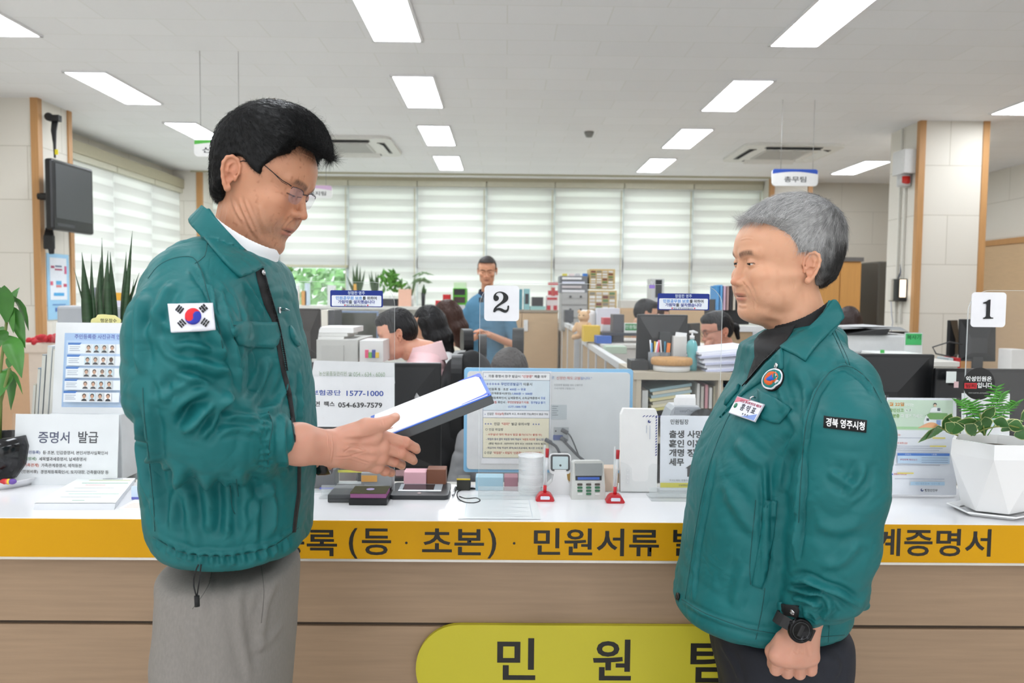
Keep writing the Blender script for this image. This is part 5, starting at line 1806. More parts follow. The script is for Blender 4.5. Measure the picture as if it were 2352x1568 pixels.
# roller blinds of alternating sheer and dense bands, lit from behind
def blind_mat(name, offs=0.0, lo='dededa', hi='f2f3f0'):
 m = bpy.data.materials.new(name)
 m.use_nodes = True
 nt = m.node_tree
 nt.nodes.clear()
 out = nt.nodes.new('ShaderNodeOutputMaterial')
 tc = nt.nodes.new('ShaderNodeTexCoord')
 sp = nt.nodes.new('ShaderNodeSeparateXYZ')
 nt.links.new(tc.outputs['Object'], sp.inputs[0])
 mu = nt.nodes.new('ShaderNodeMath')
 mu.operation = 'MULTIPLY_ADD'
 mu.inputs[1].default_value = 1 / 0.168
 mu.inputs[2].default_value = 10 + offs
 nt.links.new(sp.outputs['Z'], mu.inputs[0])
 fr_ = nt.nodes.new('ShaderNodeMath')
 fr_.operation = 'FRACT'
 nt.links.new(mu.outputs[0], fr_.inputs[0])
 cr = nt.nodes.new('ShaderNodeValToRGB')
 els = [(0.0, 0), (0.05, 0.9), (0.40, 1), (0.5, 0.45), (0.9, 0.35), (1.0, 0.0)]
 for i, (p_, v_) in enumerate(els):
  e_ = cr.color_ramp.elements[i] if i < 2 else cr.color_ramp.elements.new(p_)
  e_.position = p_
  e_.color = (v_, v_, v_, 1)
 nt.links.new(fr_.outputs[0], cr.inputs[0])
 mx = nt.nodes.new('ShaderNodeMixRGB')
 mx.inputs[1].default_value = srgb(lo)
 mx.inputs[2].default_value = srgb(hi)
 nt.links.new(cr.outputs[0], mx.inputs[0])
 d = nt.nodes.new('ShaderNodeBsdfDiffuse')
 t = nt.nodes.new('ShaderNodeBsdfTranslucent')
 ms = nt.nodes.new('ShaderNodeMixShader')
 k = nt.nodes.new('ShaderNodeMath')
 k.operation = 'MULTIPLY_ADD'
 k.inputs[1].default_value = 0.10
 k.inputs[2].default_value = 0.25
 nt.links.new(cr.outputs[0], k.inputs[0])
 nt.links.new(k.outputs[0], ms.inputs[0])
 nt.links.new(mx.outputs[0], d.inputs[0])
 nt.links.new(mx.outputs[0], t.inputs[0])
 nt.links.new(d.outputs[0], ms.inputs[1])
 nt.links.new(t.outputs[0], ms.inputs[2])
 nt.links.new(ms.outputs[0], out.inputs[0])
 return m
BL = [blind_mat('blind_cloth_%s' % c, o) for c, o in (('a', 0.0), ('b', 0.35))]
for i in range(1, len(xs) - 1):
 a, b = xs[i] + .006, xs[i + 1] - .006
 low = 1.88 if i == 2 else 0.9
 t = thing('roller_blind', ['', 'white banded blind at the back wall, behind the left man', 'white banded blind pulled halfway up over the uncovered window', 'white banded blind just right of the raised one', 'white banded blind above the standing man in blue',
                               'white banded blind above the numbered card 2', 'white banded blind above the letter organizers', 'white banded blind above the black monitor back', 'white banded blind left of the grey-haired man'][i], 'blind', ((a + b) / 2, YB - .08, 0), group='roller blinds of the back windows')
 MB().b2((-(b - a) / 2, -.004, low), ((b - a) / 2, .004, 2.98)).build('blind_cloth', BL[i % 2], t)
 MB().b2((-(b - a) / 2, -.05, 2.98), ((b - a) / 2, .05, 3.06)).build('cassette', C('cfccb8', 0.5), t)
 MB().b2((-(b - a) / 2, -.012, low - .03), ((b - a) / 2, .012, low)).build('bottom_rail', C('c6c2a8', 0.5), t)
 MB().tube([((b - a) / 2 - .03, -.03, 2.95), ((b - a) / 2 - .03, -.03, 1.4)], 0.004).build('pull_chain', C('d9d2a8', 0.5), t)
for i in range(4):
 a = 6.95 + i * 0.94
 t = thing('roller_blind', ['white banded blind on the left wall, nearest the television', 'white banded blind on the left wall, second from the television', 'white banded blind on the left wall, third from the television', 'white banded blind on the left wall, in the far corner'][i], 'blind', (XL + .09, a + .47, 0), group='roller blinds of the left windows')
 MB().b2((-.004, -.462, 0.9), (.004, .462, 2.80)).build('blind_cloth', BL[i % 2], t)
 MB().b2((-.05, -.46, 2.80), (.05, .46, 2.88)).build('cassette', C('cfccb8', 0.5), t)
 MB().b2((-.012, -.44, .87), (.012, .44, .9)).build('bottom_rail', C('c6c2a8', 0.5), t)
# dim horizontal rail of the frames seen through the blinds
structure(MB().b2((XL, 6.8, 2.86), (XL + .16, YB, 2.98)).build('trim_1', C('b5ae94', 0.6)))
structure(MB().b2((wx0, YB - .14, 3.05), (wx1, YB, CEIL)).build('trim_2', C('b5ae94', 0.6)))
# daylight falling on the blinds from outside
for nm, loc, rot, sx, sy, e in (('daylight_back', (-0.2, YB + 1.6, 1.9), (R(-90), 0, 0), 9.5, 2.6, 300), ('daylight_left', (XL - 1.4, 8.9, 1.9), (0, R(-90), 0), 2.4, 4.2, 90)):
 l = bpy.data.lights.new(nm, 'AREA')
 l.shape = 'RECTANGLE'
 l.size, l.size_y, l.energy = sx, sy, e
 l.color = (0.96, 1.0, 1.0)
 o = bpy.data.objects.new(nm, l)
 o.location, o.rotation_euler = loc, rot
 col.objects.link(o)
# columns with wooden corner strips
def column(name, x0, x1, y0, y1, strips):
 structure(MB().b2((x0, y0, 0), (x1, y1, CEIL)).build(name, WALL))
 for i, (a, b) in enumerate(strips):
  structure(MB().b2(a, b).build('trim_%s' % (name.split('_')[-1] + '_' + str(i)), WOODT))
cx1 = float(P(86, 300, 6.75).x)
structure(MB().b2((XL, 6.75, 0), (cx1, 7.25, CEIL)).build('wall_pillar_left', WALL))
structure(MB().b2((cx1 - .05, 6.735, 0), (cx1 + .012, 6.80, CEIL)).build('trim_3', WOODT))
structure(MB().b2((cx1 - .02, 7.20, 0), (cx1 + .015, 7.26, CEIL)).build('trim_4', WOODT))
q0 = float(P(462, 430, 10.6).x)
structure(MB().b2((XL, 10.6, 0), (q0, YB, CEIL)).build('wall_pillar_corner', WALL))
structure(MB().b2((q0 - .06, 10.585, 0), (q0 + .012, 10.64, CEIL)).build('trim_5', WOODT))
a0, a1 = float(P(1768, 500, 10.7).x), float(P(1862, 500, 10.7).x)
structure(MB().b2((a0, 10.7, 0), (a1, YB, CEIL)).build('wall_pillar_middle', WALL))
structure(MB().b2((a0 - .01, 10.68, 0), (a0 + .05, 10.74, CEIL)).build('trim_6', WOODT))
structure(MB().b2((a1 - .05, 10.68, 0), (a1 + .01, 10.74, CEIL)).build('trim_7', WOODT))
structure(MB().b2((a1, YB - .06, 0), (XR, YB, CEIL)).build('wall_recess', WALLG))
b0, b1 = float(P(2103, 600, 7.2).x), float(P(2256, 600, 7.2).x)
structure(MB().b2((b0, 7.2, 0), (b1, 7.75, CEIL)).build('wall_pillar_right', WALL))
structure(MB().b2((b0 - .012, 7.185, 0), (b0 + .045, 7.24, CEIL)).build('trim_8', WOODT))
structure(MB().b2((b1 - .045, 7.185, 0), (b1 + .012, 7.24, CEIL)).build('trim_9', WOODT))
zw = float(P(2352, 528, 7.6).z)
structure(MB().b2((XR - .05, 3.5, 0), (XR - .001, YB - .1, zw)).build('wall_panel', BEIGE))
structure(MB().b2((XR - .07, 3.5, zw), (XR - .001, YB - .1, zw + .07)).build('trim_10', WOODT))
structure(MB().b2((XL, 6.74, 0), (cx1 - .05, 6.75, float(P(60, 790, 6.7).z))).build('wall_panel_left', C('d9b28e', 0.6)))
zs = float(P(2150, 825, 7.2).z)
structure(MB().b2((b0 + .045, 7.19, 0), (b1 - .045, 7.2, zs)).build('trim_11', WOODT))
# ceiling lights
LAMPG = mat_glow('lamp_diffuser', 'f4f9ff', LAMP_STRENGTH)
RIMW = C('f0f0f0', 0.4)
CH = CEIL - CAM_Z
def lamp(cx, cy, w, l, label):
 t = thing('ceiling_light', label, 'light', (cx, cy, CEIL), group='recessed ceiling lights')
 MB().prism([(x, z) for x, z in rrect(w, l, 0.035)], 0.012, Matrix.Translation((0, 0, -0.001)) @ Matrix.Rotation(R(-90), 4, 'X')).build('diffuser', LAMPG, t)
 o = MB()
 for s in (-1, 1):
  o.b2((s * (w / 2) - .008, -l / 2 - .01, -.014), (s * (w / 2) + .008, l / 2 + .01, 0)).b2((-w / 2 - .01, s * (l / 2) - .008, -.014), (w / 2 + .01, s * (l / 2) + .008, 0))
 o.build('light_frame', RIMW, t)
 return t
rowx = [-3.12, -0.70, 1.84, 4.36]
rowy = [(4.15, 5.12), (5.92, 6.88), (7.62, 8.58), (9.25, 10.22)]
rn = ['row over the left windows', 'row above the card 2', 'row right of the ceiling centre', 'row along the right wall']
yn = ['first seen from the camera', 'second from the camera', 'third from the camera', 'farthest from the camera']
for i, x in enumerate(rowx):
 for j, (y0, y1) in enumerate(rowy):
  if i == 3 and j == 0:
   continue
  lamp(x, (y0 + y1) / 2, 0.31, y1 - y0, 'long white ceiling light, %s, %s' % (rn[i], yn[j]))
for x in rowx[:3]:  # unseen rows continuing the ceiling lights, added to brighten the men
 for y in (-3.3, -1.4, 0.55, 2.6):
  lamp(x, y, 0.31, 0.96, 'long white ceiling light overhead in front of the counter, unseen, added to light the men')
# ================================================================ the service counter and what stands on it
ZC = 0.919
YF = float(PZ(1176, 1197, ZC).y)
YBK = float(PZ(1000, 1112, ZC).y)
def PC(px, py):
 return PZ(px, py, ZC)
class Print:
 """flat printed matter laid out in photo pixels on a board facing the camera side (-y)"""
 def __init__(s, x0, y0, x1, y1, Y, lean=0.0, yaw=0.0):
  s.r = (x0, y0, x1, y1)
  s.base = P((x0 + x1) / 2, y1, Y)
  s.k = Y / FPX * 1.003
  s.w, s.h = (x1 - x0) * s.k, (y1 - y0) * s.k / max(0.5, math.cos(lean))
  s.lean, s.yaw = lean, yaw
  s.mb = MB()
  s.lv = 0
 def thing(s, name, label, cat, group=None):
  s.t = thing(name, label, cat, s.base, rot=(-s.lean, 0, s.yaw), group=group)
  return s.t
 def xy(s, px, py):
  x0, y0, x1, y1 = s.r
  return ((px - (x0 + x1) / 2) * s.k, (y1 - py) / (y1 - y0) * s.h)
 def board(s, m, th=0.003, r=0.0, name='board', back=0.0):
  o = MB()
  pts = rrect(s.w, s.h, r) if r else [(-s.w / 2, -s.h / 2), (s.w / 2, -s.h / 2), (s.w / 2, s.h / 2), (-s.w / 2, s.h / 2)]
  o.prism([(x, z + s.h / 2) for x, z in pts], th, Matrix.Translation((0, back, 0)))
  o.build(name, m, s.t)
  return s
 def rect(s, x0, y0, x1, y1, c, r=0.0):
  s.lv += 1
  a, b = s.xy(x0, y1), s.xy(x1, y0)
  w, h = b[0] - a[0], b[1] - a[1]
  cx, cz = (a[0] + b[0]) / 2, (a[1] + b[1]) / 2
  pts = rrect(w, h, r * s.k) if r else [(-w / 2, -h / 2), (w / 2, -h / 2), (w / 2, h / 2), (-w / 2, h / 2)]
  s.mb.use(C(c, 0.6) if isinstance(c, str) else c).prism([(x + cx, z + cz) for x, z in pts], 0.00012, Matrix.Translation((0, -0.0001 - 0.00015 * s.lv, 0)))
  return s
 def poly(s, pts, c):
  s.lv += 1
  s.mb.use(C(c, 0.6)).prism([s.xy(*p) for p in pts], 0.00012, Matrix.Translation((0, -0.0001 - 0.00015 * s.lv, 0)))
  return s
 def disc(s, px, py, rp, c, ry=None):
  return s.poly([(px + rp * math.cos(a), py + (ry or rp) * math.sin(a)) for a in [2 * PI * i / 20 for i in range(20)]], c)
 def text(s, st, x0, x1, cy, hp, c, bold=0.02, new=True):
  if new:
   s.lv += 1
  o = text(st, 1.0, None, None, (0, 0, 0), bold=bold, depth=0.0)
  me = o.data
  xs, ys = [v.co.x for v in me.vertices], [v.co.y for v in me.vertices]
  ax, bx, ay, by = min(xs), max(xs), min(ys), max(ys)
  X0, Z0 = s.xy(x0, cy + hp / 2)
  X1, Z1 = s.xy(x1, cy - hp / 2)
  n0 = len(s.mb.b.verts)
  f0 = len(s.mb.b.faces)
  s.mb.use(C(c, 0.6) if isinstance(c, str) else c)
  for v in me.vertices:
   v.co = (X0 + (v.co.x - ax) / (bx - ax) * (X1 - X0), -0.00025 - 0.00015 * s.lv, Z0 + (v.co.y - ay) / max(1e-6, by - ay) * (Z1 - Z0))
  s.mb.b.from_mesh(me)
  s.mb.b.faces.ensure_lookup_table()
  for f in s.mb.b.faces[f0:]:
   f.material_index = s.mb.mi
  bpy.data.objects.remove(o)
  bpy.data.meshes.remove(me)
  return s
 def done(s, name='printed_matter'):
  s.mb.build(name, None, s.t)
  return s.t
# counter body
ct = thing('service_counter', 'long white-topped service counter with yellow lettered apron and oak front', 'counter', (0, YF, 0))
za = float(P(1176, 1284, YF).z)
TOP = mat('white_countertop', 'eeeef0', 0.12, spec=0.5, noise=0.01, scale=3)
MB().b2((-3.4, 0.0, ZC - 0.03), (3.6, YBK - YF, ZC), bev=0.002).build('countertop', TOP, ct)
MB().b2((-3.4, -0.004, za), (3.6, 0.012, ZC - .001)).build('apron', mat('yellow_film', 'd29a02', 0.55, spec=0.25), ct)
MB().b2((-3.4, -0.006, za - .006), (3.6, 0.012, za)).build('edge_strip', C('d9d4cc', 0.3, metal=0.5), ct)
zg = float(P(1176, 1431, YF + .03).z)
o = MB()
o.b2((-3.4, 0.022, zg + .004), (3.6, YBK - YF - .02, za - .005))
o.build('upper_front_panel', OAK, ct)
o = MB()
xs_ = float(P(387, 1500, YF + .03).x)
o.b2((-3.4, 0.022, 0.08), (xs_ - .0015, YBK - YF - .02, zg - .006)).b2((xs_ + .0015, 0.022, 0.08), (3.6, YBK - YF - .02, zg - .006))
o.build('lower_front_panel', OAK, ct)
MB().b2((-3.4, 0.032, 0.0), (3.6, YBK - YF - .04, za - .01)).build('carcass', C('4a3d31', 0.7), ct)
ap = Print(0, 1190, 2352, 1290, YF - .0045)
ap.t = ct
bb = ap.base
def apron(st, x0, x1, y0=1211, y1=1273):
 a, b = P(x0, (y0 + y1) / 2, YF), P(x1, (y0 + y1) / 2, YF)
 zt, zb = P((x0 + x1) / 2, y0 + 5, YF).z, P((x0 + x1) / 2, y1 + 5, YF).z
 h = ct_letters(st, a.x, b.x, zb, zt)
def ct_letters(st, xa, xb, zb, zt, bold=0.015, y=-0.0048, m='16130c', name='lettering', par=None, fudge=0):
 o = text(st, 1.0, C(m, 0.5), par or ct, (0, y, 0), bold=bold, depth=0.0)
 me = o.data
 xs, ys = [v.co.x for v in me.vertices], [v.co.y for v in me.vertices]
 for v in me.vertices:
  v.co.x = xa + (v.co.x - min(xs)) / (max(xs) - min(xs)) * (xb - xa)
  v.co.y = zb + (v.co.y - min(ys)) / (max(ys) - min(ys)) * (zt - zb)
 return o
for st, x0, x1, y0, y1 in (('주민등록', 480, 775, 1208, 1270), ('(', 802, 822, 1206, 1276), ('등', 832, 899, 1207, 1268), ('·', 931, 937, 1237, 1243), ('초본', 970, 1112, 1207, 1268), (')', 1120, 1140, 1207, 1276), ('·', 1178, 1184, 1238, 1244),
                           ('민원서류', 1226, 1513, 1207, 1270), ('발급', 1545, 1688, 1208, 1270), ('가족관계증명서', 1795, 2274, 1207, 1270)):
 apron(st, x0, x1, y0, y1)
sg = thing('counter_sign', 'yellow-green rounded sign with brush lettering on the counter front', 'sign', (float(P(1405, 1500, YF).x), YF, 0))
a, b = P(958, 1500, YF + .01), P(1852, 1500, YF + .01)
zt, zb = P(1400, 1439, YF).z, P(1400, 1640, YF).z
MB().prism([(x, z + (zt + zb) / 2) for x, z in rrect(b.x - a.x, zt - zb, (zt - zb) / 2 * .98, 12)], 0.014, Matrix.Translation((0, 0.006, 0))).build('sign_plate', mat('yellow_green_plate', 'c6bb2a', 0.5), sg)
for st, x0, x1, y0, y1 in (('민', 1142, 1230, 1466, 1562), ('원', 1362, 1450, 1468, 1562), ('팀', 1586, 1672, 1470, 1566)):
 ct_letters(st, P(x0, 1500, YF + .006).x - sg.location.x, P(x1, 1500, YF + .006).x - sg.location.x, P(1400, y1, YF + .006).z, P(1400, y0, YF + .006).z, bold=0.018, y=0.0055, par=sg)
# ---------------------------------------------------------------- left end
ACR = mat_clear('clear_acrylic', (0.99, 0.995, 0.995), 0.03, 0.03)
ACRE = mat_clear('acrylic_edge', (0.9, 0.93, 0.93), 0.55, 0.1, 'f2f6f6')
def holder(pr, name='acrylic_front', m=None, th=0.002, off=-0.004):
 """clear sheet in front of a printed card"""
 MB().b2((-pr.w / 2 - .004, off - th, 0), (pr.w / 2 + .004, off, pr.h + .002)).build(name, m or ACR, pr.t)
Yh = float(PC(140, 1113).y)
p = Print(30, 952, 268, 1113, Yh, lean=R(6))
p.thing('certificate_sign', 'white acrylic sign with dark blue heading and four numbered lines, far left', 'sign')
p.board(C('e4e6e8', 0.4), 0.003)
p.text('증명서', 84, 156, 1005, 27, '39415f', 0.015).text('발급', 176, 222, 1004, 27, '2c3038', 0.015)
for i, (n_, a_, ac, b_, x1) in enumerate((('1.', '(주민등록)', '3b4f8a', '등·초본, 인감증명서, 본인서명사실확인서', 245), ('2.', '(지방세)', '3f7a3f', '세목별과세증명서, 납세증명서', 196), ('3.', '(가족관계)', 'c8532f', '가족관계증명서, 제적등본', 187), ('4.', '(민원서류)', '4a3f3a', '경영체등록확인서, 토지대장, 건축물대장 등', 249))):
 y = 1040 + i * 14.6
 p.text(n_, 44 - i * 2, 48.5 - i * 2, y, 7.5, ac if i == 2 else '3a3a3a', 0.01)
 xe = (90, 82, 88, 87)[i]
 p.text(a_, 53 - i, xe, y, 9, ac, 0.01).text(b_, xe + 6, x1, y, 9, '3a3a3a', 0.01)
p.done()
holder(p, off=-0.006)
MB().b2((-p.w / 2 - .003, -0.004, -.002), (p.w / 2 + .003, 0.05, 0.001)).build('acrylic_foot', ACR, p.t)
# small drawer cabinet behind, with a picture sign on it
zcab = float(P(200, 948, Yh + .08).z)
cab = thing('drawer_cabinet', 'small white plastic drawer cabinet on the counter behind the left signs', 'cabinet', (float(P(215, 1100, Yh + .1).x), Yh + .17, ZC))
hw = .105
MB().b2((-hw, -.11, 0), (hw, .10, zcab - ZC), bev=.003).build('body', C('dcdfe0', 0.4), cab)
for k in range(3):
 z0 = 0.01 + k * (zcab - ZC - .02) / 3
 d = MB().b2((-hw + .012, -.116, z0), (hw - .012, -.109, z0 + (zcab - ZC - .02) / 3 - .008), bev=.002).build('drawer', C('e6e8e8', 0.4), cab)
 MB().b2((-.02, -.122, z0 + .015), (.02, -.115, z0 + .028)).build('handle', C('3a3c40', 0.4), d)
p = Print(120, 742, 290, 950, Yh + .075, lean=R(7))
p.thing('photo_guide_sign', 'white acrylic sign with blue poster of twenty small portrait photos', 'sign')
p.board(C('ecedef', 0.4), 0.003)
p.rect(141, 766, 284, 935, 'a9c6ea').rect(146, 783, 280, 933, 'bcd4f0')
p.text('주민등록증 사진규격 안내', 164, 279, 774, 11, '5b67b8', 0.02)
rgp = np.random.default_rng(3)
for r_ in range(5):
 y = 789 + r_ * 27.6
 p.rect(150, y + 2, 277, y + 24, 'eef3fa').poly([(150, y - 1), (181, y - 1), (177, y + 4), (150, y + 4)], '3f78c4')
 for k in range(3):
  p.rect(154, y + 8 + k * 4.2, 178 - 3 * (k % 2), y + 9.3 + k * 4.2, '9aa3b5')
 for c_ in range(4):
  x = 190 + c_ * 18.3
  p.rect(x, y + 3.5, x + 15, y + 21.5, ('e3e6e6', 'cfe2ea', 'd5dada', 'f0eeee')[(c_ + r_) % 4])
  p.poly([(x + 1, y + 21.4), (x + 3, y + 17.5), (x + 7.5, y + 16), (x + 12, y + 17.5), (x + 14, y + 21.4)], '34383f' if (r_ + c_) % 5 else '6b5a55')
  p.disc(x + 7.5, y + 9.6, 4.4, '2b2422', 4.9).disc(x + 7.5, y + 11.4, 3.5, 'c99f86' if (r_, c_) != (1, 3) else '6b4a3a', 4.4)
  if (r_, c_) == (2, 2):
   p.rect(x + 4, y + 9.6, x + 11, y + 11.3, '101010')
p.done()
holder(p, off=-0.012)
# sansevieria in a grey pot with its name tag
ZCM = ZC
def leaf_blade(mb, base, tip, w, bend=0.0, twist=0.0, n=8, thick=0.15, side=None):
 """long pointed leaf with thickness"""
 base, tip = Vector(base), Vector(tip)
 ax = tip - base
 L = ax.length
 u = ax.normalized()
 s_ = Vector(side) if side is not None else u.cross(Vector((0.2, 1, 0.1))).normalized()
 s_ = (s_ - u * s_.dot(u)).normalized()
 nrm = u.cross(s_)
 rows = []
 for i in range(n + 1):
  t = i / n
  c = base + ax * t + nrm * (bend * math.sin(PI * t)) * L
  ww = w * (0.55 + 0.45 * math.sin(PI * min(1, t * 1.1))) * (1 - t ** 3) + 0.0004
  rows.append([mb.b.verts.new(c - s_ * ww), mb.b.verts.new(c - nrm * ww * thick), mb.b.verts.new(c + s_ * ww), mb.b.verts.new(c + nrm * ww * thick)])
 for a, b in zip(rows, rows[1:]):
  for k in range(4):
   mb.b.faces.new((a[k], a[(k + 1) % 4], b[(k + 1) % 4], b[k]))
 mb.b.faces.new(rows[0][::-1])
 mb.b.faces.new(rows[-1])
 mb._fin([v for r_ in rows for v in r_], None, True)
SNAKE = mat('snake_plant_leaf', '2f4a2e', 0.4, noise=0.35, scale=18, stretch=(1, 1, 4))
Ys = Yh + .52
sx = P(240, 800, Ys)
sp_ = thing('snake_plant', 'tall snake plant with stiff upright leaves in grey pot behind the poster sign', 'plant', (sx.x, Ys, 0.74))
MB().lathe([(0, 0), (.085, 0), (.105, .2), (.112, .2), (.112, .215), (.095, .215), (.09, .19), (0, .19)], 32).build('pot', C('6a6d6e', 0.4), sp_)
for i, (bx, by, tx, ty, w) in enumerate(((208, 800, 188, 579, 0.013), (222, 800, 210, 583, 0.010), (232, 800, 234, 546, 0.006), (248, 800, 248, 575, 0.016), (262, 800, 253, 578, 0.011), (228, 800, 231, 590, 0.014), (275, 800, 304, 530, 0.007), (288, 800, 290, 578, 0.012),
                                         (262, 760, 320, 626, 0.005), (226, 770, 169, 613, 0.004), (280, 790, 308, 640, 0.005), (240, 790, 228, 640, 0.011))):
 dy = ((i * 37) % 11 - 5) * .008
 B_, T_ = P(bx, by, Ys + dy * .5), P(tx, ty, Ys + dy)
 B_.z -= 0.04
 o = MB()
 leaf_blade(o, B_ - sp_.location, T_ - sp_.location, w * 1.5, bend=0.02 * (-1) ** i, n=10, thick=0.3, side=(1, 0.3 * (-1) ** i, 0))
 o.build('leaf', SNAKE, sp_)
p = Print(208, 722, 278, 748, Yh + .16)
p.thing('plant_tag', 'pale yellow cloud-shaped name tag with Korean lettering in front of the snake plant', 'tag')
o = MB()
o.prism([p.xy(*q) for q in spline([(209, 738), (212, 732), (221, 729), (225, 723), (238, 722), (250, 723), (263, 724), (270, 729), (276, 733), (276, 741), (270, 748), (214, 748), (210, 744)], 3, True)], 0.004)
o.build('tag_board', C('efe9a0', 0.5), p.t)
p.text('행운장수', 231, 268, 736, 9, '3d3d30', 0.01).done()
# file holders standing between plant and signs
fg = 'grey files standing in the holder at the left'
for i, (x0, x1, top, c_, lab) in enumerate(((68, 76, 843, '9fb0c2', 'pale blue file, leftmost in the grey holder'), (76, 86, 812, 'a9adb1', 'thin grey file next to the pale blue one'), (87, 99, 792, 'cdd3d8', 'tall light grey file, tallest in the holder'), (100, 112, 800, 'd9d4c4', 'cream paper file beside the tall grey one'), (113, 128, 790, 'c6cbd0', 'light grey file nearest the poster sign'), (60, 68, 880, 'c9bfae', 'low cardboard file at the left end of the holder'))):
 Yf = Yh + .12 + .012 * i
 Yf = Yh + .14
 a_, b_ = P(x0, 950, Yf), P(x1, 950, Yf)
 t = thing('file_folder', lab, 'file', (a_.x, Yf, ZC), group=fg, rot=(0, R(5), 0))
 hh = float(P(x0, top, Yf).z) - ZC
 MB().b2((0, 0, 0), (b_.x - a_.x - .001, .16, hh), bev=.001).build('cover', C(c_, 0.5), t)
 MB().b2((.001, -.001, .002), (b_.x - a_.x - .002, .002, hh - .004)).build('page_edges', C('e8e6df', 0.8), t)
a_ = P(78, 1000, Yh + .07)
t = thing('file_rack', 'dark grey translucent file rack behind the certificate sign', 'rack', (a_.x, Yh + .05, ZC))
MB().b2((-.04, 0, 0), (.05, .004, .13)).b2((-.04, 0, 0), (-.036, .2, .15)).b2((.046, 0, 0), (.05, .2, .15)).build('rack_body', C('6d6a66', 0.35), t)
# broad-leaved plant at the left edge in dark pot
LEAFM = mat('money_tree_leaf', '3f7a2c', 0.35, noise=0.3, scale=14, spec=0.5)
def broad_leaf(mb, base, tip, w, cup=0.2, droop=0.15, n=10, side=None):
 base, tip = Vector(base), Vector(tip)
 ax = tip - base
 L, u = ax.length, ax.normalized()
 s_ = Vector(side) if side is not None else u.cross(Vector((0.1, -1, 0.25)))
 s_ = (s_ - u * s_.dot(u)).normalized()
 nr = s_.cross(u)
 rows = []
 for i in range(n + 1):
  t = i / n
  c = base + ax * t + Vector((0, 0, 1)) * droop * L * math.sin(PI * t)
  ww = w * math.sin(PI * min(1, max(0.02, t)) ** 0.85) + 0.0005
  rows.append([mb.b.verts.new(c + s_ * ww * k + nr * (abs(k) * cup * ww + 0.06 * ww * math.sin(t * 40) * abs(k))) for k in (-1, -.5, 0, .5, 1)])
 for a, b in zip(rows, rows[1:]):
  for k in range(4):
   mb.b.faces.new((a[k], a[k + 1], b[k + 1], b[k]))
 mb._fin([v for r_ in rows for v in r_], None, True)
Ym = Yh + .02
mt = thing('money_tree', 'glossy broad-leaved plant in speckled black pot at the left edge', 'plant', (float(P(0, 1040, Ym).x), Ym, ZC))
MB().lathe([(0, .02), (.06, .02), (.085, .06), (.09, .11), (.08, .14), (.074, .14), (.08, .1), (0, .1)], 32).build('pot', mat('speckled_black_glaze', '1b1b1d', 0.15, noise=0.9, scale=60), mt)
MB().lathe([(0, 0), (.10, 0), (.115, .02), (.11, .022), (.09, .008), (0, .008)], 32).build('saucer', C('dddde0', 0.25), mt)
o = MB()
S0 = Vector((0, 0, .1))
nodes = [P(15, 740, Ym) - mt.location, P(-30, 690, Ym + .03) - mt.location, P(22, 845, Ym - .03) - mt.location]
for nd in nodes:
 o.tube([S0, S0.lerp(nd, .5) + Vector((-.01, 0, .02)), nd], 0.004)
o.build('stem', C('6a7a3c', 0.6), mt)
g2 = [((15, 740), (10, 655), .022), ((10, 690), (31, 765), .017), ((14, 700), (58, 800), .020), ((30, 680), (66, 760), .016), ((12, 770), (50, 868), .026), ((8, 750), (-30, 830), .028), ((0, 700), (-20, 660), .02), ((20, 850), (25, 942), .020), ((20, 845), (-12, 925), .026), ((22, 850), (52, 905), .007),
      ((20, 845), (30, 816), .012), ((12, 740), (45, 660), .013), ((14, 780), (-15, 760), .022), ((5, 690), (-20, 720), .03), ((15, 860), (-25, 880), .024)]
for i, (b_, t_, w) in enumerate(g2):
 o = MB()
 broad_leaf(o, P(b_[0], b_[1], Ym + .01 * (i % 3 - 1)) - mt.location, P(t_[0], t_[1], Ym + .03 * (i % 4 - 1.5)) - mt.location, w, side=(1, 0.25 * (-1) ** i, 0.3 * (-1) ** i))
 o.build('leaf', LEAFM, mt)
for i, c_ in enumerate(('c22a30', 'e05a50', '6a4aa0', 'c22a30', 'e8c840')):
 q = P(8 + (i % 3) * 9, 1030 - (i // 3) * 4, Ym - .088)
 o = MB().ball((0, 0, .011), (.012, .008, .008))
 o = o.build('candy', C(c_, 0.2), None)
 o.location = (q.x, q.y, ZC + .014)
 tag(o, 'small wrapped sweets on the saucer of the black pot', 'sweet', 'sweets on the saucer')
# pile of forms
a_, b_, c_, d_ = PC(76, 1171), PC(262, 1171), PC(308, 1112), PC(178, 1112)
t = thing('paper_pad', 'thick pad of white forms lying on the counter in front of the certificate sign', 'paper', (a_.x, a_.y, ZC))
o = MB()
pts = [Vector((q.x - a_.x, q.y - a_.y, 0)) for q in (a_, b_, c_, d_)]
lo_ = [o.b.verts.new(q) for q in pts]
hi_ = [o.b.verts.new(q + Vector((0.002, 0.004, .016))) for q in pts]
o.b.faces.new(lo_[::-1])
o.b.faces.new(hi_)
for i in range(4):
 o.b.faces.new((lo_[i], lo_[(i + 1) % 4], hi_[(i + 1) % 4], hi_[i]))
o._fin(lo_ + hi_)
o.build('sheets', C('dfe2e6', 0.7), t)
o = MB()
A_, B_, D_ = pts[0], pts[1], pts[3]
def on_pad(u, v, z=.0175):
 return A_ + (B_ - A_) * u + (D_ - A_) * v + ((pts[2] - B_) - (D_ - A_)) * u * v + Vector((0.002, 0.004, z))
o.use(C('f1f5f4', 0.6)).quad(on_pad(.0, .0), on_pad(1, 0), on_pad(1, 1), on_pad(0, 1))
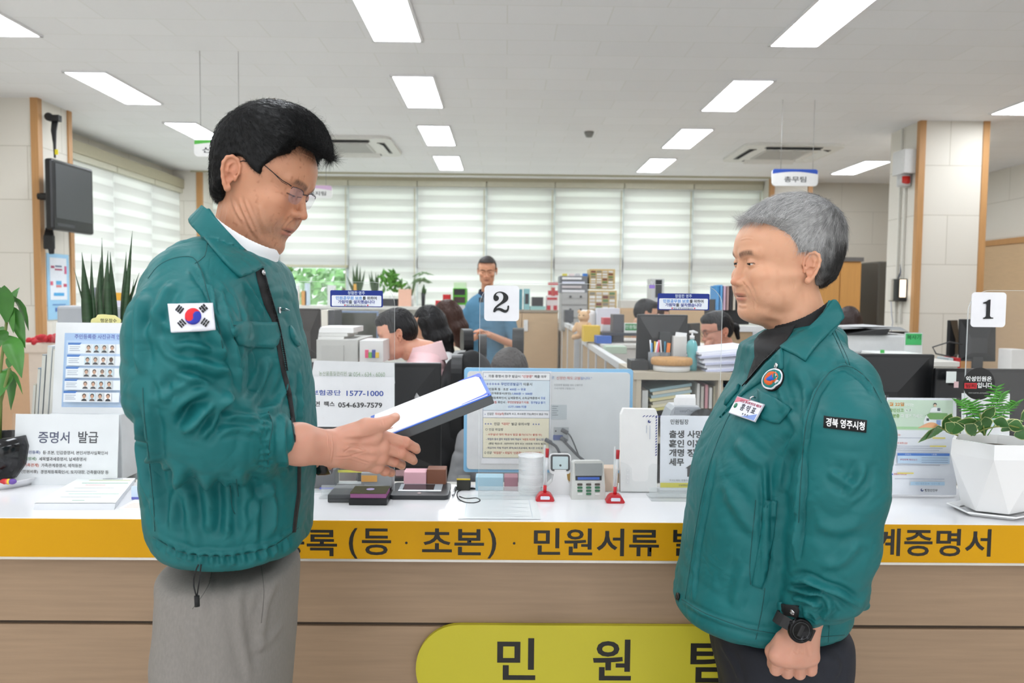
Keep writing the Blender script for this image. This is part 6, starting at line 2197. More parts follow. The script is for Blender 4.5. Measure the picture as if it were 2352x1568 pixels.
for v_, c_, x0, x1 in ((.08, '7fb59a', .42, .58), (.2, 'b9c4c4', .2, .75), (.32, 'a9d6c4', .25, .95), (.42, 'b9c4c4', .15, .6), (.55, 'b9c4c4', .2, .8), (.68, 'e2a0a0', .3, .62), (.76, '66b59a', .2, .95), (.88, 'b8c060', .25, .95), (.94, '5a6464', .45, .8)):
 o.use(C(c_, 0.7)).quad(on_pad(x0, v_, .0179), on_pad(x1, v_, .0179), on_pad(x1, v_ + .018, .0179), on_pad(x0, v_ + .018, .0179))
o.build('top_form', None, t)
a_ = PC(262, 1168)
t = thing('paper_sheet', 'printed sheet with orange lines half hidden behind the left man', 'paper', (a_.x, a_.y, ZC))
o = MB()
o.use(PAPER).b2((0.01, 0.0, 0), (.13, .10, .0006))
for k in range(4):
 o.use(C('e0a878', 0.6)).b2((.02, .012 + k * .012, .0006), (.10, .0145 + k * .012, .0008))
o.build('sheet', None, t)
p = Print(302, 1116, 345, 1147, float(PC(320, 1147).y))
p.thing('desk_card', 'small pale blue card standing half hidden behind the left man', 'card')
p.board(C('cfe0f4', 0.4), 0.003)
p.rect(302, 1141, 345, 1147, '6a6fc0').done()
# ---------------------------------------------------------------- clear screens on the counter
def screen(x0, x1, ytop, Y, label, rl, rr, foot=True):
 a, b = P(x0, 1000, Y), P(x1, 1000, Y)
 zt = float(P((x0 + x1) / 2, ytop, Y).z)
 t = thing('clear_screen', label, 'screen', ((a.x + b.x) / 2, Y, ZC), group='clear screens along the counter')
 w, h = b.x - a.x, zt - ZC
 r = 0.06
 pts = [(w / 2, 0.0)]
 pts += [(w / 2 - r + r * math.cos(R(q)), h - r + r * math.sin(R(q))) for q in range(0, 91, 9)] if rr else [(w / 2, h)]
 pts += [(-w / 2 + r - r * math.sin(R(q)), h - r + r * math.cos(R(q))) for q in range(0, 91, 9)] if rl else [(-w / 2, h)]
 pts += [(-w / 2, 0.0)]
 mf = mat_clear('acrylic_foot', (.96, .97, .97), .22, .08, 'f2f6f6')
 m = mat_clear('acrylic_sheet_' + label[:5], (0.99, 0.99, 0.99), 0.03, 0.03, dust=0.2)
 o = MB()
 for yy in (0.0, 0.005):
  f_ = o.b.faces.new([o.b.verts.new((x, yy, z)) for x, z in pts])
 o.build('sheet', m, t)
 e = MB()
 for (xa, za), (xb, zb) in zip(pts[:-1], pts[1:]):
  dx, dz = xb - xa, zb - za
  L = math.hypot(dx, dz)
  nx, nz = dz / L * .0006, -dx / L * .0006
  e.quad((xa, 0.0002, za), (xb, 0.0002, zb), (xb, .0048, zb), (xa, .0048, za))
  e.quad((xa - nx, 0.0, za - nz), (xb - nx, 0.0, zb - nz), (xb + nx, 0.0, zb + nz), (xa + nx, 0.0, za + nz))
 e.build('polished_edge', ACRE, t)
 if foot:
  for sx_ in foot:
   MB().b2((sx_, -.035, 0), (sx_ + .17, .04, .005)).b2((sx_, -.008, .005), (sx_ + .17, -.001, .030)).build('foot', mf, t)
 return t
YS = float(PC(1000, 1140).y)
s1 = screen(470, 906, 646, YS, 'clear acrylic screen with papers taped on, beside the left man', True, True, (0.06,))
s2 = screen(1100, 1652, 652, YS, 'clear acrylic screen carrying the number 2 card', True, True, (-.33, .14))
s3 = screen(2212, 2640, 668, YS, 'clear acrylic screen carrying the number 1 card', True, True, (-.2,))
def sticker(x0, y0, x1, y1, label):
 p = Print(x0, y0, x1, y1, YS - .0005)
 p.thing('notice_sticker', label, 'sticker', 'blue notice stickers on the screens')
 p.board(C('17328c', 0.4), 0.0004, r=0.004)
 w = x1 - x0
 g = lambda f: x0 + f * w / 120
 p.rect(g(3.5), y0 + 11.5, g(116.5), y1 - 2, 'eef2fb', r=2.5)
 p.text('청렴한 영주', g(40), g(79), y0 + 5.8, 8, 'd5e2f8', 0.01)
 p.text('민원공무원 보호', g(13), g(73), y0 + 17.5, 8, '3f93e0', 0.018).text('를 위하여', g(74), g(106), y0 + 17.5, 8, '1b2233', 0.018)
 p.text('가림막', g(18), g(42), y0 + 26.2, 8, '23379a', 0.018).text('을', g(42.5), g(50), y0 + 26.2, 8, '1b2233', 0.018).text('설치했습니다', g(53), g(102), y0 + 26.2, 8, '23379a', 0.018)
 p.text('많은 양해 부탁드립니다', g(37), g(82), y0 + 34, 3.6, '444a58', 0.01).text('♥', g(32), g(35.5), y0 + 34, 3.4, 'd8304a', 0).text('♥', g(84), g(87.5), y0 + 34, 3.4, 'd8304a', 0)
 p.done()
sticker(759, 667, 879, 705, 'blue and white notice sticker on the screen beside the left man')
sticker(1510, 674, 1629, 712, 'blue and white notice sticker on the screen near the grey-haired man')
def number_card(x0, y0, x1, y1, outline, label, holes=None):
 p = Print(x0, y0, x1, y1, YS - .0005)
 p.thing('number_card', label, 'card', 'white number cards on the screens')
 p.board(C('eeeef2', 0.35), 0.002, r=0.010)
 p.lv = 14
 p.poly(outline, '17191b')
 p.done('numeral')
two = [(1150.5, 697), (1147, 700.5), (1140, 700), (1134.5, 696), (1132.8, 689), (1133.5, 681), (1138, 674), (1146, 670.3), (1155, 671), (1163, 675), (1167.5, 682), (1168, 690), (1164, 698), (1156, 705), (1146, 711), (1141, 717), (1145, 715.5),
       (1152, 717), (1159, 718.5), (1164, 715), (1165, 711), (1165.8, 702.5), (1169.2, 702.5), (1168, 711), (1163, 718), (1156, 719), (1148, 714), (1141, 713.5), (1137, 717), (1133, 717)]
two = [(1133, 716.5), (1133.5, 711), (1136, 706), (1142, 700), (1149, 694.5), (1154, 688.5), (1155.5, 682), (1154, 676), (1149.5, 672.5), (1144, 672.5), (1140, 675), (1139.3, 678.5), (1142.5, 679.5), (1145.3, 683), (1145, 687.5), (1141.5, 691), (1137.5, 691.3), (1134, 688.5),
       (1132.8, 684), (1134, 678), (1138.5, 672.8), (1145, 670), (1152, 670), (1159, 672.5), (1164.5, 677), (1167, 683), (1165.5, 689), (1160.5, 694), (1152, 699), (1144.5, 704), (1140.5, 708), (1146, 706.8), (1152, 708), (1158, 711), (1162, 711.5), (1164.5, 709), (1165.5, 702), (1168.8, 702),
       (1168.3, 710), (1165, 716), (1159.5, 718), (1153, 716), (1147, 713), (1141.5, 713), (1138.5, 715), (1137, 717)]
number_card(1112, 656, 1192, 737, spline(two, 1.5, True), 'white rounded card with black numeral 2 on the screen')
one = [(2256, 732), (2256, 729.5), (2259.5, 728.5), (2262.5, 726), (2262.5, 699), (2260.5, 697), (2255, 697.3), (2255, 694.5), (2262, 692), (2267, 688), (2271.5, 687.5), (2271.5, 725.5), (2274.5, 728.5), (2279.5, 729), (2279.5, 731.5)]
one = [(x, 732 - (732 - y) * 1.0) for x, y in one]
number_card(2229, 671, 2309, 751, one, 'white rounded card with black numeral 1 on the screen')
# purple binder clip on the middle screen
t = thing('binder_clip', 'small purple binder clip on the top edge of the middle screen', 'clip', P(1497.5, 657, YS))
MB().prism([(-.007, -.006), (.007, -.006), (.007, .003), (-.007, .003)], 0.010, Matrix.Translation((0, -.004, 0))).build('jaw', C('9a7fd0', 0.4), t)
MB().tube([(-.003, 0, .003), (-.004, -.001, .008), (-.002, -.001, .012), (.002, -.001, .012), (.004, -.001, .008), (.003, 0, .003)], .0005, 6).build('wire_handle', CHROME, t)
# papers taped to the first screen
p = Print(712, 828, 905, 880, YS + .012)
p.thing('notice_paper', 'white sheet with pale green phone number taped to the screen, upper', 'paper', 'papers taped to the screen')
o = MB()
o.prism([p.xy(*q) for q in ((722, 828), (905, 832), (907, 880), (713, 880))], 0.0006)
o.build('sheet', C('e9ebed', 0.7), p.t)
p.text('농산물품질관리원', 733, 796, 858, 10, '8fa383', 0.0).text('☎', 800, 809, 859, 9, '6f8a6a', 0.0).text('054 - 634 - 6060', 812, 884, 859, 10, '9fb79a', 0.0).done()
p = Print(640, 864, 906, 980, YS + .008)
p.thing('notice_paper', 'white sheet with blue and black phone numbers taped to the screen, lower', 'paper', 'papers taped to the screen')
p.board(C('f1f2f5', 0.7), 0.0006)
p.text('국민건강보험공단', 636 + 12, 783, 901, 12.5, '2f4fa8', 0.02).text('1577-1000', 796, 881, 902, 12.5, '2f4fa8', 0.02)
p.text('안정면', 693, 735, 927, 12, '1d1f22', 0.02).text('팩스', 744, 769, 927, 12, '1d1f22', 0.02).text('054-639-7579', 777, 878, 929, 12, '1d1f22', 0.02).done()
# clear-backed sign for residents' registration with the readers in front
Yr = float(PC(830, 1118).y)
p = Print(771, 946, 896, 1114, Yr, lean=R(4))
p.thing('registration_sign', 'clear acrylic sign with pale grey card behind the open hand', 'sign')
p.board(ACR, 0.004)
p.rect(774, 949, 893, 1005, 'd3dbdb').text('주민등록', 791, 852, 966, 15, '24282c', 0.025).rect(774, 1079, 893, 1085, 'e0dc50')
p.done()
MB().b2((-p.w / 2, -0.012, 0), (p.w / 2, 0.03, .006)).build('foot', ACRE, p.t)
a_, b_ = PC(752, 1154), PC(820, 1154)
t = thing('card_reader', 'dark grey flat card reader box on the counter', 'device', ((a_.x + b_.x) / 2, a_.y, ZC))
MB().b2((-(b_.x - a_.x) / 2, 0, 0), ((b_.x - a_.x) / 2, .12, .022), bev=.003).build('reader_body', C('4a4c4e', 0.5), t)
MB().b2((-.036, -.001, .010), (.036, .0, .0108)).build('slot', C('26282a', 0.5), t)
a_, b_ = PC(801, 1160), PC(889, 1160)
wd = (b_.x - a_.x) / 2
t = thing('stamp_pad', 'black box with violet glossy lid in front of the grey card reader', 'device', ((a_.x + b_.x) / 2, a_.y, ZC))
MB().b2((-wd, 0, 0), (wd, .11, .018), bev=.002).build('case', C('18191b', 0.35), t)
MB().b2((-wd + .003, .004, .018), (wd - .003, .075, .030), bev=.001).build('violet_block', C('9a5a8a', 0.2), t)
o = MB()
o.use(C('4e4a2e', 0.15)).b2((-wd + .003, .003, .030), (wd - .003, .076, .033))
o.use(C('b7a8dc', 0.3)).lathe([(0, .0333), (.011, .0333), (.011, .0336), (0, .0336)], 20, (0, .04, 0))
o.use(C('0c0c0c', 0.3)).b2((-wd + .002, .085, .018), (wd - .002, .108, .026))
o.use(C('5a1418', 0.3)).b2((-wd + .008, .09, .026), (-.01, .1, .0263))
o.build('lid', None, t)
a_, b_ = PC(893, 1147), PC(1030, 1147)
wd = (b_.x - a_.x) / 2
t = thing('signature_pad', 'black signature pad with small grey screen on the counter', 'device', ((a_.x + b_.x) / 2, a_.y, ZC), rot=(R(3), 0, 0))
MB().prism([(x, y + .06) for x, y in rrect(wd * 2, .12, .014)], 0.012, Matrix.Translation((0, 0, .012)) @ Matrix.Rotation(R(-90), 4, 'X')).build('pad_body', C('2b2d30', 0.4), t)
o = MB()
o.use(C('9aa2a8', 0.4)).b2((-wd * .75, .035, .012), (wd * .72, .105, .0128))
o.use(SCR).b2((-wd * .62, .05, .0128), (wd * .45, .10, .0132))
o.use(C('eeeeee', 0.5)).b2((-wd * .75, .036, .0132), (wd * .72, .046, .0136))
o.use(C('b8a8a8', 0.3)).lathe([(0, .0122), (.006, .0122), (.006, .013), (0, .013)], 16, (0, .02, 0))
o.build('display', None, t)
a_ = PC(735, 1131)
t = thing('paper_tray', 'clear flat tray with a blue strip beside the grey reader', 'tray', (a_.x, a_.y, ZC))
MB().b2((-.06, 0, 0), (.05, .08, .003)).build('tray', ACRE, t)
MB().b2((-.008, .028, .003), (.04, .036, .006)).build('blue_strip', C('5560d0', 0.4), t)
# stylus on a cord, papers under film
t = thing('stylus', 'chrome stylus with black looped cord lying on the counter', 'pen', PC(1044, 1140))
q0, q1 = PC(1040, 1140) - PC(1044, 1140), PC(1047, 1122) - PC(1044, 1140)
MB().tube([q0 + Vector((0, 0, .004)), q1 + Vector((0, 0, .004))], .0035).build('barrel', CHROME, t)
cp = [PC(*q) - PC(1044, 1140) + Vector((0, 0, .002)) for q in ((1050, 1121), (1066, 1122), (1080, 1124), (1093, 1124), (1085, 1122), (1068, 1124), (1052, 1130), (1050, 1140), (1056, 1149), (1070, 1155), (1088, 1156), (1100, 1153), (1102, 1149), (1094, 1145), (1070, 1146), (1055, 1141))]
MB().tube([Vector(v) for v in spline([tuple(v) for v in cp], 0.004)], .0015, 6).build('cord', BLACK_CLOTH, t)
qa, qb, qc, qd = PC(1050, 1192), PC(1243, 1193), PC(1228, 1136), PC(1062, 1136)
t = thing('form_under_film', 'printed sheet under clear film at the counter edge', 'paper', qa)
o = MB()
vs = [q - qa + Vector((0, 0, .0012)) for q in (qa, qb, qc, qd)]
o.use(mat('filmed_paper', 'e6eaea', 0.15))
o.quad(*vs)
bl = lambda u, v: vs[0] + (vs[1] - vs[0]) * u + (vs[3] - vs[0]) * v + (vs[2] - vs[1] - vs[3] + vs[0]) * u * v + Vector((0, 0, .0003))
o.use(C('c3cccf', 0.3))
for k in range(14):
 o.quad(bl(.12, .1 + k * .055), bl(.85 - .1 * (k % 3), .1 + k * .055), bl(.85 - .1 * (k % 3), .112 + k * .055), bl(.12, .112 + k * .055))
o.use(C('a5b5c0', 0.3))
for u0, v0, u1, v1 in ((.08, .05, .085, .93), (.9, .05, .905, .93), (.08, .93, .905, .94)):
 o.quad(bl(u0, v0), bl(u1, v0), bl(u1, v1), bl(u0, v1))
o.build('sheet', None, t)
# wire-mesh pen cup
c_ = PC(1219, 1132)
t = thing('pen_cup', 'white perforated metal pen cup behind the screen', 'cup', c_)
MESHM = mat('perforated_white', 'eceeee', 0.4)
nt = MESHM.node_tree
tc = nt.nodes.new('ShaderNodeTexCoord')
sp = nt.nodes.new('ShaderNodeSeparateXYZ')
nt.links.new(tc.outputs['Object'], sp.inputs[0])
at = nt.nodes.new('ShaderNodeMath')
at.operation = 'ARCTAN2'
nt.links.new(sp.outputs['Y'], at.inputs[0])
nt.links.new(sp.outputs['X'], at.inputs[1])
def _m(op, a, b=None, c=None):
 n_ = nt.nodes.new('ShaderNodeMath')
 n_.operation = op
 for i, v in enumerate((a, b, c)):
  if v is None:
   continue
  if isinstance(v, (int, float)):
   n_.inputs[i].default_value = v
  else:
   nt.links.new(v, n_.inputs[i])
 return n_.outputs[0]
u = _m('MULTIPLY', at.outputs[0], 9.55)
v = _m('MULTIPLY', sp.outputs['Z'], 250.0)
row = _m('FLOOR', v)
uo = _m('MULTIPLY_ADD', row, 0.5, u)
du = _m('SUBTRACT', _m('FRACT', _m('ADD', uo, 100.0)), 0.5)
dv = _m('SUBTRACT', _m('FRACT', v), 0.5)
rr_ = _m('SQRT', _m('ADD', _m('MULTIPLY', du, du), _m('MULTIPLY', dv, dv)))
hole = _m('LESS_THAN', rr_, 0.3)
band = _m('GREATER_THAN', _m('FRACT', _m('MULTIPLY', sp.outputs['Z'], 42.0)), 0.3)
hole = _m('MULTIPLY', hole, band)
nt.links.new(_m('SUBTRACT', 1.0, hole), nt.nodes['Principled BSDF'].inputs['Alpha'])
MB().lathe([(.034, 0), (.035, .104), (.0365, .106), (.0365, .108), (.034, .108), (.033, .002), (0, .002), (0, 0), (.034, 0)], 48).build('cup', MESHM, t)
def counter_pen(px, py, tip_dx, label):
 b = PC(px, py)
 t = thing('counter_pen', label, 'pen', b, group='pens in red holders on the counter')
 MB().prism([(x, z) for x, z in spline([(-.022, 0), (.022, 0), (.0225, .008), (.016, .018), (.008, .022), (-.008, .022), (-.016, .018), (-.0225, .008)], .004, True)], .03, Matrix.Translation((0, 0, 0))).cyl((0, .015, .018), (0, .015, .042), .0045).build('red_holder', C('c8202a', 0.35), t)
 MB().prism([(-.012, .006), (.012, .006), (.013, .012), (.011, .015), (-.011, .015), (-.013, .012)], .0006, Matrix.Translation((0, -.0008, 0))).build('white_label', C('e8ecf8', 0.5), t)
 MB().cyl((0, .015, .038), (tip_dx * .9, .015, .120), .0036).build('barrel', mat_clear('clear_barrel', (.85, .88, .92), .5, .1), t)
 MB().cyl((0, .015, .038), (tip_dx * .6, .015, .09), .0012).build('ink_tube', C('22242a', .4), t)
 MB().cyl((tip_dx * .9, .015, .118), (tip_dx, .015, .142), .0045, .0048).build('cap', C('b01a22', 0.3), t)
 MB().b2((-.004, .024, .03), (.001, .026, .15)).build('clear_rod', ACRE, t)
 return t
counter_pen(1252, 1152, .005, 'pen with red cap in red holder, beside the mesh cup')
counter_pen(1414, 1156, .006, 'pen with red cap in red holder, beside the envelopes')
# QR scanner on a white stand
b = PC(1287, 1138)
t = thing('code_scanner', 'white desktop code scanner with square black-rimmed window', 'scanner', b)
MB().prism([(-.040, 0), (.040, 0), (.040, .018), (.022, .035), (.016, .07), (-.016, .07), (-.022, .035), (-.040, .018)], .045, Matrix.Translation((0, .012, 0))).build('stand', WHITEP, t)
hd = MB()
hd.prism([(x, z + .088) for x, z in rrect(.060, .058, .012)], .035, Matrix.Rotation(R(-12), 4, 'X') @ Matrix.Translation((0, 0.0, 0)))
hd.build('head', WHITEP, t)
o = MB()
o.use(C('1d2022', .3)).prism([(x, z + .090) for x, z in rrect(.054, .046, .008)], .002, Matrix.Rotation(R(-12), 4, 'X') @ Matrix.Translation((0, -.002, 0)))
o.use(C('b9cdd0', .15)).prism([(x, z + .090) for x, z in rrect(.043, .035, .003)], .002, Matrix.Rotation(R(-12), 4, 'X') @ Matrix.Translation((0, -.003, 0)))
o.use(C('101214', .2)).prism([(x, z + .083) for x, z in rrect(.006, .006, .0028)], .001, Matrix.Rotation(R(-12), 4, 'X') @ Matrix.Translation((0, -.0042, 0)))
o.build('scan_window', None, t)
# PIN pad
b = PC(1352, 1147)
t = thing('pin_pad', 'pale grey keypad terminal with green keys and grey hood', 'device', b, rot=(0, 0, R(3)))
MB().prism([(-.047, 0), (.047, 0), (.046, .02), (.042, .1), (.036, .105), (-.036, .105), (-.042, .1), (-.046, .02)], .045, Matrix.Rotation(R(-8), 4, 'X')).build('body', C('cfd0cb', 0.45), t)
lb = Matrix.Rotation(R(-8), 4, 'X')
o = MB()
o.use(C('8f9392', .4)).prism([(-.036, .065), (.036, .065), (.037, .098), (-.037, .098)], .01, lb @ Matrix.Translation((0, -.009, 0)))
o.build('hood', None, t)
o = MB()
o.use(C('22262c', .3)).prism([(-.036, .052), (.036, .052), (.036, .064), (-.036, .064)], .002, lb @ Matrix.Translation((0, -.0015, 0)))
o.use(C('3f66c0', .3)).prism([(-.030, .054), (.030, .054), (.030, .061), (-.030, .061)], .002, lb @ Matrix.Translation((0, -.0022, 0)))
o.build('display', None, t)
for r_ in range(4):
 for c_ in range(3):
  MB().prism([(x + (c_ - 1) * .024, z + .041 - r_ * .0085) for x, z in rrect(.014, .0055, .002, 3)], .003, lb @ Matrix.Translation((0, -.003, 0))).build('key', C(('4a4038' if r_ == 0 else '2f6a48' if (r_ < 3 or c_ == 1) else 'e4e4e0'), .4), t)
# envelopes in a clear holder
Ye = float(PC(1465, 1131).y)
p = Print(1424, 936, 1509, 1130, Ye, lean=R(2))
p.thing('envelope_stack', 'upright stack of white window envelopes with blue diagonal edge marks', 'envelopes')
MB().prism([p.xy(*q) for q in ((1425, 1129), (1509, 1129), (1510, 953), (1504, 937), (1430, 936), (1424, 950))], .03).build('envelopes', C('f4f3f1', 0.7), p.t)
for i in range(6):
 p.poly([(1473 + i * 7.2, 955), (1476 + i * 7.2, 955), (1480.5 + i * 7.2, 951), (1477.5 + i * 7.2, 951)], '3a4490')
for i in range(15):
 p.poly([(1504, 955.5 + i * 6.2), (1507.5, 953 + i * 6.2), (1507.5, 956 + i * 6.2), (1504, 958.5 + i * 6.2)], '3a4490')
p.disc(1489, 965, 3.6, '2c3a80').disc(1490.5, 963.5, 1.6, 'f4f3f1')
for i in range(2):
 p.rect(1490 - i * 8, 974, 1491.2 - i * 8, 1006 - i * 14, 'a8b0c4')
for i in range(4):
 p.rect(1437, 1076 + i * 9, 1444, 1082 + i * 9, 'e0e0e2').rect(1438, 1077 + i * 9, 1443, 1081 + i * 9, 'f4f3f1')
p.done()
o = MB()
o.prism([p.xy(*q) for q in ((1422, 1132), (1512, 1132), (1512, 1064), (1496, 1062), (1488, 1070), (1488, 1098), (1482, 1104), (1456, 1104), (1450, 1098), (1450, 1074), (1440, 1064), (1422, 1058))], .002, Matrix.Translation((0, -.006, 0)))
o.b2((-p.w / 2 - .002, -.004, -.001), (p.w / 2 + .002, .035, .001))
o.build('clear_holder', ACR, p.t)
# team leader sign
Yt = float(PC(1570, 1132).y)
p = Print(1515, 953, 1638, 1125, Yt, lean=R(3))
p.thing('team_sign', 'white acrylic table sign with bold Korean words and black house', 'sign')
p.board(C('eef1f8', 0.4), 0.004)
p.text('민원팀장', 1538, 1580, 967, 12, '1e2022', 0.02)
for i, (a_, b_) in enumerate((('출생', '사망'), ('혼인', '이혼'), ('개명', '정정'), ('세무', None))):
 p.text(a_, 1535, 1570, 995.5 + i * 21.5, 18, '1e2022', 0.03)
 if b_:
  p.text(b_, 1577, 1614, 995.5 + i * 21.5, 18, '1e2022', 0.03)
p.poly([(1574, 1074), (1598, 1057), (1607, 1063), (1607, 1058), (1611, 1058), (1611, 1066), (1622, 1074), (1618, 1074), (1618, 1094), (1578, 1094), (1578, 1074)], '1e2022')
for k in range(4):
 x = 1588 + k * 6.2
 p.disc(x, 1077 - (2 if 0 < k < 3 else 0), 1.9, 'eef1f8').rect(x - 1.7, 1080, x + 1.7, 1086, 'eef1f8').rect(x - 1.1, 1085, x + 1.1, 1089, 'eef1f8')
p.text('어서오세요! 친절히 안내해드리겠습니다', 1536, 1625, 1102, 4.5, '4a4c50', 0.0).rect(1515, 1108, 1638, 1119, 'e0d63e').text('안정면행정복지센터', 1558, 1594, 1113.5, 4.5, '3a3a20', 0.01).done()
holder(p, off=-0.009)
MB().b2((-p.w / 2 - .003, -.012, -.012), (p.w / 2 + .003, .03, 0)).build('acrylic_foot', ACRE, p.t)
MB().b2((-p.w / 2 - .002, -.008, -.010), (p.w / 2 + .002, .028, -.004)).build('black_base', C('17181a', .4), p.t)
# card terminal behind it with its paper
q = P(1590, 1000, YBK + .05)
t = thing('card_terminal', 'silver card terminal printing a receipt behind the team sign', 'device', (q.x, 2.40, 0.74))
zb_ = float(P(1590, 950, 2.40).z) - .74
MB().prism([(-.05, 0), (.055, 0), (.055, zb_ - .02), (.05, zb_ + .012), (.04, zb_ + .022), (-.035, zb_ + .022), (-.045, zb_ + .010), (-.06, zb_ - .03)], .10).build('body', C('aeb3b8', .35), t)
MB().prism([(-.038, zb_ + .0), (.043, zb_ + .0), (.040, zb_ + .018), (-.034, zb_ + .018)], .003, Matrix.Translation((0, -.003, 0))).build('cover', C('9aa0a6', .35), t)
text('easyCheck', .012, C('6c7278', .4), t, (.005, -.0035, zb_ + .009))
rc = MB()
rows = []
for i in range(7):
 a = i / 6
 rows.append(((-.032 + .01 * a, .03 + .01 * a, zb_ + .02 + .034 * math.sin(a * 1.9)), (.036 + .0 * a, .03 + .01 * a, zb_ + .02 + .036 * math.sin(a * 1.9))))
for a, b in zip(rows, rows[1:]):
 rc.quad(a[0], a[1], b[1], b[0])
rc.b2((-.032, .028, zb_ + .0), (.036, .032, zb_ + .045))
rc.build('receipt', PAPER, t)
MB().lathe([(.0, 0), (.045, 0), (.047, .01), (.0, .01)], 32, (.05, .0, zb_ - .03), Matrix.Rotation(PI / 2, 4, 'X')).build('round_clamp', C('1b1c1e', .4), t)
# ---------------------------------------------------------------- right end
Yb = YS + .035
p = Print(2036, 911, 2198, 1136, Yb, lean=R(4), yaw=0)
p.thing('leaflet_stand', 'acrylic stand with green and white leaflet about reporting, beside the potted plant', 'leaflet')
p.board(C('eff1f8', 0.4), 0.004)
p.rect(2036, 916, 2190, 986, 'cfe3cf').rect(2036, 978, 2190, 984, 'a9d6a0')
p.text('월 22일', 2040, 2075, 926, 9, 'd98c28', 0.03).text('부터는', 2077, 2098, 927, 8, 'eef4ee', 0.03).text('확인신고', 2040, 2074, 940, 9, '7fae58', 0.03).text('할 때', 2076, 2092, 940, 8, 'eef4ee', 0.03).text('신분증', 2040, 2064, 953, 9, '7fae58', 0.03).text('꼭 챙겨 가세요!', 2067, 2119, 953, 9, 'eef4ee', 0.03)
p.poly([(2124, 952), (2135, 946), (2176, 946), (2179, 960), (2136, 960)], '6fa357').poly([(2120, 965), (2127, 950), (2136, 962), (2136, 977), (2122, 977)], 'f1f4f4').rect(2136, 961, 2178, 977, 'e9eef2').rect(2127, 958, 2133, 964, '3a4450')
p.disc(2147, 926, 4, '2b2c30').disc(2147, 928, 3.2, 'e8c4a8').poly([(2134, 944), (2138, 934), (2147, 932), (2158, 934), (2163, 944)], 'f4f6f8').rect(2152, 934, 2159, 941, '5a6470').rect(2150, 962, 2160, 974, '7f9ad0')
for y, w in ((1004, 30), (1016, 46), (1088, 44)):
 if y != 1004:
  p.text('이렇게 바뀌나요?' if y == 1016 else '언제부터 바뀌나요?', 2050, 2050 + w * .7, y, 5, 'd0604a', 0.02).poly([(2044, y + 2), (2046.5, y - 3), (2049, y + 2)], '3a6ad8')
p.text('왜 바뀌나요?', 2042, 2066, 997, 5, 'd0604a', 0.02)
for y, x1 in ((1003, 2140), (1022, 2170), (1027, 2168), (1032, 2160), (1066, 2162), (1098, 2172)):
 p.rect(2052, y, x1 - 4, y + 1.4, 'b4b8c8')
p.rect(2140, 1002, 2170, 1005, 'ecd860').rect(2134, 1021, 2172, 1024, 'ecd860').rect(2058, 1084, 2096, 1087, 'ecd860')
p.rect(2058, 1039, 2180, 1045, '3f7ad0').rect(2058, 1045, 2180, 1063, 'c4dcf4')
p.text('서비스', 2075, 2090, 1042, 3.6, 'e8f0ff', 0.0).text('내용', 2138, 2150, 1042, 3.6, 'e8f0ff', 0.0).text('주민등록 확인신고', 2064, 2104, 1054, 4, 'b85a78', 0.01)
for k in range(3):
 p.rect(2114, 1049 + k * 5, 2176, 1050.4 + k * 5, '8fa6c4')
p.rect(2088, 1105, 2168, 1113, 'b8d8f0').text('민원24 안내', 2100, 2156, 1109, 4.5, '8fb0d0', 0.0)
p.disc(2115, 1124, 3.6, '3a4a80').disc(2116, 1122.5, 1.8, 'eff1f8').text('행정안전부', 2121, 2151, 1124.5, 6.5, '4a4c54', 0.02).done()
holder(p, off=-0.012)
p = Print(1960, 905, 2034, 1134, Yb + .015, lean=R(4))
p.thing('leaflet_stand', 'acrylic stand with cream notice mostly hidden behind the right man', 'leaflet')
p.board(C('eef0f8', 0.4), 0.004)
p.rect(1962, 1000, 2028, 1122, 'efe7c4').text('대상', 2020, 2028, 1081, 4, '55524a', 0).text('불가', 2014, 2024, 1100, 4, '55524a', 0).text('제출', 2020, 2029, 1113, 5, '35322a', 0.02)
p.done()
holder(p, off=-0.008)
# faceted planter with mixed plants
pc_ = PC(2272, 1172)
pl_ = thing('planter', 'white faceted hexagonal planter on saucer with variegated trailing plants, at the right', 'plant', (pc_.x, YS - .118, ZC))
WP = mat('white_glazed_plastic', 'f0f0f0', 0.12)
o = MB()
rt_, rb_ = .125, .075
n6 = 6
def ring6(r, z, off):
 return [Vector((r * math.cos(2 * PI * (k + off) / n6), r * .85 * math.sin(2 * PI * (k + off) / n6), z)) for k in range(n6)]
r0, r1, r2, r3 = ring6(rb_, .012, 0.5), ring6(.118, .155, 0), ring6(.115, .192, 0), ring6(.106, .192, 0)
r4 = ring6(.10, .15, 0)
V0, V1, V2, V3, V4 = ([o.b.verts.new(v) for v in r] for r in (r0, r1, r2, r3, r4))
for k in range(n6):
 j = (k + 1) % n6
 o.b.faces.new((V0[k], V1[j], V1[k]))
 o.b.faces.new((V0[k], V0[j], V1[j]))
 o.b.faces.new((V1[k], V1[j], V2[j], V2[k]))
 o.b.faces.new((V2[k], V2[j], V3[j], V3[k]))
 o.b.faces.new((V3[k], V3[j], V4[j], V4[k]))
o.b.faces.new(V0[::-1])
o._fin(V0 + V1 + V2 + V3 + V4)
o.build('pot', WP, pl_)
o = MB()
for (ra, za), (rb2, zb2) in (((.088, 0), (.112, .010)), ((.112, .010), (.108, .013)), ((.108, .013), (.08, .006))):
 A, B = [o.b.verts.new(v) for v in ring6(ra, za, .5)], [o.b.verts.new(v) for v in ring6(rb2, zb2, .5)]
 for k in range(n6):
  o.b.faces.new((A[k], A[(k + 1) % n6], B[(k + 1) % n6], B[k]))
 o._fin(A + B)
o.b.faces.new([o.b.verts.new(v) for v in ring6(.085, .004, .5)])
o.build('saucer', WP, pl_)
o = MB()
o.ball((0, 0, .155), (.098, .085, .022), 24)
o.build('soil', mat('moss_and_bark', '3b3320', 0.95, noise=0.6, scale=60, bump=1.0, bscale=90), pl_)
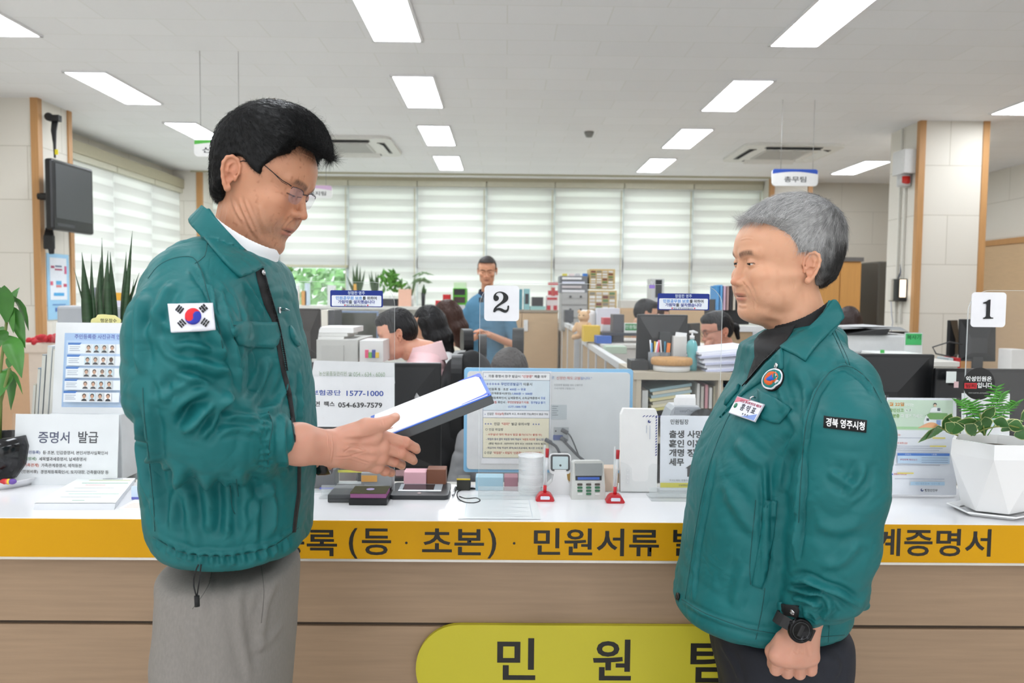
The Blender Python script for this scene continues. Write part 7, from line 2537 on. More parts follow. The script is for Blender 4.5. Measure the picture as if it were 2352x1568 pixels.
VAR = mat('variegated_leaf', '3e6a34', 0.4, noise=0.25, scale=20)
EDGE = C('d8dca0', 0.45)
def var_leaf(b_, t_, w, y0=0.0, y1=0.0, m=VAR, rim=True, par=pl_):
 A_ = P(b_[0], b_[1], pl_.location.y + y0) - pl_.location
 B_ = P(t_[0], t_[1], pl_.location.y + y1) - pl_.location
 o = MB()
 broad_leaf(o, A_, B_, w, cup=.15, droop=.1, side=(0.3, -0.2, 1) if abs(t_[0] - b_[0]) > abs(t_[1] - b_[1]) else (1, .2, 0))
 lf = o.build('leaf', m, par)
 if rim:
  o = MB()
  broad_leaf(o, A_ + Vector((0, .0015, 0)), B_ + Vector((0, .0015, 0)) + (B_ - A_) * .03, w * 1.16, cup=.15, droop=.1, side=(0.3, -0.2, 1) if abs(t_[0] - b_[0]) > abs(t_[1] - b_[1]) else (1, .2, 0))
  o.build('leaf_rim', EDGE, lf)
 return lf
for b_, t_, w, y0, y1 in (((2165, 988), (2110, 1016), .012, -.06, -.09), ((2163, 982), (2130, 1008), .014, -.06, -.08), ((2166, 988), (2186, 950), .013, -.05, -.06), ((2172, 990), (2215, 984), .014, -.05, -.08), ((2215, 982), (2180, 962), .009, -.04, -.07), ((2260, 995), (2262, 958), .018, -.05, -.08),
                          ((2256, 970), (2284, 935), .017, -.05, -.07), ((2255, 985), (2200, 968), .010, -.05, -.08), ((2282, 966), (2318, 980), .012, -.05, -.08), ((2316, 976), (2352, 985), .014, -.04, -.07), ((2300, 990), (2350, 968), .012, -.03, -.05), ((2235, 990), (2250, 965), .012, -.06, -.08), ((2330, 1000), (2375, 995), .016, -.05, -.07),
                          ((2345, 965), (2380, 940), .014, -.02, -.02), ((2190, 992), (2172, 972), .012, -.06, -.07), ((2240, 1000), (2218, 975), .013, -.06, -.08)):
 var_leaf(b_, t_, w, y0, y1)
var_leaf((2162, 984), (2108, 983), .007, -.06, -.1, C('e8b088', .4), False)
st = MB()
for q in (((2230, 1000), (2262, 985), (2310, 975), (2352, 985)), ((2262, 1000), (2258, 975), (2250, 950)), ((2200, 1000), (2165, 985), (2140, 990))):
 st.tube([P(x, y, pl_.location.y - .06) - pl_.location for x, y in q], .002, 6)
st.build('stem', C('6d7a3a', .6), pl_)
FERN = mat('palm_frond', '4f9a38', 0.45, noise=0.2, scale=25)
for b_, t_, n_, dy in (((2260, 1000), (2205, 922), 9, -.02), ((2262, 1000), (2302, 905), 10, -.01), ((2268, 1000), (2335, 925), 9, 0.01), ((2262, 1000), (2290, 890), 8, .02), ((2260, 1000), (2232, 925), 7, .02)):
 A_ = P(*b_, pl_.location.y) - pl_.location
 B_ = P(*t_, pl_.location.y + dy) - pl_.location
 o = MB()
 o.tube([A_, A_.lerp(B_, .5) + Vector((0, 0, .015)), B_], .0012, 5)
 for k in range(n_):
  u_ = .35 + .65 * k / (n_ - 1)
  c_ = A_.lerp(B_, u_) + Vector((0, 0, .015 * math.sin(PI * u_)))
  for s_ in (-1, 1):
   L_2 = .040 * (1 - .5 * abs(u_ - .6))
   e_ = c_ + Vector((s_ * L_2 * .85, .01 * s_, (-.5 + u_ * .8) * L_2))
   leaf_blade(o, c_, e_, .0028, n=4, thick=.1)
 o.build('frond', FERN, pl_)
# round black notice and phone card behind screen 3
p = Print(2206, 900, 2318, 1126, YS + .10, lean=R(3))
p.thing('phone_card', 'white information card with drawn phone behind the screen and planter', 'card')
p.board(C('eceef0', .5), .003)
p.text('지금 NOW', 2225, 2310, 930, 12, '5a6064', 0.02).rect(2216, 948, 2306, 976, '30343a', r=3).rect(2219, 950, 2303, 976, 'cfe4f2').text('안전디딤돌', 2270, 2306, 907, 5, '7a84b0', 0.0)
p.rect(2222, 958, 2245, 960, '7f9ad0').rect(2222, 964, 2240, 966, '7f9ad0').disc(2290, 972, 7, 'e0c070')
p.done()
p = Print(2210, 843, 2284, 918, YS - .001)
p.thing('round_notice', 'round black notice with white and red Korean lettering on the screen', 'sticker')
MB().prism([(p.w / 2 * math.cos(a), p.h / 2 + p.h / 2 * math.sin(a)) for a in [2 * PI * i / 48 for i in range(48)]], .001).build('disc', C('121214', .4), p.t)
p.text('악성민원은', 2216, 2276, 869, 12, 'f0f0f0', 0.03).rect(2213, 879, 2242, 892, 'd8343c').text('범죄', 2216, 2239, 885.5, 9, '7a1418', 0.03).text('입니다', 2243, 2278, 884, 13, 'f0f0f0', 0.03).text('대한민국공무원노동조합총연맹', 2223, 2270, 902, 3.2, 'c8c8c8', 0.0)
p.done()
# ================================================================ the office behind the counter
DZ = 0.74
DESKM = C('d8d6cf', 0.4)
TAN = mat('tan_fabric', 'b39b7c', 0.85, noise=0.06, scale=200)
def desk(x0, x1, y0, y1, label, z=DZ, m=None, modesty=True):
 t = thing('desk', label, 'desk', ((x0 + x1) / 2, (y0 + y1) / 2, 0))
 w, d = (x1 - x0) / 2, (y1 - y0) / 2
 MB().b2((-w, -d, z - .025), (w, d, z), bev=.003).build('desk_top', m or DESKM, t)
 for s in (-1, 1):
  MB().b2((s * w - (.03 if s > 0 else 0), -d + .02, 0), (s * w + (0 if s > 0 else .03), d - .02, z - .025)).build('side_panel', m or DESKM, t)
 if modesty:
  MB().b2((-w + .03, -d + .02, .25), (w - .03, -d + .035, z - .025)).build('modesty_panel', m or DESKM, t)
 return t
def monitor(x0, y0, x1, y1, Y, label, back=True, m=None, screen=None, yaw=0.0, tilt=4.0, z=DZ, th=0.03):
 m = m or MON
 a, b = P(x0, (y0 + y1) / 2, Y), P(x1, (y0 + y1) / 2, Y)
 w = (b.x - a.x) / max(.3, math.cos(yaw))
 zt, zb = P((x0 + x1) / 2, y0, Y).z, P((x0 + x1) / 2, y1, Y).z
 h = zt - zb
 t = thing('monitor', label, 'monitor', ((a.x + b.x) / 2, Y + .02, z), rz=yaw)
 zc = (zt + zb) / 2 - z
 tm = Matrix.Translation((0, 0, zc)) @ Matrix.Rotation(R(tilt if back else -tilt), 4, 'X')
 o = MB()
 o.box((0, 0, 0), (w, th * .6, h), bev=.004)
 o.build('housing', m, t, mw=tm)
 s = -1 if back else 1
 o = MB()
 A = [(-w * .46, s * th * .3, -h * .46), (w * .46, s * th * .3, -h * .46), (w * .46, s * th * .3, h * .46), (-w * .46, s * th * .3, h * .46)]
 B = [(-w * .22, s * th, -h * .30), (w * .22, s * th, -h * .30), (w * .22, s * th, h * .05), (-w * .22, s * th, h * .05)]
 va, vb = [o.b.verts.new(v) for v in A], [o.b.verts.new(v) for v in B]
 for k in range(4):
  o.b.faces.new((va[k], va[(k + 1) % 4], vb[(k + 1) % 4], vb[k]))
 o.b.faces.new(vb)
 o.b.faces.new(va[::-1])
 o._fin(va + vb)
 o.build('rear_cover', m, t, mw=tm)
 MB().box((0, -s * th * .31, 0.004), (w - .02, .002, h - .03)).build('screen', screen or SCR, t, mw=tm)
 if zb - z > 0.01:
  MB().b2((-.03, s * th * .8, .01), (.03, s * th * .8 + .02, zc), bev=.004).build('stand', m, t)
  MB().b2((-.11, -.08 + s * th, 0), (.11, .10 + s * th, .012), bev=.004).build('stand_base', m, t)
 return t
def boxy(name, label, cat, x0, y0, x1, y1, Y, d, m, group=None, bev=.002, part='body', zb=None):
 """a plain box-like thing given by its front in the photo"""
 a, b = P(x0, y1, Y), P(x1, y0, Y)
 if zb is not None:
  a.z = zb
 t = thing(name, label, cat, ((a.x + b.x) / 2, Y, a.z), group=group)
 MB().b2((-(b.x - a.x) / 2, 0, 0), ((b.x - a.x) / 2, d, b.z - a.z), bev=bev).build(part, m, t)
 t['_w'], t['_h'] = b.x - a.x, b.z - a.z
 return t
def chair(x, y, rz, label, c='1d1e20', zb=1.12, head=True, cover=None):
 m = C(c, 0.4)
 t = thing('office_chair', label, 'chair', (x, y, 0), rz)
 o = MB()
 for k in range(5):
  a = 2 * PI * k / 5
  o.tube([(0, 0, .11), (.27 * math.cos(a), .27 * math.sin(a), .07)], [.022, .014], 8)
 o.build('star_base', C('2a2b2d', .4), t)
 for k in range(5):
  a = 2 * PI * k / 5
  MB().cyl((.27 * math.cos(a) - .012, .27 * math.sin(a), .03), (.27 * math.cos(a) + .012, .27 * math.sin(a), .03), .028).build('caster', C('17181a', .5), t)
 MB().cyl((0, 0, .1), (0, 0, .40), .025).build('gas_column', DARK_METAL, t)
 MB().box((0, 0, .44), (.48, .48, .08), bev=.03, seg=3).build('seat', m, t)
 o = MB()
 h = zb - .52 - (.2 if head else 0)
 o.prism([(u_, v_ + .52 + h / 2) for u_, v_ in rrect(.44, h, .08)], .05, Matrix.Translation((-.22, 0, 0)) @ Matrix.Rotation(R(90), 4, 'Z') @ Matrix.Translation((0, -.02, 0)))
 o.build('backrest', m, t)
 if head:
  MB().prism([(u_, v_ + zb - .08) for u_, v_ in rrect(.27, .15, .06)], .06, Matrix.Translation((-.24, 0, 0)) @ Matrix.Rotation(R(90), 4, 'Z') @ Matrix.Translation((0, -.03, 0)), smooth=False).build('headrest', m, t)
  MB().tube([(-.25, 0, .6), (-.26, 0, zb - .08)], .012).build('headrest_stem', DARK_METAL, t)
 for s in (-1, 1):
  MB().box((0, s * .26, .64), (.26, .05, .03), bev=.01).tube([(.05, s * .25, .63), (.02, s * .25, .46)], .012).build('armrest', m, t)
 return t
def mini_hand(f, w, d, up, s=1.0, curl=0.4):
 """small hand from wrist w along d, back of the hand towards up"""
 w, d, up = np.array(w, float), np.array(d, float), np.array(up, float)
 d /= np.linalg.norm(d)
 up = up - d * (up @ d)
 up /= np.linalg.norm(up)
 sd = np.cross(d, up) * s
 f.cap(w, w + d * .07, .024, .034, .01, flat=(up, .5))
 for i in range(4):
  b = w + d * (.085 - .004 * abs(i - 1.3)) + sd * (i - 1.5) * .019
  m1 = b + d * .035 * (1 - curl * .3) - up * .03 * curl
  m2 = m1 + d * .025 * (1 - curl) - up * .03 * curl
  f.chain([w + d * .06 + sd * (i - 1.5) * .015, b, m1, m2], [.012, .010, .009, .0075], .003)
 tb = w + d * .02 - sd * .02
 f.chain([tb, tb + d * .03 - sd * .028, tb + d * .06 - sd * .03], [.014, .011, .0085], .004)
def bg_person(px, py, Y, yaw, label, hairm, shirtm, skin='d9a688', pitch=8.0, roll=0.0, long_hair=0.0, bald=False, seat=0.47, stand=False, arms=None, hp=None, fringe=4.2, h=0.24, glasses=False, legs=None, hunch=(-.03, 0), sleeve=0.42, collar=None, hair_w=1.0, group=None, tail=False, size=0.96):
 hd = P(px, py, Y)
 H = hd.z
 t = thing('person', label, 'person', (hd.x, hd.y, 0), R(yaw), group=group)
 hp = hp or dict(occ=.95, lid=-.15, open=.2, nose=-.3)
 f = Field((-11, -9.8, -12.5), (12.8, 9.8, 14), h)
 head_field(f, hp, fine=False)
 f.cap((-1.0, 0, -3), (-2.5, 0, -9), 5.2, 5.2, 2)
 v, q = f.mesh()
 v, q = keep_largest(v, q)
 tint = skin_tint(v, hp, skin)
 hm = Matrix.Translation((0, 0, H)) @ Matrix.Rotation(R(pitch), 4, 'Y') @ Matrix.Rotation(R(roll), 4, 'X') @ Matrix.Scale(.01 * size, 4)
 A, tr = np.array(hm.to_3x3()), np.array(hm.translation)
 hv = v @ A.T + tr
 # body skin: neck, arms, hands
 base = seat if not stand else .80
 nk = np.array(hm @ Vector((-2.2, 0, -7)))
 H = H + hunch[1]
 hx = hunch[0]
 if arms:
  arms = [[tuple(np.array(k) + (hx, 0, 0)) if j < 3 else k for j, k in enumerate(a)] for a in arms]
 arms = arms or [[(hx, s * .19, H - .29), (hx + .06, s * .24, H - .55), (hx + .33, s * .14, H - .52)] for s in (-1, 1)]
 g = Field((-.40, -.45, base - .05), (.62, .45, H + .22), .005)
 g.cap(nk, (hx - .02, 0, H - .20), .052, .056, .02)
 g.ell((hx, 0, H - .33), (.07, .11, .05), .03)
 for s, ar in zip((-1, 1), arms):
  g.chain(ar[:3], [.045, .038, .026], .02)
  d = np.array(ar[2]) - np.array(ar[1])
  mini_hand(g, ar[2], d, ar[3] if len(ar) > 3 else (0, 0, 1), s, curl=.5)
 bv, bq = g.mesh()
 me_ = (bv, bq, flat_tint(bv, skin))
 off = len(hv)
 me = quad_mesh('body', np.concatenate([hv, bv]), np.concatenate([q, bq + off]), np.concatenate([tint, me_[2]]))
 link_mesh('body', me, SKIN, t)
 # shirt
 g = Field((-.42, -.45, base - .12), (.55, .45, H), .0065)
 g.loft([(k[0], k[1] + hx, k[2] + hx) + k[3:] for k in [(base - .05, -.13, .13, 0, .17, 2.3), (base + .18, -.12, .13, 0, .16, 2.3), (H - .42, -.125, .125, 0, .185, 2.3), (H - .31, -.12, .11, 0, .20, 2.2), (H - .235, -.10, .075, 0, .15, 2.1), (H - .185, -.085, .05, 0, .085, 2)]], .03)
 for ar in arms:
  a0, a1, a2 = [np.array(k) for k in ar[:3]]
  if sleeve > .5:
   g.chain([a0, a1, a1 + (a2 - a1) * .85], [.062, .052, .038], .03)
  else:
   g.chain([a0, a0 + (a1 - a0) * .75], [.062, .060], .03)
 sv, sq = g.mesh()
 sv = relax(sv, sq, 2)
 n = normals(sv, sq)
 sv = sv + n * (.004 * (1 - 2 * np.abs(vnoise(sv * np.array([12, 12, 20.0]), 5))))[:, None]
 link_mesh('shirt', quad_mesh('shirt', sv, sq), shirtm, t)
 if collar is not None:
  g = Field((-.15 + hx, -.13, H - .26), (.12 + hx, .13, H - .12), .004)
  g.chain([(hx - .012, 0, H - .13), (hx - .02, 0, H - .24)], [.066, .095], .01)
  g.F = np.abs(g.F) - .003
  zc = g.ax[2][None, None, :]
  g.F = np.maximum(np.maximum(g.F, zc - (H - .165) + .25 * (g.ax[0][:, None, None] - hx)), (H - .235) - zc)
  g.F = np.maximum(g.F, (.018 - np.abs(g.ax[1]))[None, :, None] * (g.ax[0] > hx + .02)[:, None, None] - 1 * (g.ax[0] <= hx + .02)[:, None, None]).astype(np.float32)
  cv, cq = g.mesh()
  link_mesh('collar', quad_mesh('collar', cv, cq), collar, t)
 # hair
 f = Field((-14, -11, -34 if long_hair else -10), (13, 11, 16), .3)
 if not bald:
  f.ell((-0.4, 0, 4.9), (9.9, 8.35, 9.6), .8)
  f.ell((-3.4, 0, 2.2), (6.6, 7.6, 7.2), 1.2)
  if not long_hair:
   f.ell((4.2, 0, 10.2), (5.0, 6.3, 3.4), 2)
  for s in (-1, 1):
   f.cap((.9, s * 7.3, 2), (.9, s * 7.4, -1.0 if not long_hair else -2), 1.6, .8, 1)
  if long_hair:
   for s in (-1, 1):
    f.chain([(-2.5, s * 6.4 * hair_w, 3), (-3.5, s * 6.8 * hair_w, -8), (-4.5, s * 6.2 * hair_w, -10 - long_hair)], [4, 3.7, 2.6], 3)
    f.chain([(2.5, s * 7.0, 4), (1.5, s * 7.7, -4), (0, s * 7.4, -12)], [2.0, 1.7, 1.2], 2)
   f.chain([(-5, 0, 2), (-7, 0, -8), (-7.5, 0, -12 - long_hair)], [6.2, 5.6, 3.6], 3)
  if tail:
   f.chain([(-9, 0, 3), (-12, 0, 1), (-12, 0, -6)], [2.2, 2.0, 1.2], 1.5)
  X, Z = f.ax[0][:, None, None], f.ax[2][None, None, :]
  Yy = np.abs(f.ax[1])[None, :, None]
  # clear the face
  zf = 9.6 if fringe > 6 else 7.2 if fringe > 4 else 5.0
  face = np.minimum(np.minimum(X - (1.9 + .06 * Yy ** 1.5 * (1 if not long_hair else -.0)), zf + .9 * np.clip((6.2 - Yy) * .35, -2, 1) - Z), 9.2 - Yy * (1 if not long_hair else 1.35))
  f.F = smax(f.F, face.astype(np.float32), .8)
  if not long_hair:
   ear_ = np.minimum(2.6 - Z + 0 * X + 0 * Yy, X + 2.2)
   f.F = smax(f.F, np.minimum(ear_, 30).astype(np.float32), .6)
 else:
  f.ell((-1.2, 0, 3.2), (9.0, 8.25, 7.2), .8)
  X, Z = f.ax[0][:, None, None], f.ax[2][None, None, :]
  Yy = np.abs(f.ax[1])[None, :, None]
  f.F = smax(f.F, np.minimum(X - 2.6, 40.0 + 0 * Z).astype(np.float32) + 0 * f.F, .6)
  f.F = smax(f.F, np.minimum(1.6 - Z + 0 * X, X + 3.0).astype(np.float32) + 0 * f.F, .6)
  f.ell((3.5, 0, 11.2), (4.8, 4.6, 2.0), 1.0)
 v2, q2 = f.mesh()
 v2, q2 = keep_largest(v2, q2, .03)
 v2 = relax(v2, q2, 1)
 v2 = v2 + normals(v2, q2) * (.22 * vnoise(v2 * np.array([1.6, 1.6, .45]), 3) + .12 * vnoise(v2 * np.array([3.5, 3.5, .8]), 9))[:, None]
 link_mesh('hair', quad_mesh('hair', v2 @ A.T + tr, q2), hairm, t)
 if glasses:
  o = MB()
  for s in (-1, 1):
   o.tube([(9.6, s * 3.2 + 2.3 * math.cos(a), 2.1 + 2.1 * math.sin(a)) for a in [2 * PI * i / 16 for i in range(17)]], .12, 5)
   o.tube([(9.4, s * 5.5, 2.4), (4, s * 7.5, 2.5), (0, s * 7.8, 2.5)], .1, 5)
  o.tube([(9.7, -.9, 2.3), (9.9, 0, 2.5), (9.7, .9, 2.3)], .12, 5)
  g_ = o.build('glasses', WIRE, t)
  g_.matrix_local = hm
 # legs
 g = Field((-.3, -.32, 0.0), (.62, .32, base + .12), .01)
 if stand:
  for s in (-1, 1):
   g.chain([(0, s * .09, base), (.01, s * .10, .45), (-.01, s * .10, .08)], [.095, .07, .055], .03)
   g.cap((-.02, s * .10, .045), (.14, s * .11, .035), .042, .036, .02)
 else:
  for s in (-1, 1):
   g.chain([(0, s * .09, base + .04), (.42, s * .11, base + .02), (.44, s * .11, .08)], [.10, .075, .05], .03)
   g.cap((.42, s * .11, .045), (.54, s * .11, .035), .042, .036, .02)
 lv, lq = g.mesh()
 link_mesh('trousers', quad_mesh('trousers', lv, lq), legs or NAVY, t)
 return t
def shirt(name, c, **k):
 return mat(name, c, .8, bump=.15, bscale=500, **k)
DKHAIR = mat('dark_hair', '141315', .45, spec=.3)
BRHAIR = mat('brown_hair', '3a221a', .45, spec=.3)
GRHAIR = mat('greying_hair', '3a3533', .6, noise=.4, scale=90)
# ---- desks
desk(-3.2, 1.12, 2.36, 3.05, 'long pale inner desk right behind the counter', z=.74, modesty=False)
desk(1.35, 3.5, 2.36, 3.05, 'pale inner desk behind the counter at the right end', z=.74, modesty=False)
# ---- monitors just behind the counter
m1 = monitor(668, 832, 1012, 1083, 2.70, 'large black monitor back behind the taped papers and open hand', yaw=R(2))
TAPE = mat_clear('tape', alpha=.35)
for (x_, z_) in ((.175, .11), (.03, .15)):
 o = MB()
 o.prism([(x_ - .010, z_), (x_, z_ - .014), (x_ + .010, z_), (x_, z_ + .014)], .001, Matrix.Translation((0, -.026, .27)))
 o.build('tape', TAPE, m1)
# blue-framed white screen turned to the customers
p = Print(1063, 843, 1452, 1085, 2.62)
tb_ = p.thing('customer_screen', 'white-backed screen in pale blue frame with a Korean notice taped on', 'screen')
MB().prism([(x, z + p.h / 2) for x, z in rrect(p.w, p.h, .01)], .012).build('blue_cover', mat('pale_blue_plastic', '8cc4ea', .3), tb_)
MB().prism([(x, z + p.h / 2) for x, z in rrect(p.w - .022, p.h - .022, .012)], .006, Matrix.Translation((0, -.006, 0))).build('rear_panel', C('e2e4e6', .35), tb_)
MB().b2((-.03, .012, -(p.base.z - DZ)), (.03, .03, .1)).b2((-.13, -.06, -(p.base.z - DZ)), (.13, .12, -(p.base.z - DZ) + .012)).build('stand', C('d5d7d9', .4), tb_)
MB().b2((-p.w / 2 + .02, .012, .015), (p.w / 2 - .02, .03, p.h - .015), bev=.004).build('display', C('2c2e30', .4), tb_)
pn = MB()
p.lv = 44
p.rect(1270, 978, 1305, 1010, 'b7bbbf').disc(1275, 987, 2.2, '202224').rect(1269, 996, 1292, 1008, '3a56a0', r=2).rect(1267, 1034, 1304, 1048, 'caccce')
p.rect(1263, 926, 1300, 960, 'c3cbd0')
for k in range(5):
 p.rect(1266, 929 + 5 * k, 1280 - 3 * (k % 2), 930.5 + 5 * k, '7a8288')
p.rect(1104, 849, 1263, 1064, 'f0f2f6')
p.rect(1107, 853, 1260, 870, 'f6f8fa').rect(1107, 870, 1260, 940, 'dcebf4').rect(1107, 940, 1260, 957, 'f4f6fa').rect(1107, 957, 1260, 1050, 'f1ecd2')
for y in (853, 870, 940, 957, 1050):
 p.rect(1107, y - .4, 1260, y + .4, '6f7f96')
for x in (1107, 1260):
 p.rect(x - .4, 853, x + .4, 1050, '6f7f96')
L_n = [('각종 증명서 창구 발급시', 1119, 1192, 861, 6.5, '2a2c34'), ('"신분증"', 1196, 1221, 861, 6.5, 'd0453a'), ('제출 의무', 1224, 1252, 861, 6.5, '2a2c34'), ('•', 1111, 1113, 862, 2, '3050b0'),
       ('←←←←←', 1115, 1145, 879, 6, '2f50b8'), ('무인민원발급기', 1148, 1195, 879, 7, '3b66b0'), ('이용시', 1199, 1219, 879, 7, '2a2c34'),
       ('- 주민등록 등 · 초본', 1110, 1165, 891, 6, '3a3c44'), ('400원 ⇨ 무료', 1168, 1205, 891, 6, '3f70c8'), ('- 가족관계증명서(본인)', 1110, 1171, 901, 6, '3a3c44'), ('1,000원 ⇨ 500원', 1174, 1220, 901, 6, '3f70c8'),
       ('- 경영체등록확인서, 납세증명서, 소득금액증명서', 1110, 1237, 911, 6, '3a3c44'), ('무료', 1240, 1250, 911, 6, '3f70c8'), ('- 건강보험', 1112, 1138, 921, 6, 'd0503f'), ('확인서 :', 1141, 1161, 921, 6, '3a3c44'), ('무인민원발급기 이용,', 1163, 1213, 921, 6, 'd0503f'), ('창구발급 불가', 1217, 1250, 921, 6, '3f70c8'),
       ('1577-1000 이용', 1165, 1207, 931, 6, '3f70c8'), ('•', 1111, 1113, 949, 2, '3050b0'), ('인감은', 1117, 1132, 948, 6, '3a3c44'), ('의사능력', 1135, 1154, 948, 6, 'd0503f'), ('(정상적 사고, 의사표현 가능)확인시 발급 가능', 1155, 1257, 948, 6, '3a3c44'),
       ('★ ★ ★', 1111, 1128, 971, 4.5, '3050b0'), ('인감', 1133, 1146, 971, 6.5, '2a2c34'), ('"대리"', 1150, 1169, 971, 6.5, 'd0453a'), ('발급 유의사항', 1173, 1215, 971, 6.5, '2a2c34'), ('★ ★ ★', 1221, 1238, 971, 4.5, '3050b0'),
       ('○ 인감 위임장', 1113, 1154, 984, 6, '3a3c44'), ('- 사무실내 대리 작성시 발급 불가(CCTV 촬영 中)', 1115, 1243, 996, 6, 'd0503f'), ('- 위임자 동의 없이 위임장 대리 작성시', 1115, 1195, 1006.5, 5.5, '4a5488'), ("'사문조 위조죄'", 1198, 1228, 1006.5, 5.5, 'd0503f'), ('형사고발 대상', 1230, 1258, 1006.5, 5.5, '4a5488'),
       ('(형법 제231조 : 5년이하의 징역 또는 1천만원 이하의 벌금)', 1121, 1252, 1017, 5.5, '3a3c44'), ('- 위임자의 자필 작성이 원칙(워드프로세서, 복사본 수리 불가)', 1115, 1252, 1027, 5.5, '4a4c74'),
       ('○ 인감', 1111, 1128, 1038, 6, '3a3c44'), ('"위임장" + 위임자 "신분증" + 신청자 "신분증"', 1131, 1243, 1038, 6, 'd0503f'),
       ('은', 1264, 1270, 863, 6.5, '5f86c0'), ('신청만 해도 고발', 1275, 1330, 864, 7, 'c86058'), ('됩니다."', 1330, 1356, 864, 7, '6a8ac8'), ('인감증명 발급을 대리 신청하면', 1270, 1335, 880, 4.5, '8a8e94'), ('수사기관에 고발됩니다', 1270, 1317, 888, 4.5, '8a8e94')]
p.lv += 1
for l in L_n:
 p.text(l[0], l[1], l[2], l[3], l[4], l[5], 0.012, new=False)
p.mb.build('printed_matter', None, p.t)
MB().b2((p.xy(1264, 1062)[0], -.0165, .02), (p.w / 2 - .012, -.0155, p.h - .012)).build('film', mat_clear('film', alpha=.05), tb_)
for i, pts in enumerate((((1292, 985), (1305, 992), (1315, 1010), (1330, 1045), (1345, 1062)), ((1290, 1004), (1310, 1025), (1330, 1045), (1352, 1060)), ((1255, 1008), (1275, 1020), (1283, 1035), (1290, 1050)))):
 o = MB()
 o.tube([Vector((p.xy(*q)[0], -.025, p.xy(*q)[1])) for q in spline(pts, 8)], (.0022, .0048, .0045)[i], 8)
 q_ = p.xy(*pts[0])
 o.tube([(q_[0] - .006, -.018, q_[1] + .004), (q_[0] + .014, -.025, q_[1] - .006)], .007, 8)
 o.build('cable', C('5d6064', .5), tb_)
m3 = monitor(1840, 812, 2142, 1000, 2.72, 'large black monitor back behind the right man, by the leaflets', yaw=R(-2))
m5 = monitor(2146, 847, 2470, 1040, 2.66, 'black glossy monitor back behind the number 1 screen', yaw=R(0), m=mat('glossy_black', '101113', .25))
t = boxy('small_card', 'tiny green-edged card stuck on the black monitor at the right', 'card', 2173, 853, 2197, 879, 2.634, .001, C('dfe6e2', .5), bev=0)
boxy('sticky_disc', 'pale pink round tag beside the tiny green card', 'tag', 2191, 876, 2202, 890, 2.633, .0008, C('d8b8b8', .5), bev=0)
# small things at the staff edge of the counter
YI = YBK - .07
for x0, y0, x1, y1, c_, lab in ((1092, 1096, 1156, 1113, '9fc4d4', 'pale blue book lying behind the middle screen'), (1158, 1096, 1190, 1113, 'a06a78', 'maroon-edged pink book beside the mesh cup'), (927, 1084, 979, 1106, 'e0aeb8', 'pink memo card behind the signature pad'), (980, 1078, 1024, 1112, '7a4a34', 'brown leather block behind the signature pad'),
        (1049, 1100, 1080, 1113, '2a2a24', 'small black card with yellow top behind the stylus'), (700, 1078, 770, 1110, '5c5e60', 'dark tray with papers behind the clear tray'), (829, 1086, 900, 1112, '9a9c9e', 'grey telephone base behind the registration sign'), (1384, 1075, 1420, 1110, 'd9c0a8', 'small beige box behind the keypad terminal'),
        (1300, 1078, 1315, 1130, 'e8b02c', 'yellow box behind the white code scanner')):
 boxy('desk_item', lab, 'desk item', x0, y0, x1, y1, YI, .05, C(c_, .5), group='small things behind the counter edge', zb=ZC)
boxy('yellow_edge', 'yellow strip on the small black card behind the stylus', 'strip', 1049, 1099, 1080, 1102, YI - .002, .002, C('e0c030', .5), bev=0)
boxy('orange_note', 'orange sticky note seen through the registration sign', 'note', 830, 1092, 866, 1106, YI - .003, .002, C('e8a848', .6), bev=0)
# ---- staff member behind the blue screen, jacket on a chair
bg_person(1172, 868, 3.42, -104, 'seated person in grey sweater, mostly hidden behind the blue-framed screen', GRHAIR, shirt('grey_sweater', '9c9ea0'), pitch=26, sleeve=.9, group=None)
chair(float(P(918, 900, 3.75).x) + .06, 3.75, R(180), 'black office chair with a black jacket over it, under the person in pink', zb=1.20, head=False)
g = Field((-.5, 3.2, .55), (.05, 4.0, 1.5), .01)
jx = float(P(918, 900, 3.75).x) + .33
g.cap((jx - .06, 3.62, .75), (jx - .0, 3.66, 1.10), .17, .12, .05, flat=((0, 1, 0), .6))
g.cap((jx - .15, 3.6, .7), (jx - .1, 3.64, 1.02), .09, .08, .05)
v, q = g.mesh()
v = v + normals(v, q) * (.012 * (1 - 2 * np.abs(vnoise(v * np.array([14, 14, 6.0]), 5))))[:, None]
t = thing('black_jacket', 'black jacket hanging over the office chair left of the number 2 card', 'jacket', (jx, 3.6, .6))
world_parent(link_mesh('cloth', quad_mesh('cloth', v, q), mat('black_jacket_cloth', '1a1b1d', .7)), t)
# ---- row of staff seen through and beside the first screen
bg_person(918, 772, 3.75, 178, 'seated person with short black hair in pale pink shirt, head bowed', DKHAIR, shirt('pink_shirt', 'f3c9cc'), skin='e0a68c', pitch=20, hunch=(-.115, .125), collar=shirt('pink_collar', 'f6d2d4'), hp=dict(occ=.9, lid=-.2, open=.1, nose=-.2))
bg_person(988, 752, 4.75, 168, 'seated person with long straight black hair and white blouse', DKHAIR, shirt('white_blouse', 'e9e9ea'), pitch=14, hunch=(-.06, .05), long_hair=18, sleeve=.9)
bg_person(1030, 732, 5.55, 178, 'seated person with long brown hair in cream blouse', BRHAIR, shirt('cream_blouse', 'e9e0cc'), skin='e6b69c', pitch=14, long_hair=16, sleeve=.9)
chair(float(P(988, 800, 4.75).x) - .02, 4.80, R(188), 'black leather chair with headrest holding the black-haired woman', zb=1.27)
chair(float(P(1090, 800, 4.3).x), 4.3, R(178), 'high-backed black office chair seen through the number 2 screen', zb=1.30)
chair(float(P(1030, 800, 5.55).x), 5.58, R(182), 'black office chair farther back behind the brown-haired woman', zb=1.2)
desk(-1.9, -.72, 3.4, 4.05, 'grey desk of the person in pink')
desk(-2.3, -.72, 4.4, 5.0, 'grey desk of the person with long black hair')
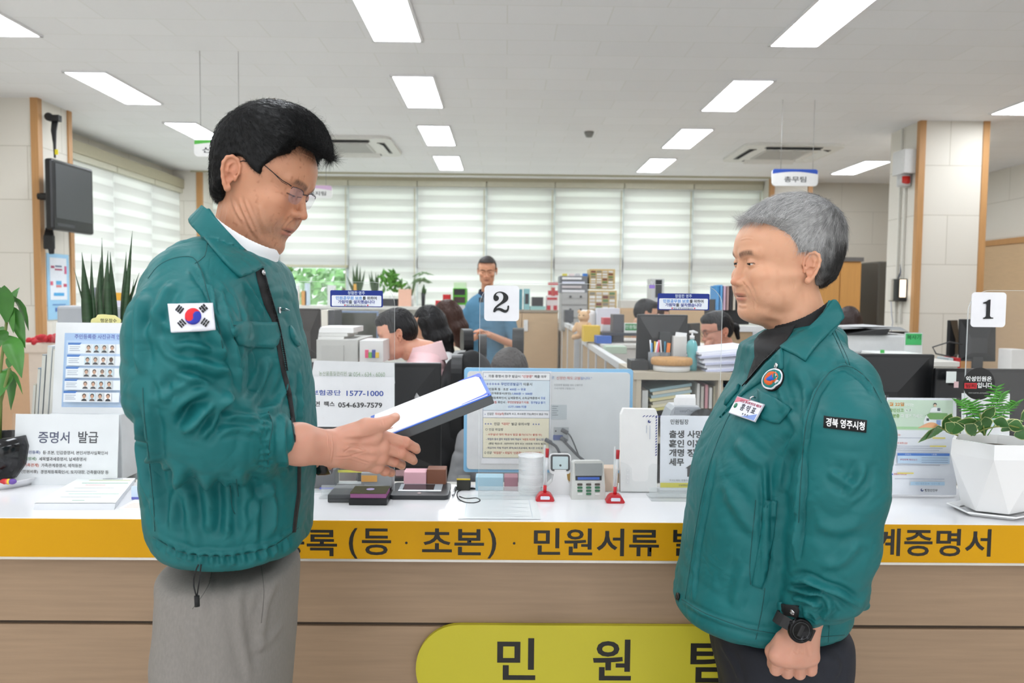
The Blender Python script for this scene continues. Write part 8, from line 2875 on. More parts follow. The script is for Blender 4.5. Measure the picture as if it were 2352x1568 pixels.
desk(-2.2, -.68, 5.25, 5.9, 'grey desk of the person with brown hair')
monitor(664, 708, 737, 824, 3.62, 'black glossy monitor back beside the left man', m=mat('glossy_black2', '2a2522', .15), yaw=R(-8), z=DZ)
monitor(764, 714, 868, 800, 4.6, 'monitor in blue-grey frame with window reflection painted on its screen, under the first sticker', back=False, m=C('7f93b0', .35), screen=mat('painted_reflection_screen', '4a4c42', .12, noise=.5, scale=12), z=DZ)  # mottled screen colour stands in for the window reflection
boxy('document_box', 'upright white folders between the two monitors on the left', 'folders', 737, 712, 752, 770, 4.3, .2, C('ece9dc', .6))
boxy('document_box', 'dark grey magazine file between the two monitors on the left', 'folders', 750, 712, 768, 762, 4.32, .2, C('4b4d50', .5))
t = boxy('desk_cabinet', 'pale grey cabinet below the paper stack on the left', 'cabinet', 727, 780, 822, 832, 3.55, .4, C('c4c4bf', .5))
MB().b2((-.07, -.006, .0), (.03, .001, t['_h'] * .75)).build('door', C('bdbdb8', .5), t)
zz_ = float(P(770, 778, 3.6).z)
for k in range(3):
 t = boxy('paper_stack', ('white paper stack with curled edge on the grey cabinet', 'ream of paper with blue label on the grey cabinet', 'thin ream at the bottom on the grey cabinet')[k], 'paper', 730, (752, 765, 773)[k], (812, 798, 790)[k], (764, 772, 780)[k], 3.62, .25, C(('f0f0ee', 'dcdcd8', 'e6e6e2')[k], .7), bev=.001)
boxy('paper_tray', 'white plastic tray with pens and colourful labels near the pink shirt', 'tray', 826, 782, 880, 832, 3.5, .2, C('e2e2e0', .5))
for k, c_ in enumerate(('e0507a', '6ab04a', '3a4a9a', 'e8c040')):
 boxy('marker', 'coloured marker pens in the tray beside the pink shirt', 'pen', 838 + k * 8, 803 + (k % 2) * 6, 846 + k * 8, 822, 3.46, .01, C(c_, .4), group='markers in the tray')
# ---- standing person in blue
PB = shirt('blue_polo', '4f7f9c')
bg_person(1119, 624, 7.1, -93, 'standing person in blue polo shirt looking down at a phone', mat('thin_hair', '2f2a28', .6), PB, skin='d69f80', pitch=18, fringe=7, stand=True, collar=shirt('navy_collar', '20263c'), size=1.0,
          arms=[[(0, -.19, 1.58 - .29), (.04, -.27, 1.02), (.24, -.06, 1.12)], [(0, .19, 1.58 - .29), (.04, .27, 1.02), (.25, .02, 1.14)]], hp=dict(occ=.95, lid=-.3, open=.1, nose=-.1, brow=.8), legs=NAVY)
t = boxy('phone', 'dark mobile phone in the hands of the standing person', 'phone', 1100, 683, 1111, 694, 6.80, .01, C('24262a', .3))
# ---- low cabinets at the back with things on them
YC = 8.3
xs_c = [1066, 1126, 1198, 1281]
zt_ = float(P(1200, 717, YC).z)
for i in range(3):
 a, b = P(xs_c[i], 780, YC).x, P(xs_c[i + 1], 780, YC).x
 t = thing('low_cabinet', ('beige low cabinet behind the standing person', 'beige low cabinet just right of the standing person', 'beige low cabinet at the right end with white door handle')[i], 'cabinet', ((a + b) / 2, YC, 0), group='beige cabinets across the back')
 w = (b - a) / 2
 MB().b2((-w, .02, 0), (w, .45, zt_)).build('body', BEIGE, t)
 MB().b2((-w - .003, 0, zt_), (w + .003, .46, zt_ + .025)).build('top', C('a99a86', .5), t)
 d = MB().b2((-w + .004, 0, .06), (w - .004, .02, zt_ - .01)).build('door', BEIGE, t)
 MB().b2((-w + .02, -.018, zt_ - .20), (-w + .065, 0, zt_ - .08), bev=.004).build('handle', WHITEP, d)
for x0, y0, x1, y1, c_, lab in ((1192, 664, 1200, 715, '3f8a9a', 'dark teal binder beside the number 2 card'), (1203, 663, 1217, 715, '8ac0c4', 'pale teal binder with black label beside the darker one'), (1218, 703, 1253, 716, '9fd0cc', 'pale teal box under the black machine'), (1222, 682, 1248, 703, '2a2a2c', 'black desk machine on the teal box'), (1256, 679, 1282, 714, 'e6dcdc', 'white and red paper cups in a row on the cabinet'),
        (1268, 660, 1275, 680, 'c8463c', 'red spray nozzle standing behind the cups')):
 t = boxy('shelf_item', lab, 'office item', x0, y0, x1, y1, YC + .12, .2, C(c_, .5), group='things on the beige cabinets')
 if 'cups' in lab:
  MB().b2((-.06, -.003, .01), (-.02, 0, .06)).b2((.01, -.003, .01), (.05, 0, .06)).b2((-.06, -.003, .12), (.05, 0, .145)).build('red_band', C('c8303a', .5), t)
 if 'black label' in lab:
  MB().b2((-.02, -.003, .08), (.02, 0, .19)).build('spine_label', C('22242a', .5), t)
# left: green cubby, red case, long ledge with plants
t = boxy('green_cubby', 'small green-framed shelf with dark boxes left of the standing person', 'shelf', 1040, 662, 1071, 716, 8.2, .3, C('5ab42c', .5))
w_, h_ = t['_w'], t['_h']
for k in range(3):
 MB().b2((-w_ / 2 + .012, -.004, .012 + k * h_ / 3), (w_ / 2 - .012, .0, (k + 1) * h_ / 3 - .008)).build('compartment', C(('d8d8dc', '4a3a38', '2c2c2e')[k], .5), t)
boxy('tissue_pack', 'white and green package on top of the green shelf', 'package', 1042, 648, 1070, 662, 8.25, .2, C('d5e8c8', .6))
boxy('red_case', 'small bright red case left of the green shelf', 'case', 1017, 676, 1034, 690, 8.1, .12, C('c81e22', .4))
lz = float(P(900, 703, 9.8).z)
t = thing('window_ledge', 'long white ledge under the back windows carrying pot plants', 'shelf', (-1.9, 9.8, 0))
MB().b2((-1.5, 0, lz - .04), (1.45, .5, lz)).b2((-1.5, .05, 0), (-1.45, .5, lz)).b2((1.4, .05, 0), (1.45, .5, lz)).b2((-1.5, .45, 0), (1.45, .47, lz)).build('ledge', C('dcdcd6', .5), t)
def pot_plant(px, base, top, Y, kind, label, seed=1, potc='dfe0dc', wpx=26, pot_h=24, pw=14):
 b = P(px, base, Y)
 t = thing('potted_plant', label, 'plant', b, group='pot plants along the back windows')
 k = Y / FPX
 ph, r = pot_h * k, pw * k * .5
 MB().lathe([(0, 0), (r * .75, 0), (r, ph), (r * .9, ph), (r * .85, ph * .85), (0, ph * .85)], 20).build('pot', C(potc, .5), t)
 H_ = (base - top) * k
 g = np.random.default_rng(seed)
 o = MB()
 n = 9 if kind == 'blade' else (26 if kind == 'bush' else 9)
 for i in range(n):
  a = g.uniform(0, 2 * PI)
  if kind == 'blade':
   q = Vector((math.cos(a) * wpx * k * g.uniform(.1, .8), math.sin(a) * wpx * k * .4, H_ * g.uniform(.65, 1)))
   leaf_blade(o, (0, 0, ph * .8), q, .022, bend=.06 * g.choice([-1, 1]), n=6)
  elif kind == 'spray':
   q = Vector((math.cos(a) * wpx * k, math.sin(a) * wpx * k * .5, H_ * g.uniform(.55, 1)))
   m_ = Vector((q.x * .3, q.y * .3, q.z * .9))
   o.tube([Vector((0, 0, ph * .8)), m_, q], [.006, .005, .002], 5)
   for s in (.5, .8, 1):
    e = m_.lerp(q, s)
    leaf_blade(o, e, e + Vector((g.normal() * .08, g.normal() * .04, -.04)), .012, n=4)
  else:
   c_ = Vector((g.normal() * wpx * k * .35, g.normal() * wpx * k * .25, ph + (H_ - ph) * g.uniform(.15, 1)))
   for j in range(3):
    e = c_ + Vector((g.normal(), g.normal(), g.normal() + .3)).normalized() * .10
    leaf_blade(o, c_, e, .022, n=4)
 o.build('leaves', C({'blade': '3f5a34', 'spray': '7f9a72', 'bush': '5a9438'}[kind], .5), t)
 return t
pot_plant(822, 703, 602, 9.9, 'blade', 'dark-leaved pot plant just right of the uncovered window', 1, wpx=34)
pot_plant(862, 703, 620, 9.95, 'blade', 'smaller blade-leaved pot plant to the right of the dark-leaved one', 2, wpx=20)
pot_plant(900, 703, 626, 9.9, 'bush', 'bright green bushy pot plant', 3, wpx=26)
pot_plant(945, 703, 622, 9.9, 'spray', 'wispy pale pot plant with thin arching stems', 4, wpx=34)
pot_plant(972, 703, 652, 9.85, 'blade', 'small dark plant in slim black pot beside the wispy one', 5, potc='2a2c30', wpx=14, pot_h=30, pw=10)
pot_plant(655, 703, 620, 9.9, 'bush', 'trailing variegated pot plant in front of the uncovered window', 7, wpx=22)
for x0, y0, x1, y1, c_, lab in ((672, 655, 684, 690, 'eceff2', 'white paper slip on the sill of the uncovered window'), (700, 650, 708, 672, 'cfe0ee', 'pale blue slip on the sill of the uncovered window'), (752, 655, 768, 690, 'e6e8ea', 'white tissue box on the sill near the window frame'), (812, 652, 818, 665, 'e8b04a', 'thin orange bottle on the sill'), (692, 668, 704, 702, 'e0a45a', 'orange cone-shaped bottle on the window sill'),
        (878, 686, 913, 703, '24262a', 'low black box on the ledge below the bushy plant'), (915, 664, 944, 682, 'f0c0a8', 'pink and yellow sticky notes beside the wispy plant'), (1000, 690, 1030, 703, 'c83038', 'flat red box on the ledge')):
 boxy('ledge_item', lab, 'office item', x0, y0, x1, y1, 9.82, .1, C(c_, .5), group='small things on the window ledge', zb=lz)
# ---- metal drawers and letter organizers
t = boxy('drawer_tower', 'grey metal drawer tower with clutter on top, left of the letter organizers', 'drawers', 1288, 672, 1350, 760, 7.6, .3, C('a9a9a6', .4))
w_, h_ = t['_w'], t['_h']
for k in range(3):
 d = MB().b2((-w_ / 2 + .01, -.012, h_ * k / 3 + .01), (w_ / 2 - .01, 0, h_ * (k + 1) / 3 - .006)).build('drawer', C('b3b3b0', .4), t)
 MB().b2((-.05, -.03, h_ * (k + .6) / 3), (-.03, -.012, h_ * (k + .6) / 3 + .02)).b2((.05, -.03, h_ * (k + .6) / 3), (.07, -.012, h_ * (k + .6) / 3 + .02)).build('handle', C('4a4a4a', .4), d)
t = boxy('document_rack', 'grey tiered document rack full of papers on the drawer tower', 'rack', 1286, 634, 1350, 672, 7.62, .3, C('7c7e82', .5))
w_, h_ = t['_w'], t['_h']
for k in range(4):
 MB().b2((-w_ / 2 + .02, -.02, h_ * k / 4 + .006), (w_ / 2 - .03 * (k % 2 + 1), .0, h_ * k / 4 + .028)).build('papers', C(('e8e8ea', 'd0c8c8', 'dfe3f0', 'f2f2f2')[k], .7), t)
for k, (x0, c_) in enumerate(((1292, 'd8cc60'), (1308, 'e8d8d8'), (1322, 'c8c8cc'), (1339, '4a8ae0'))):
 boxy('small_box', 'small coloured boxes lying on the document rack', 'box', x0, 628, x0 + 11, 634, 7.66, .08, C(c_, .5), group='boxes on the document rack')
for (x0, y0, x1, y1, rows, lab) in ((1354, 618, 1413, 664, 7, 'wooden letter organizer with four columns of slots, upper'), (1351, 667, 1417, 712, 5, 'wooden letter organizer with four columns of slots, lower')):
 t = boxy('letter_organizer', lab, 'organizer', x0, y0, x1, y1, 7.6, .25, mat('birch_' + lab[-5:], 'cdb27a', .5), group='letter organizers')
 w_, h_ = t['_w'], t['_h']
 for c_ in range(4):
  for r_ in range(rows):
   a = -w_ / 2 + .012 + c_ * (w_ - .02) / 4
   z0 = .012 + r_ * (h_ - .02) / rows
   MB().b2((a, -.006, z0), (a + (w_ - .02) / 4 - .012, .001, z0 + (h_ - .02) / rows - .010)).build('slot', C(('e4e2da', '8f8a7a', 'e8e8e4', '6a8a5a', 'd8d4cc', '7a3f38', 'eeeeea')[(c_ * 3 + r_ * 2) % 7], .6), t)
_z = float(P(1320, 760, 7.6).z)
desk(.66, 1.25, 7.5, 8.0, 'cabinet-height stand carrying drawers and letter organizers', z=_z)
boxy('file_case', 'grey file case under the wooden letter organizers', 'case', 1353, 712, 1416, 760, 7.6, .3, C('9c9a94', .5), zb=_z)
zq = float(P(1500, 708, 7.2).z)
a, b = P(1424, 750, 7.2).x, P(1645, 750, 7.2).x
t = thing('low_cabinet', 'long beige low cabinet behind the black monitor and the sticker', 'cabinet', ((a + b) / 2, 7.2, 0))
w = (b - a) / 2
MB().b2((-w, .02, 0), (w, .28, zq)).build('body', BEIGE, t)
for s in (0, 1):
 MB().b2((-w + .01 + s * w, 0, .06), (s * w - .01, .02, zq - .02)).build('door', BEIGE, t)
t = boxy('printer', 'low white printer right of the letter organizers', 'printer', 1427, 690, 1470, 708, 7.22, .24, C('d5d2c8', .5), zb=zq)
t = boxy('photo_box', 'tall grey and black carton standing right of the organizers', 'carton', 1494, 640, 1526, 706, 7.24, .2, C('c9cccb', .5), zb=zq)
MB().b2((-.02, -.003, .10), (.04, 0, t['_h'] - .01)).build('black_print', C('2c2e32', .5), t)
# ---- partitions
def partition(ax, ay, bx, by, z, label, panels=3):
 a, b = Vector((ax, ay, 0)), Vector((bx, by, 0))
 L = (b - a).length
 t = thing('partition', label, 'partition', a, math.atan2(by - ay, bx - ax), group='low office partitions')
 MB().b2((0, -.02, z - .04), (L, .02, z), bev=.003).build('top_rail', C('dfe1e1', .4), t)
 MB().b2((0, -.018, .03), (L, .018, .10)).build('bottom_rail', C('cfd1d1', .4), t)
 for k in range(panels + 1):
  MB().b2((L * k / panels - .02, -.02, 0), (L * k / panels + .02, .02, z - .04)).build('post', C('cdd0d2', .4), t)
 for k in range(panels):
  MB().b2((L * k / panels + .02, -.012, .10), (L * (k + 1) / panels - .02, .012, z - .04)).build('fabric_panel', TAN, t)
 return t
def pz(px, py, z):
 q = PZ(px, py, z)
 return q.x, q.y
pa = pz(1284, 732, 1.22)
pb = pz(1325, 753, 1.22)
partition(*pb, *pa, 1.22, 'low tan partition running back beside the beige cabinets')
pc1, pd = pz(1342, 778, 1.14), pz(1462, 852, 1.14)
partition(*pd, *pc1, 1.14, 'low tan partition with white rail in front of the cluttered desk', 5)
partition(P(1665, 800, 5.2).x, 5.2, P(1800, 800, 5.2).x, 5.2, float(P(1700, 748, 5.2).z), 'low tan partition behind the woman with glasses', 2)
ZK = 1.15
desk(.66, 1.42, 5.3, 6.2, 'cluttered high desk behind the tan partition', z=ZK)
desk(.66, 1.12, 4.3, 5.0, 'desk of the woman with glasses')
# things on and around the cluttered desk
YD = 5.5
t = thing('desk_shelf', 'thin dark shelf board over the cluttered desk', 'shelf', (float(P(1430, 765, YD).x), YD, ZK))
zt_ = .07
MB().b2((-.14, 0, zt_ - .02), (.28, .3, zt_)).build('shelf_board', C('3c4048', .4), t)
for s in (-.12, .25):
 MB().b2((s, .05, 0), (s + .02, .25, zt_ - .02)).build('shelf_leg', C('c9ccd0', .4), t)
boxy('cushion', 'large white cushion beside the plush bear', 'cushion', 1332, 712, 1370, 756, 6.2, .12, C('ece9e4', .8), zb=ZK, bev=.03)
g = Field((-.2, -.2, -.05), (.2, .2, .5), .01)
g.ell((0, 0, .13), (.10, .09, .13), .02)
g.ell((0, 0, .31), (.085, .08, .08), .02)
for s in (-1, 1):
 g.ell((0, s * .07, .38), (.02, .028, .028), .01)
 g.cap((.02, s * .09, .2), (.08, s * .11, .12), .035, .03, .02)
 g.cap((.05, s * .06, .04), (.14, s * .08, .03), .04, .035, .02)
g.ell((.07, 0, .295), (.035, .04, .03), .015)
v, q = g.mesh()
bp = P(1330, 758, 6.0)
t = thing('plush_bear', 'tan plush bear sitting beside the white cushion', 'toy', (bp.x + .03, 5.95, ZK), R(-120))
t.scale = (.55, .55, .55)
link_mesh('bear_body', quad_mesh('bear_body', v, q), mat('plush', 'dcb890', .95, bump=.4, bscale=200), t)
for s in (-1, 1):
 MB().ball((.078, s * .03, .33), .008).build('bear_eye', C('1a1410', .3), t)
for x0, y0, x1, y1, Y, c_, nm, lab in ((1341, 748, 1379, 776, 5.6, 'e8c23a', 'basket', 'yellow plastic basket on the partition end'), (1386, 730, 1413, 746, 5.8, 'd0505a', 'cloth', 'folded red cloth on a white box'), (1384, 745, 1408, 762, 5.8, 'e4e4ea', 'box', 'white box under the red cloth'),
                                       (1408, 722, 1434, 762, 5.55, '56565a', 'printer', 'dark grey desk printer beside the green sign'), (1370, 772, 1405, 800, 5.4, '3a66b8', 'box', 'blue boxes under the dark shelf board'), (1372, 708, 1424, 736, 6.1, 'd9dce6', 'calendar', 'white calendar board behind the red cloth'),
                                       (1297, 712, 1318, 740, 6.8, '4a4c50', 'bin', 'dark grey bin at the end of the far partition'), (1392, 796, 1440, 812, 5.0, 'b9cdb9', 'paper', 'pale green papers behind the partition')):
 boxy(nm, lab, nm, x0, y0, x1, y1, Y, .15, C(c_, .5), zb=ZK + .08 if x0 == 1384 and 0 else (None if 'cloth' in nm or Y in (6.8, 5.0) else ZK))
zk2 = ZK + .07
t = boxy('desk_sign', 'small green and white name sign on the dark shelf board', 'sign', 1434, 742, 1464, 766, 5.52, .02, C('eef2ee', .5), zb=zk2)
MB().b2((-t['_w'] / 2 + .004, -.002, .018), (t['_w'] / 2 - .004, 0, t['_h'] - .004)).build('green_field', C('2f8a4a', .5), t)
text('민원팀', .03, C('f0f4f0', .5), t, (0, -.003, t['_h'] * .6))
# ---- right-hand desk with shelf unit
YR = 3.25
zt_ = float(P(1560, 856, YR).z)
a, b = P(1462, 900, YR).x, P(1765, 900, YR).x
t = thing('shelf_unit', 'beige open shelf unit holding folders, behind the team sign', 'shelf', (a, YR, 0))
w = b - a
SH = C('c2b8a4', .5)
MB().b2((-.01, 0, zt_ - .03), (w, .45, zt_)).build('top', SH, t)
for x in (0, w * .62, w - .02):
 MB().b2((x, .005, 0), (x + .02, .43, zt_ - .03)).build('side_panel', SH, t)
for z in (zt_ - .30, zt_ - .58):
 MB().b2((.02, .01, z), (w - .02, .43, z + .02)).build('shelf_board', SH, t)
MB().b2((.02, .42, .05), (w - .02, .43, zt_ - .03)).build('back_panel', C('3d3a36', .7), t)
for i in range(7):
 y = 938 - i * 7.5
 o = boxy('folder', 'pale folders stacked askew in the shelf unit', 'folder', 1493 + 3 * (i % 3), y - 6, 1590 - 3 * (i % 2), y, YR + .06, .25, C(('e0d890', 'efe8c8', 'd8d4c0', 'e8e0b0', 'b8d0d4', 'e6e0c8', 'a8c8d0')[i], .7), group='folders stacked in the shelf unit', bev=.001)
 o.rotation_euler = (0, R(-9), 0)
boxy('binder', 'white curled binder at the left end of the shelf unit', 'binder', 1474, 896, 1489, 938, YR + .05, .25, C('dfe2e0', .5))
for i, c_ in enumerate(('e4e4e2', 'c9c4bc', 'd8a0a8', 'e8e8e6', 'c8c2a8', 'eeeeea', 'b8b4a8', '4a90c8', 'e4e8ec', '3f5fa8', 'd8dce0')):
 boxy('book', ('white book', 'grey book', 'pink-edged book', 'white book', 'cream book', 'white book', 'brownish book', 'blue binder', 'white binder', 'dark blue binder', 'pale binder')[i] + ' upright in the shelf unit, %s from the left' % ('first', 'second', 'third', 'fourth', 'fifth', 'sixth', 'seventh', 'eighth', 'ninth', 'tenth', 'eleventh')[i],
         'book', 1600 + i * 9.5, 880 + (i * 7) % 11, 1608 + i * 9.5, 938, YR + .05, .22, C(c_, .6), group='books in the shelf unit')
m4 = monitor(1463, 722, 1580, 838, YR + .25, 'black monitor back with square bracket, standing on the shelf unit', z=zt_, yaw=R(3))
MB().b2((-.02, -.045, .10), (.03, -.03, .16)).build('bracket', C('3a3c3e', .4), m4)
monitor(1576, 742, 1612, 820, 4.5, 'black monitor seen edge-on beside the woman with glasses', z=DZ, yaw=R(50), tilt=0)
boxy('telephone', 'black desk telephone beside the monitor on the shelf unit', 'telephone', 1450, 828, 1490, 853, YR + .10, .12, C('1f2022', .4))
q = P(1542, 856, YR + .08)
t = thing('wooden_lid_jar', 'round white dish with a thick wooden lid on the shelf unit', 'dish', (q.x, q.y, zt_))
MB().lathe([(0, 0), (.072, 0), (.078, .005), (.078, .028), (0, .028)], 40).build('dish', C('e8e8e6', .3), t)
MB().lathe([(0, .028), (.084, .028), (.088, .034), (.088, .050), (.082, .058), (0, .060)], 40).build('lid', mat('cork_lid', 'c99a62', .6, noise=.15, scale=120), t)
for i, (px, lab) in enumerate(((1502, 'clear pen cup with coloured pens, left of the tissue pack'), (1525, 'grey pen cup with an orange cutter'))):
 q = P(px, 845, YR + .16)
 t = thing('pen_holder', lab, 'cup', (q.x, q.y, zt_))
 MB().lathe([(0, 0), (.024, 0), (.027, .075), (.0255, .075), (.023, .003), (0, .003)], 24).build('cup', mat_clear('cup_clear', (.8, .82, .84), .45, .2, 'b8bcc0') if i == 0 else C('6f7276', .4), t)
 for k, c_ in enumerate((('e04a3a', 'e8c030', 'f0f0f0', '58a0d8', 'e8e8ea', 'd87aa0') if i == 0 else ('e07a28', '3a8aa8', 'e8e8e8'))):
  MB().cyl((.010 * math.cos(k), .010 * math.sin(k), .004), (.020 * math.cos(k * 1.3), .018 * math.sin(k * 1.3), .115 + .006 * (k % 3)), .0035 if c_ != 'e07a28' else .008).build('pen', C(c_, .4), t)
q = P(1588, 850, YR + .12)
t = thing('pump_bottle', 'teal pump bottle with white nozzle', 'bottle', (q.x, q.y, zt_))
MB().lathe([(0, 0), (.022, 0), (.024, .01), (.023, .045), (.017, .06), (.023, .085), (.024, .105), (.018, .125), (.008, .132), (.008, .138), (0, .138)], 28).build('bottle', mat('teal_bottle', '6fb8bc', .15), t)
MB().lathe([(.0, .135), (.010, .135), (.010, .150), (.004, .152), (.004, .165), (0, .165)], 20).tube([(-.012, 0, .166), (.004, 0, .168), (.024, 0, .163)], [.006, .006, .003], 8).build('pump', WHITEP, t)
t = boxy('tissue_pack', 'upright white tissue pack beside the teal bottle', 'tissues', 1546, 772, 1578, 828, YR + .2, .06, C('e6e4e0', .8))
MB().prism([(-.02, t['_h'] * .9), (.03, t['_h'] * .86), (.034, t['_h'] * 1.12), (-.015, t['_h'] * 1.16)], .004, Matrix.Translation((0, .02, 0))).build('tissue', C('f2f2f2', .9), t)
for i in range(9):
 y = 852 - i * 5.6
 t = boxy('paper_ream', 'white papers fanned in a thick stack on the shelf unit', 'paper', 1622 - 2.2 * i + (i % 2) * 5, y - 4.6, 1745 - i, y, YR + .05 + .01 * (i % 3), .28, C('eceef6' if i % 3 else 'cdd2ea', .7), group='thick paper stack on the shelf unit', bev=.001)
 t.rotation_euler = (0, R(-3.5 - .3 * i), R(3 * ((i % 3) - 1)))
# woman with glasses, hand at her mouth
bg_person(1650, 765, 4.75, 186, 'seated person with tied dark hair and glasses, hand at mouth', DKHAIR, shirt('pale_pink_vest', 'f0d8da'), skin='d99c84', pitch=14, glasses=True, tail=True, sleeve=.9, collar=shirt('white_collar', 'f2f0f0'), fringe=5,
          arms=[[(0, -.19, .95), (.2, -.24, .78), (.30, -.1, .80)], [(0, .19, .95), (.26, .20, .80), (.13, .06, 1.13), (1, 0, .3)]])
chair(float(P(1722, 790, 5.0).x) + .22, 5.5, R(180), 'white office chair behind the papers beside the right man', c='e6e2da', zb=1.12, head=False)
t = boxy('magazine_rack', 'black magazine rack with colourful folders beside the grey-haired man', 'rack', 1640, 688, 1722, 742, 5.9, .3, C('232426', .5))
for k, (c_, h_) in enumerate((('4a9ad8', 34), ('6ab0e4', 36), ('d8b8cc', 34), ('b89a98', 33), ('3a3638', 34), ('d8cfc0', 30))):
 boxy('folder', ('bright blue folder', 'pale blue folder', 'pink folder', 'dusty rose folder', 'black folder', 'cream folder')[k] + ' standing in the black magazine rack', 'folder', 1646 + k * 7.5, 690 - h_, 1652.5 + k * 7.5, 712, 5.86, .2, C(c_, .6), group='folders in the black rack')
boxy('magazine_file', 'dark grey curved magazine file behind the right man’s face', 'rack', 1690, 675, 1722, 745, 6.1, .25, C('3c3e42', .5))
desk(1.62, 2.3, 5.85, 6.5, 'desk carrying the black magazine rack')
for px, py, Y, lab in ((1480, 716, 6.4, 'seated person, only dark hair seen above the black monitor'), (1508, 722, 6.72, 'seated person with brown hair behind the black monitor, facing away')):
 bg_person(px, py + 8, Y, 10, lab, DKHAIR if px < 1500 else BRHAIR, shirt('office_shirt_%d' % px, 'd8d8da'), pitch=15)
# ---- far right: wardrobe, locker, copier, monitors
YW = 9.6
t = boxy('wardrobe', 'orange-brown wooden wardrobe behind the grey-haired man', 'wardrobe', 1900, 600, 1978, 900, YW, .55, mat('orange_wood', 'd09a58', .45, noise=.06, scale=6, stretch=(6, 6, .6)))
t.location.z = 0
zt_ = float(P(1940, 600, YW).z)
for c in list(t.children):
 bpy.data.objects.remove(c)
a, b = P(1880, 650, YW).x, P(1978, 650, YW).x
w = (b - a) / 2
t.location.x = (a + b) / 2
MB().b2((-w, .02, 0), (w, .55, zt_)).build('body', bpy.data.materials['orange_wood'], t)
MB().b2((-w - .02, -.01, zt_), (w + .02, .57, zt_ + .05)).build('cornice', C('6d6a68', .5), t)
for s in (0, 1):
 MB().b2((-w + .01 + s * (w - .005), 0, .06), (-w + w * (s + 1) - .006, .02, zt_ - .02)).build('door', bpy.data.materials['orange_wood'], t)
a, b = P(2016, 650, 9.9).x, P(2060, 650, 9.9).x
t = thing('tall_locker', 'dark brown tall locker between wardrobe and column', 'locker', ((a + b) / 2, 9.9, 0))
MB().b2((-(b - a) / 2, 0, 0), ((b - a) / 2, .5, float(P(2030, 600, 9.9).z)), bev=.02).build('body', C('4f4c45', .5), t)
bg_person(1950, 742, 6.3, 100, 'seated person seen from behind, brown hair above the copier', mat('chestnut_hair', '2e1c18', .5), shirt('dark_top', '3c3c40'), pitch=8, long_hair=10)
chair(float(P(2014, 760, 6.6).x), 6.6, R(100), 'black office chair between the brown-haired head and the locker', zb=1.22)
YM = 4.3
t = boxy('copier', 'large white copier with grey scanner lid and paper tray', 'copier', 1930, 800, 2118, 1150, YM, .6, C('d9dbdb', .45))
t.location.z = 0
for c in list(t.children):
 bpy.data.objects.remove(c)
w = t['_w'] / 2
zc_ = float(P(2030, 812, YM).z)
MB().b2((-w, 0, 0), (w, .55, zc_), bev=.01).build('body', C('d9dbdb', .45), t)
zl_ = float(P(2030, 770, YM).z)
MB().b2((-w, .05, zc_), (w, .5, zl_), bev=.01).build('scanner', C('e4e6e6', .4), t)
zh = float(P(2030, 752, YM).z)
MB().prism([(-w, zl_ + .03), (w * .55, zl_ + .045), (w * .75, zh - .02), (-w, zh)], .45, Matrix.Translation((0, .06, 0))).build('lid', C('b9bcbe', .4), t)
MB().prism([(-w * .9, zl_ + .002), (w * .1, zl_ + .002), (w * .2, zl_ + .035), (-w * .2, zl_ + .03)], .3, Matrix.Translation((0, .02, 0))).build('dark_gap', C('2a2b2d', .5), t)
MB().b2((-w, -.004, zc_ - .10), (w * .92, .001, zc_ - .092)).build('drawer_line', C('8f9294', .5), t)
t = boxy('green_sign', 'green card on a clear stand beside the copier', 'sign', 2080, 766, 2118, 792, 4.16, .004, C('45b869', .5))
MB().b2((-t['_w'] / 2 - .004, .004, float(P(2070, 824, 3.9).z) - t.location.z), (t['_w'] / 2 + .006, .008, t['_h'] + .005)).build('clear_stand', ACRE, t)
text('복사기', .028, C('20603a', .5), t, (0, -.002, t['_h'] * .65))
monitor(2173, 735, 2208, 832, 4.7, 'narrow-angled black monitor left of card 1', z=1.04, yaw=R(40), tilt=0)
monitor(2209, 733, 2288, 830, 4.6, 'black monitor behind the number 1 card', z=1.04, yaw=R(-6), tilt=-4)
desk(2.42, 3.4, 4.3, 4.95, 'desk under the two monitors at the right', z=1.04)
o = MB()
o.tube([P(2210, 790, 4.5), P(2180, 785, 4.45), P(2142, 797, 4.4), P(2150, 812, 4.4), P(2180, 818, 4.45), P(2200, 830, 4.5)], .004, 6)
tag(o.build('cable', C('3a3c40', .5)), 'thin dark cable looping left of the right monitors', 'cable')
for x0, y0, x1, y1, c_, lab in ((2178, 822, 2190, 842, 'c8d4d8', 'pale bottle beside the red box on the right desk'), (2193, 822, 2207, 840, 'c02a30', 'small red box under the right monitors'), (2322, 803, 2360, 846, 'e8e6e2', 'white box at the right edge of the photo')):
 boxy('desk_item', lab, 'desk item', x0, y0, x1, y1, 4.4, .12, C(c_, .5), zb=1.04)
ZT2 = float(P(2070, 824, 3.9).z)
desk(1.78, 2.2, 3.75, 4.22, 'narrow high cabinet in front of the copier', z=ZT2)
boxy('white_tray', 'long white document tray in front of the copier', 'tray', 2020, 812, 2120, 824, 3.9, .2, C('e4e6e4', .5), zb=ZT2)
t = boxy('green_tag', 'small bright green tag above the big monitor', 'tag', 2022, 803, 2032, 812, 3.91, .004, C('4ab85a', .5), zb=float(P(2027, 812, 3.9).z))
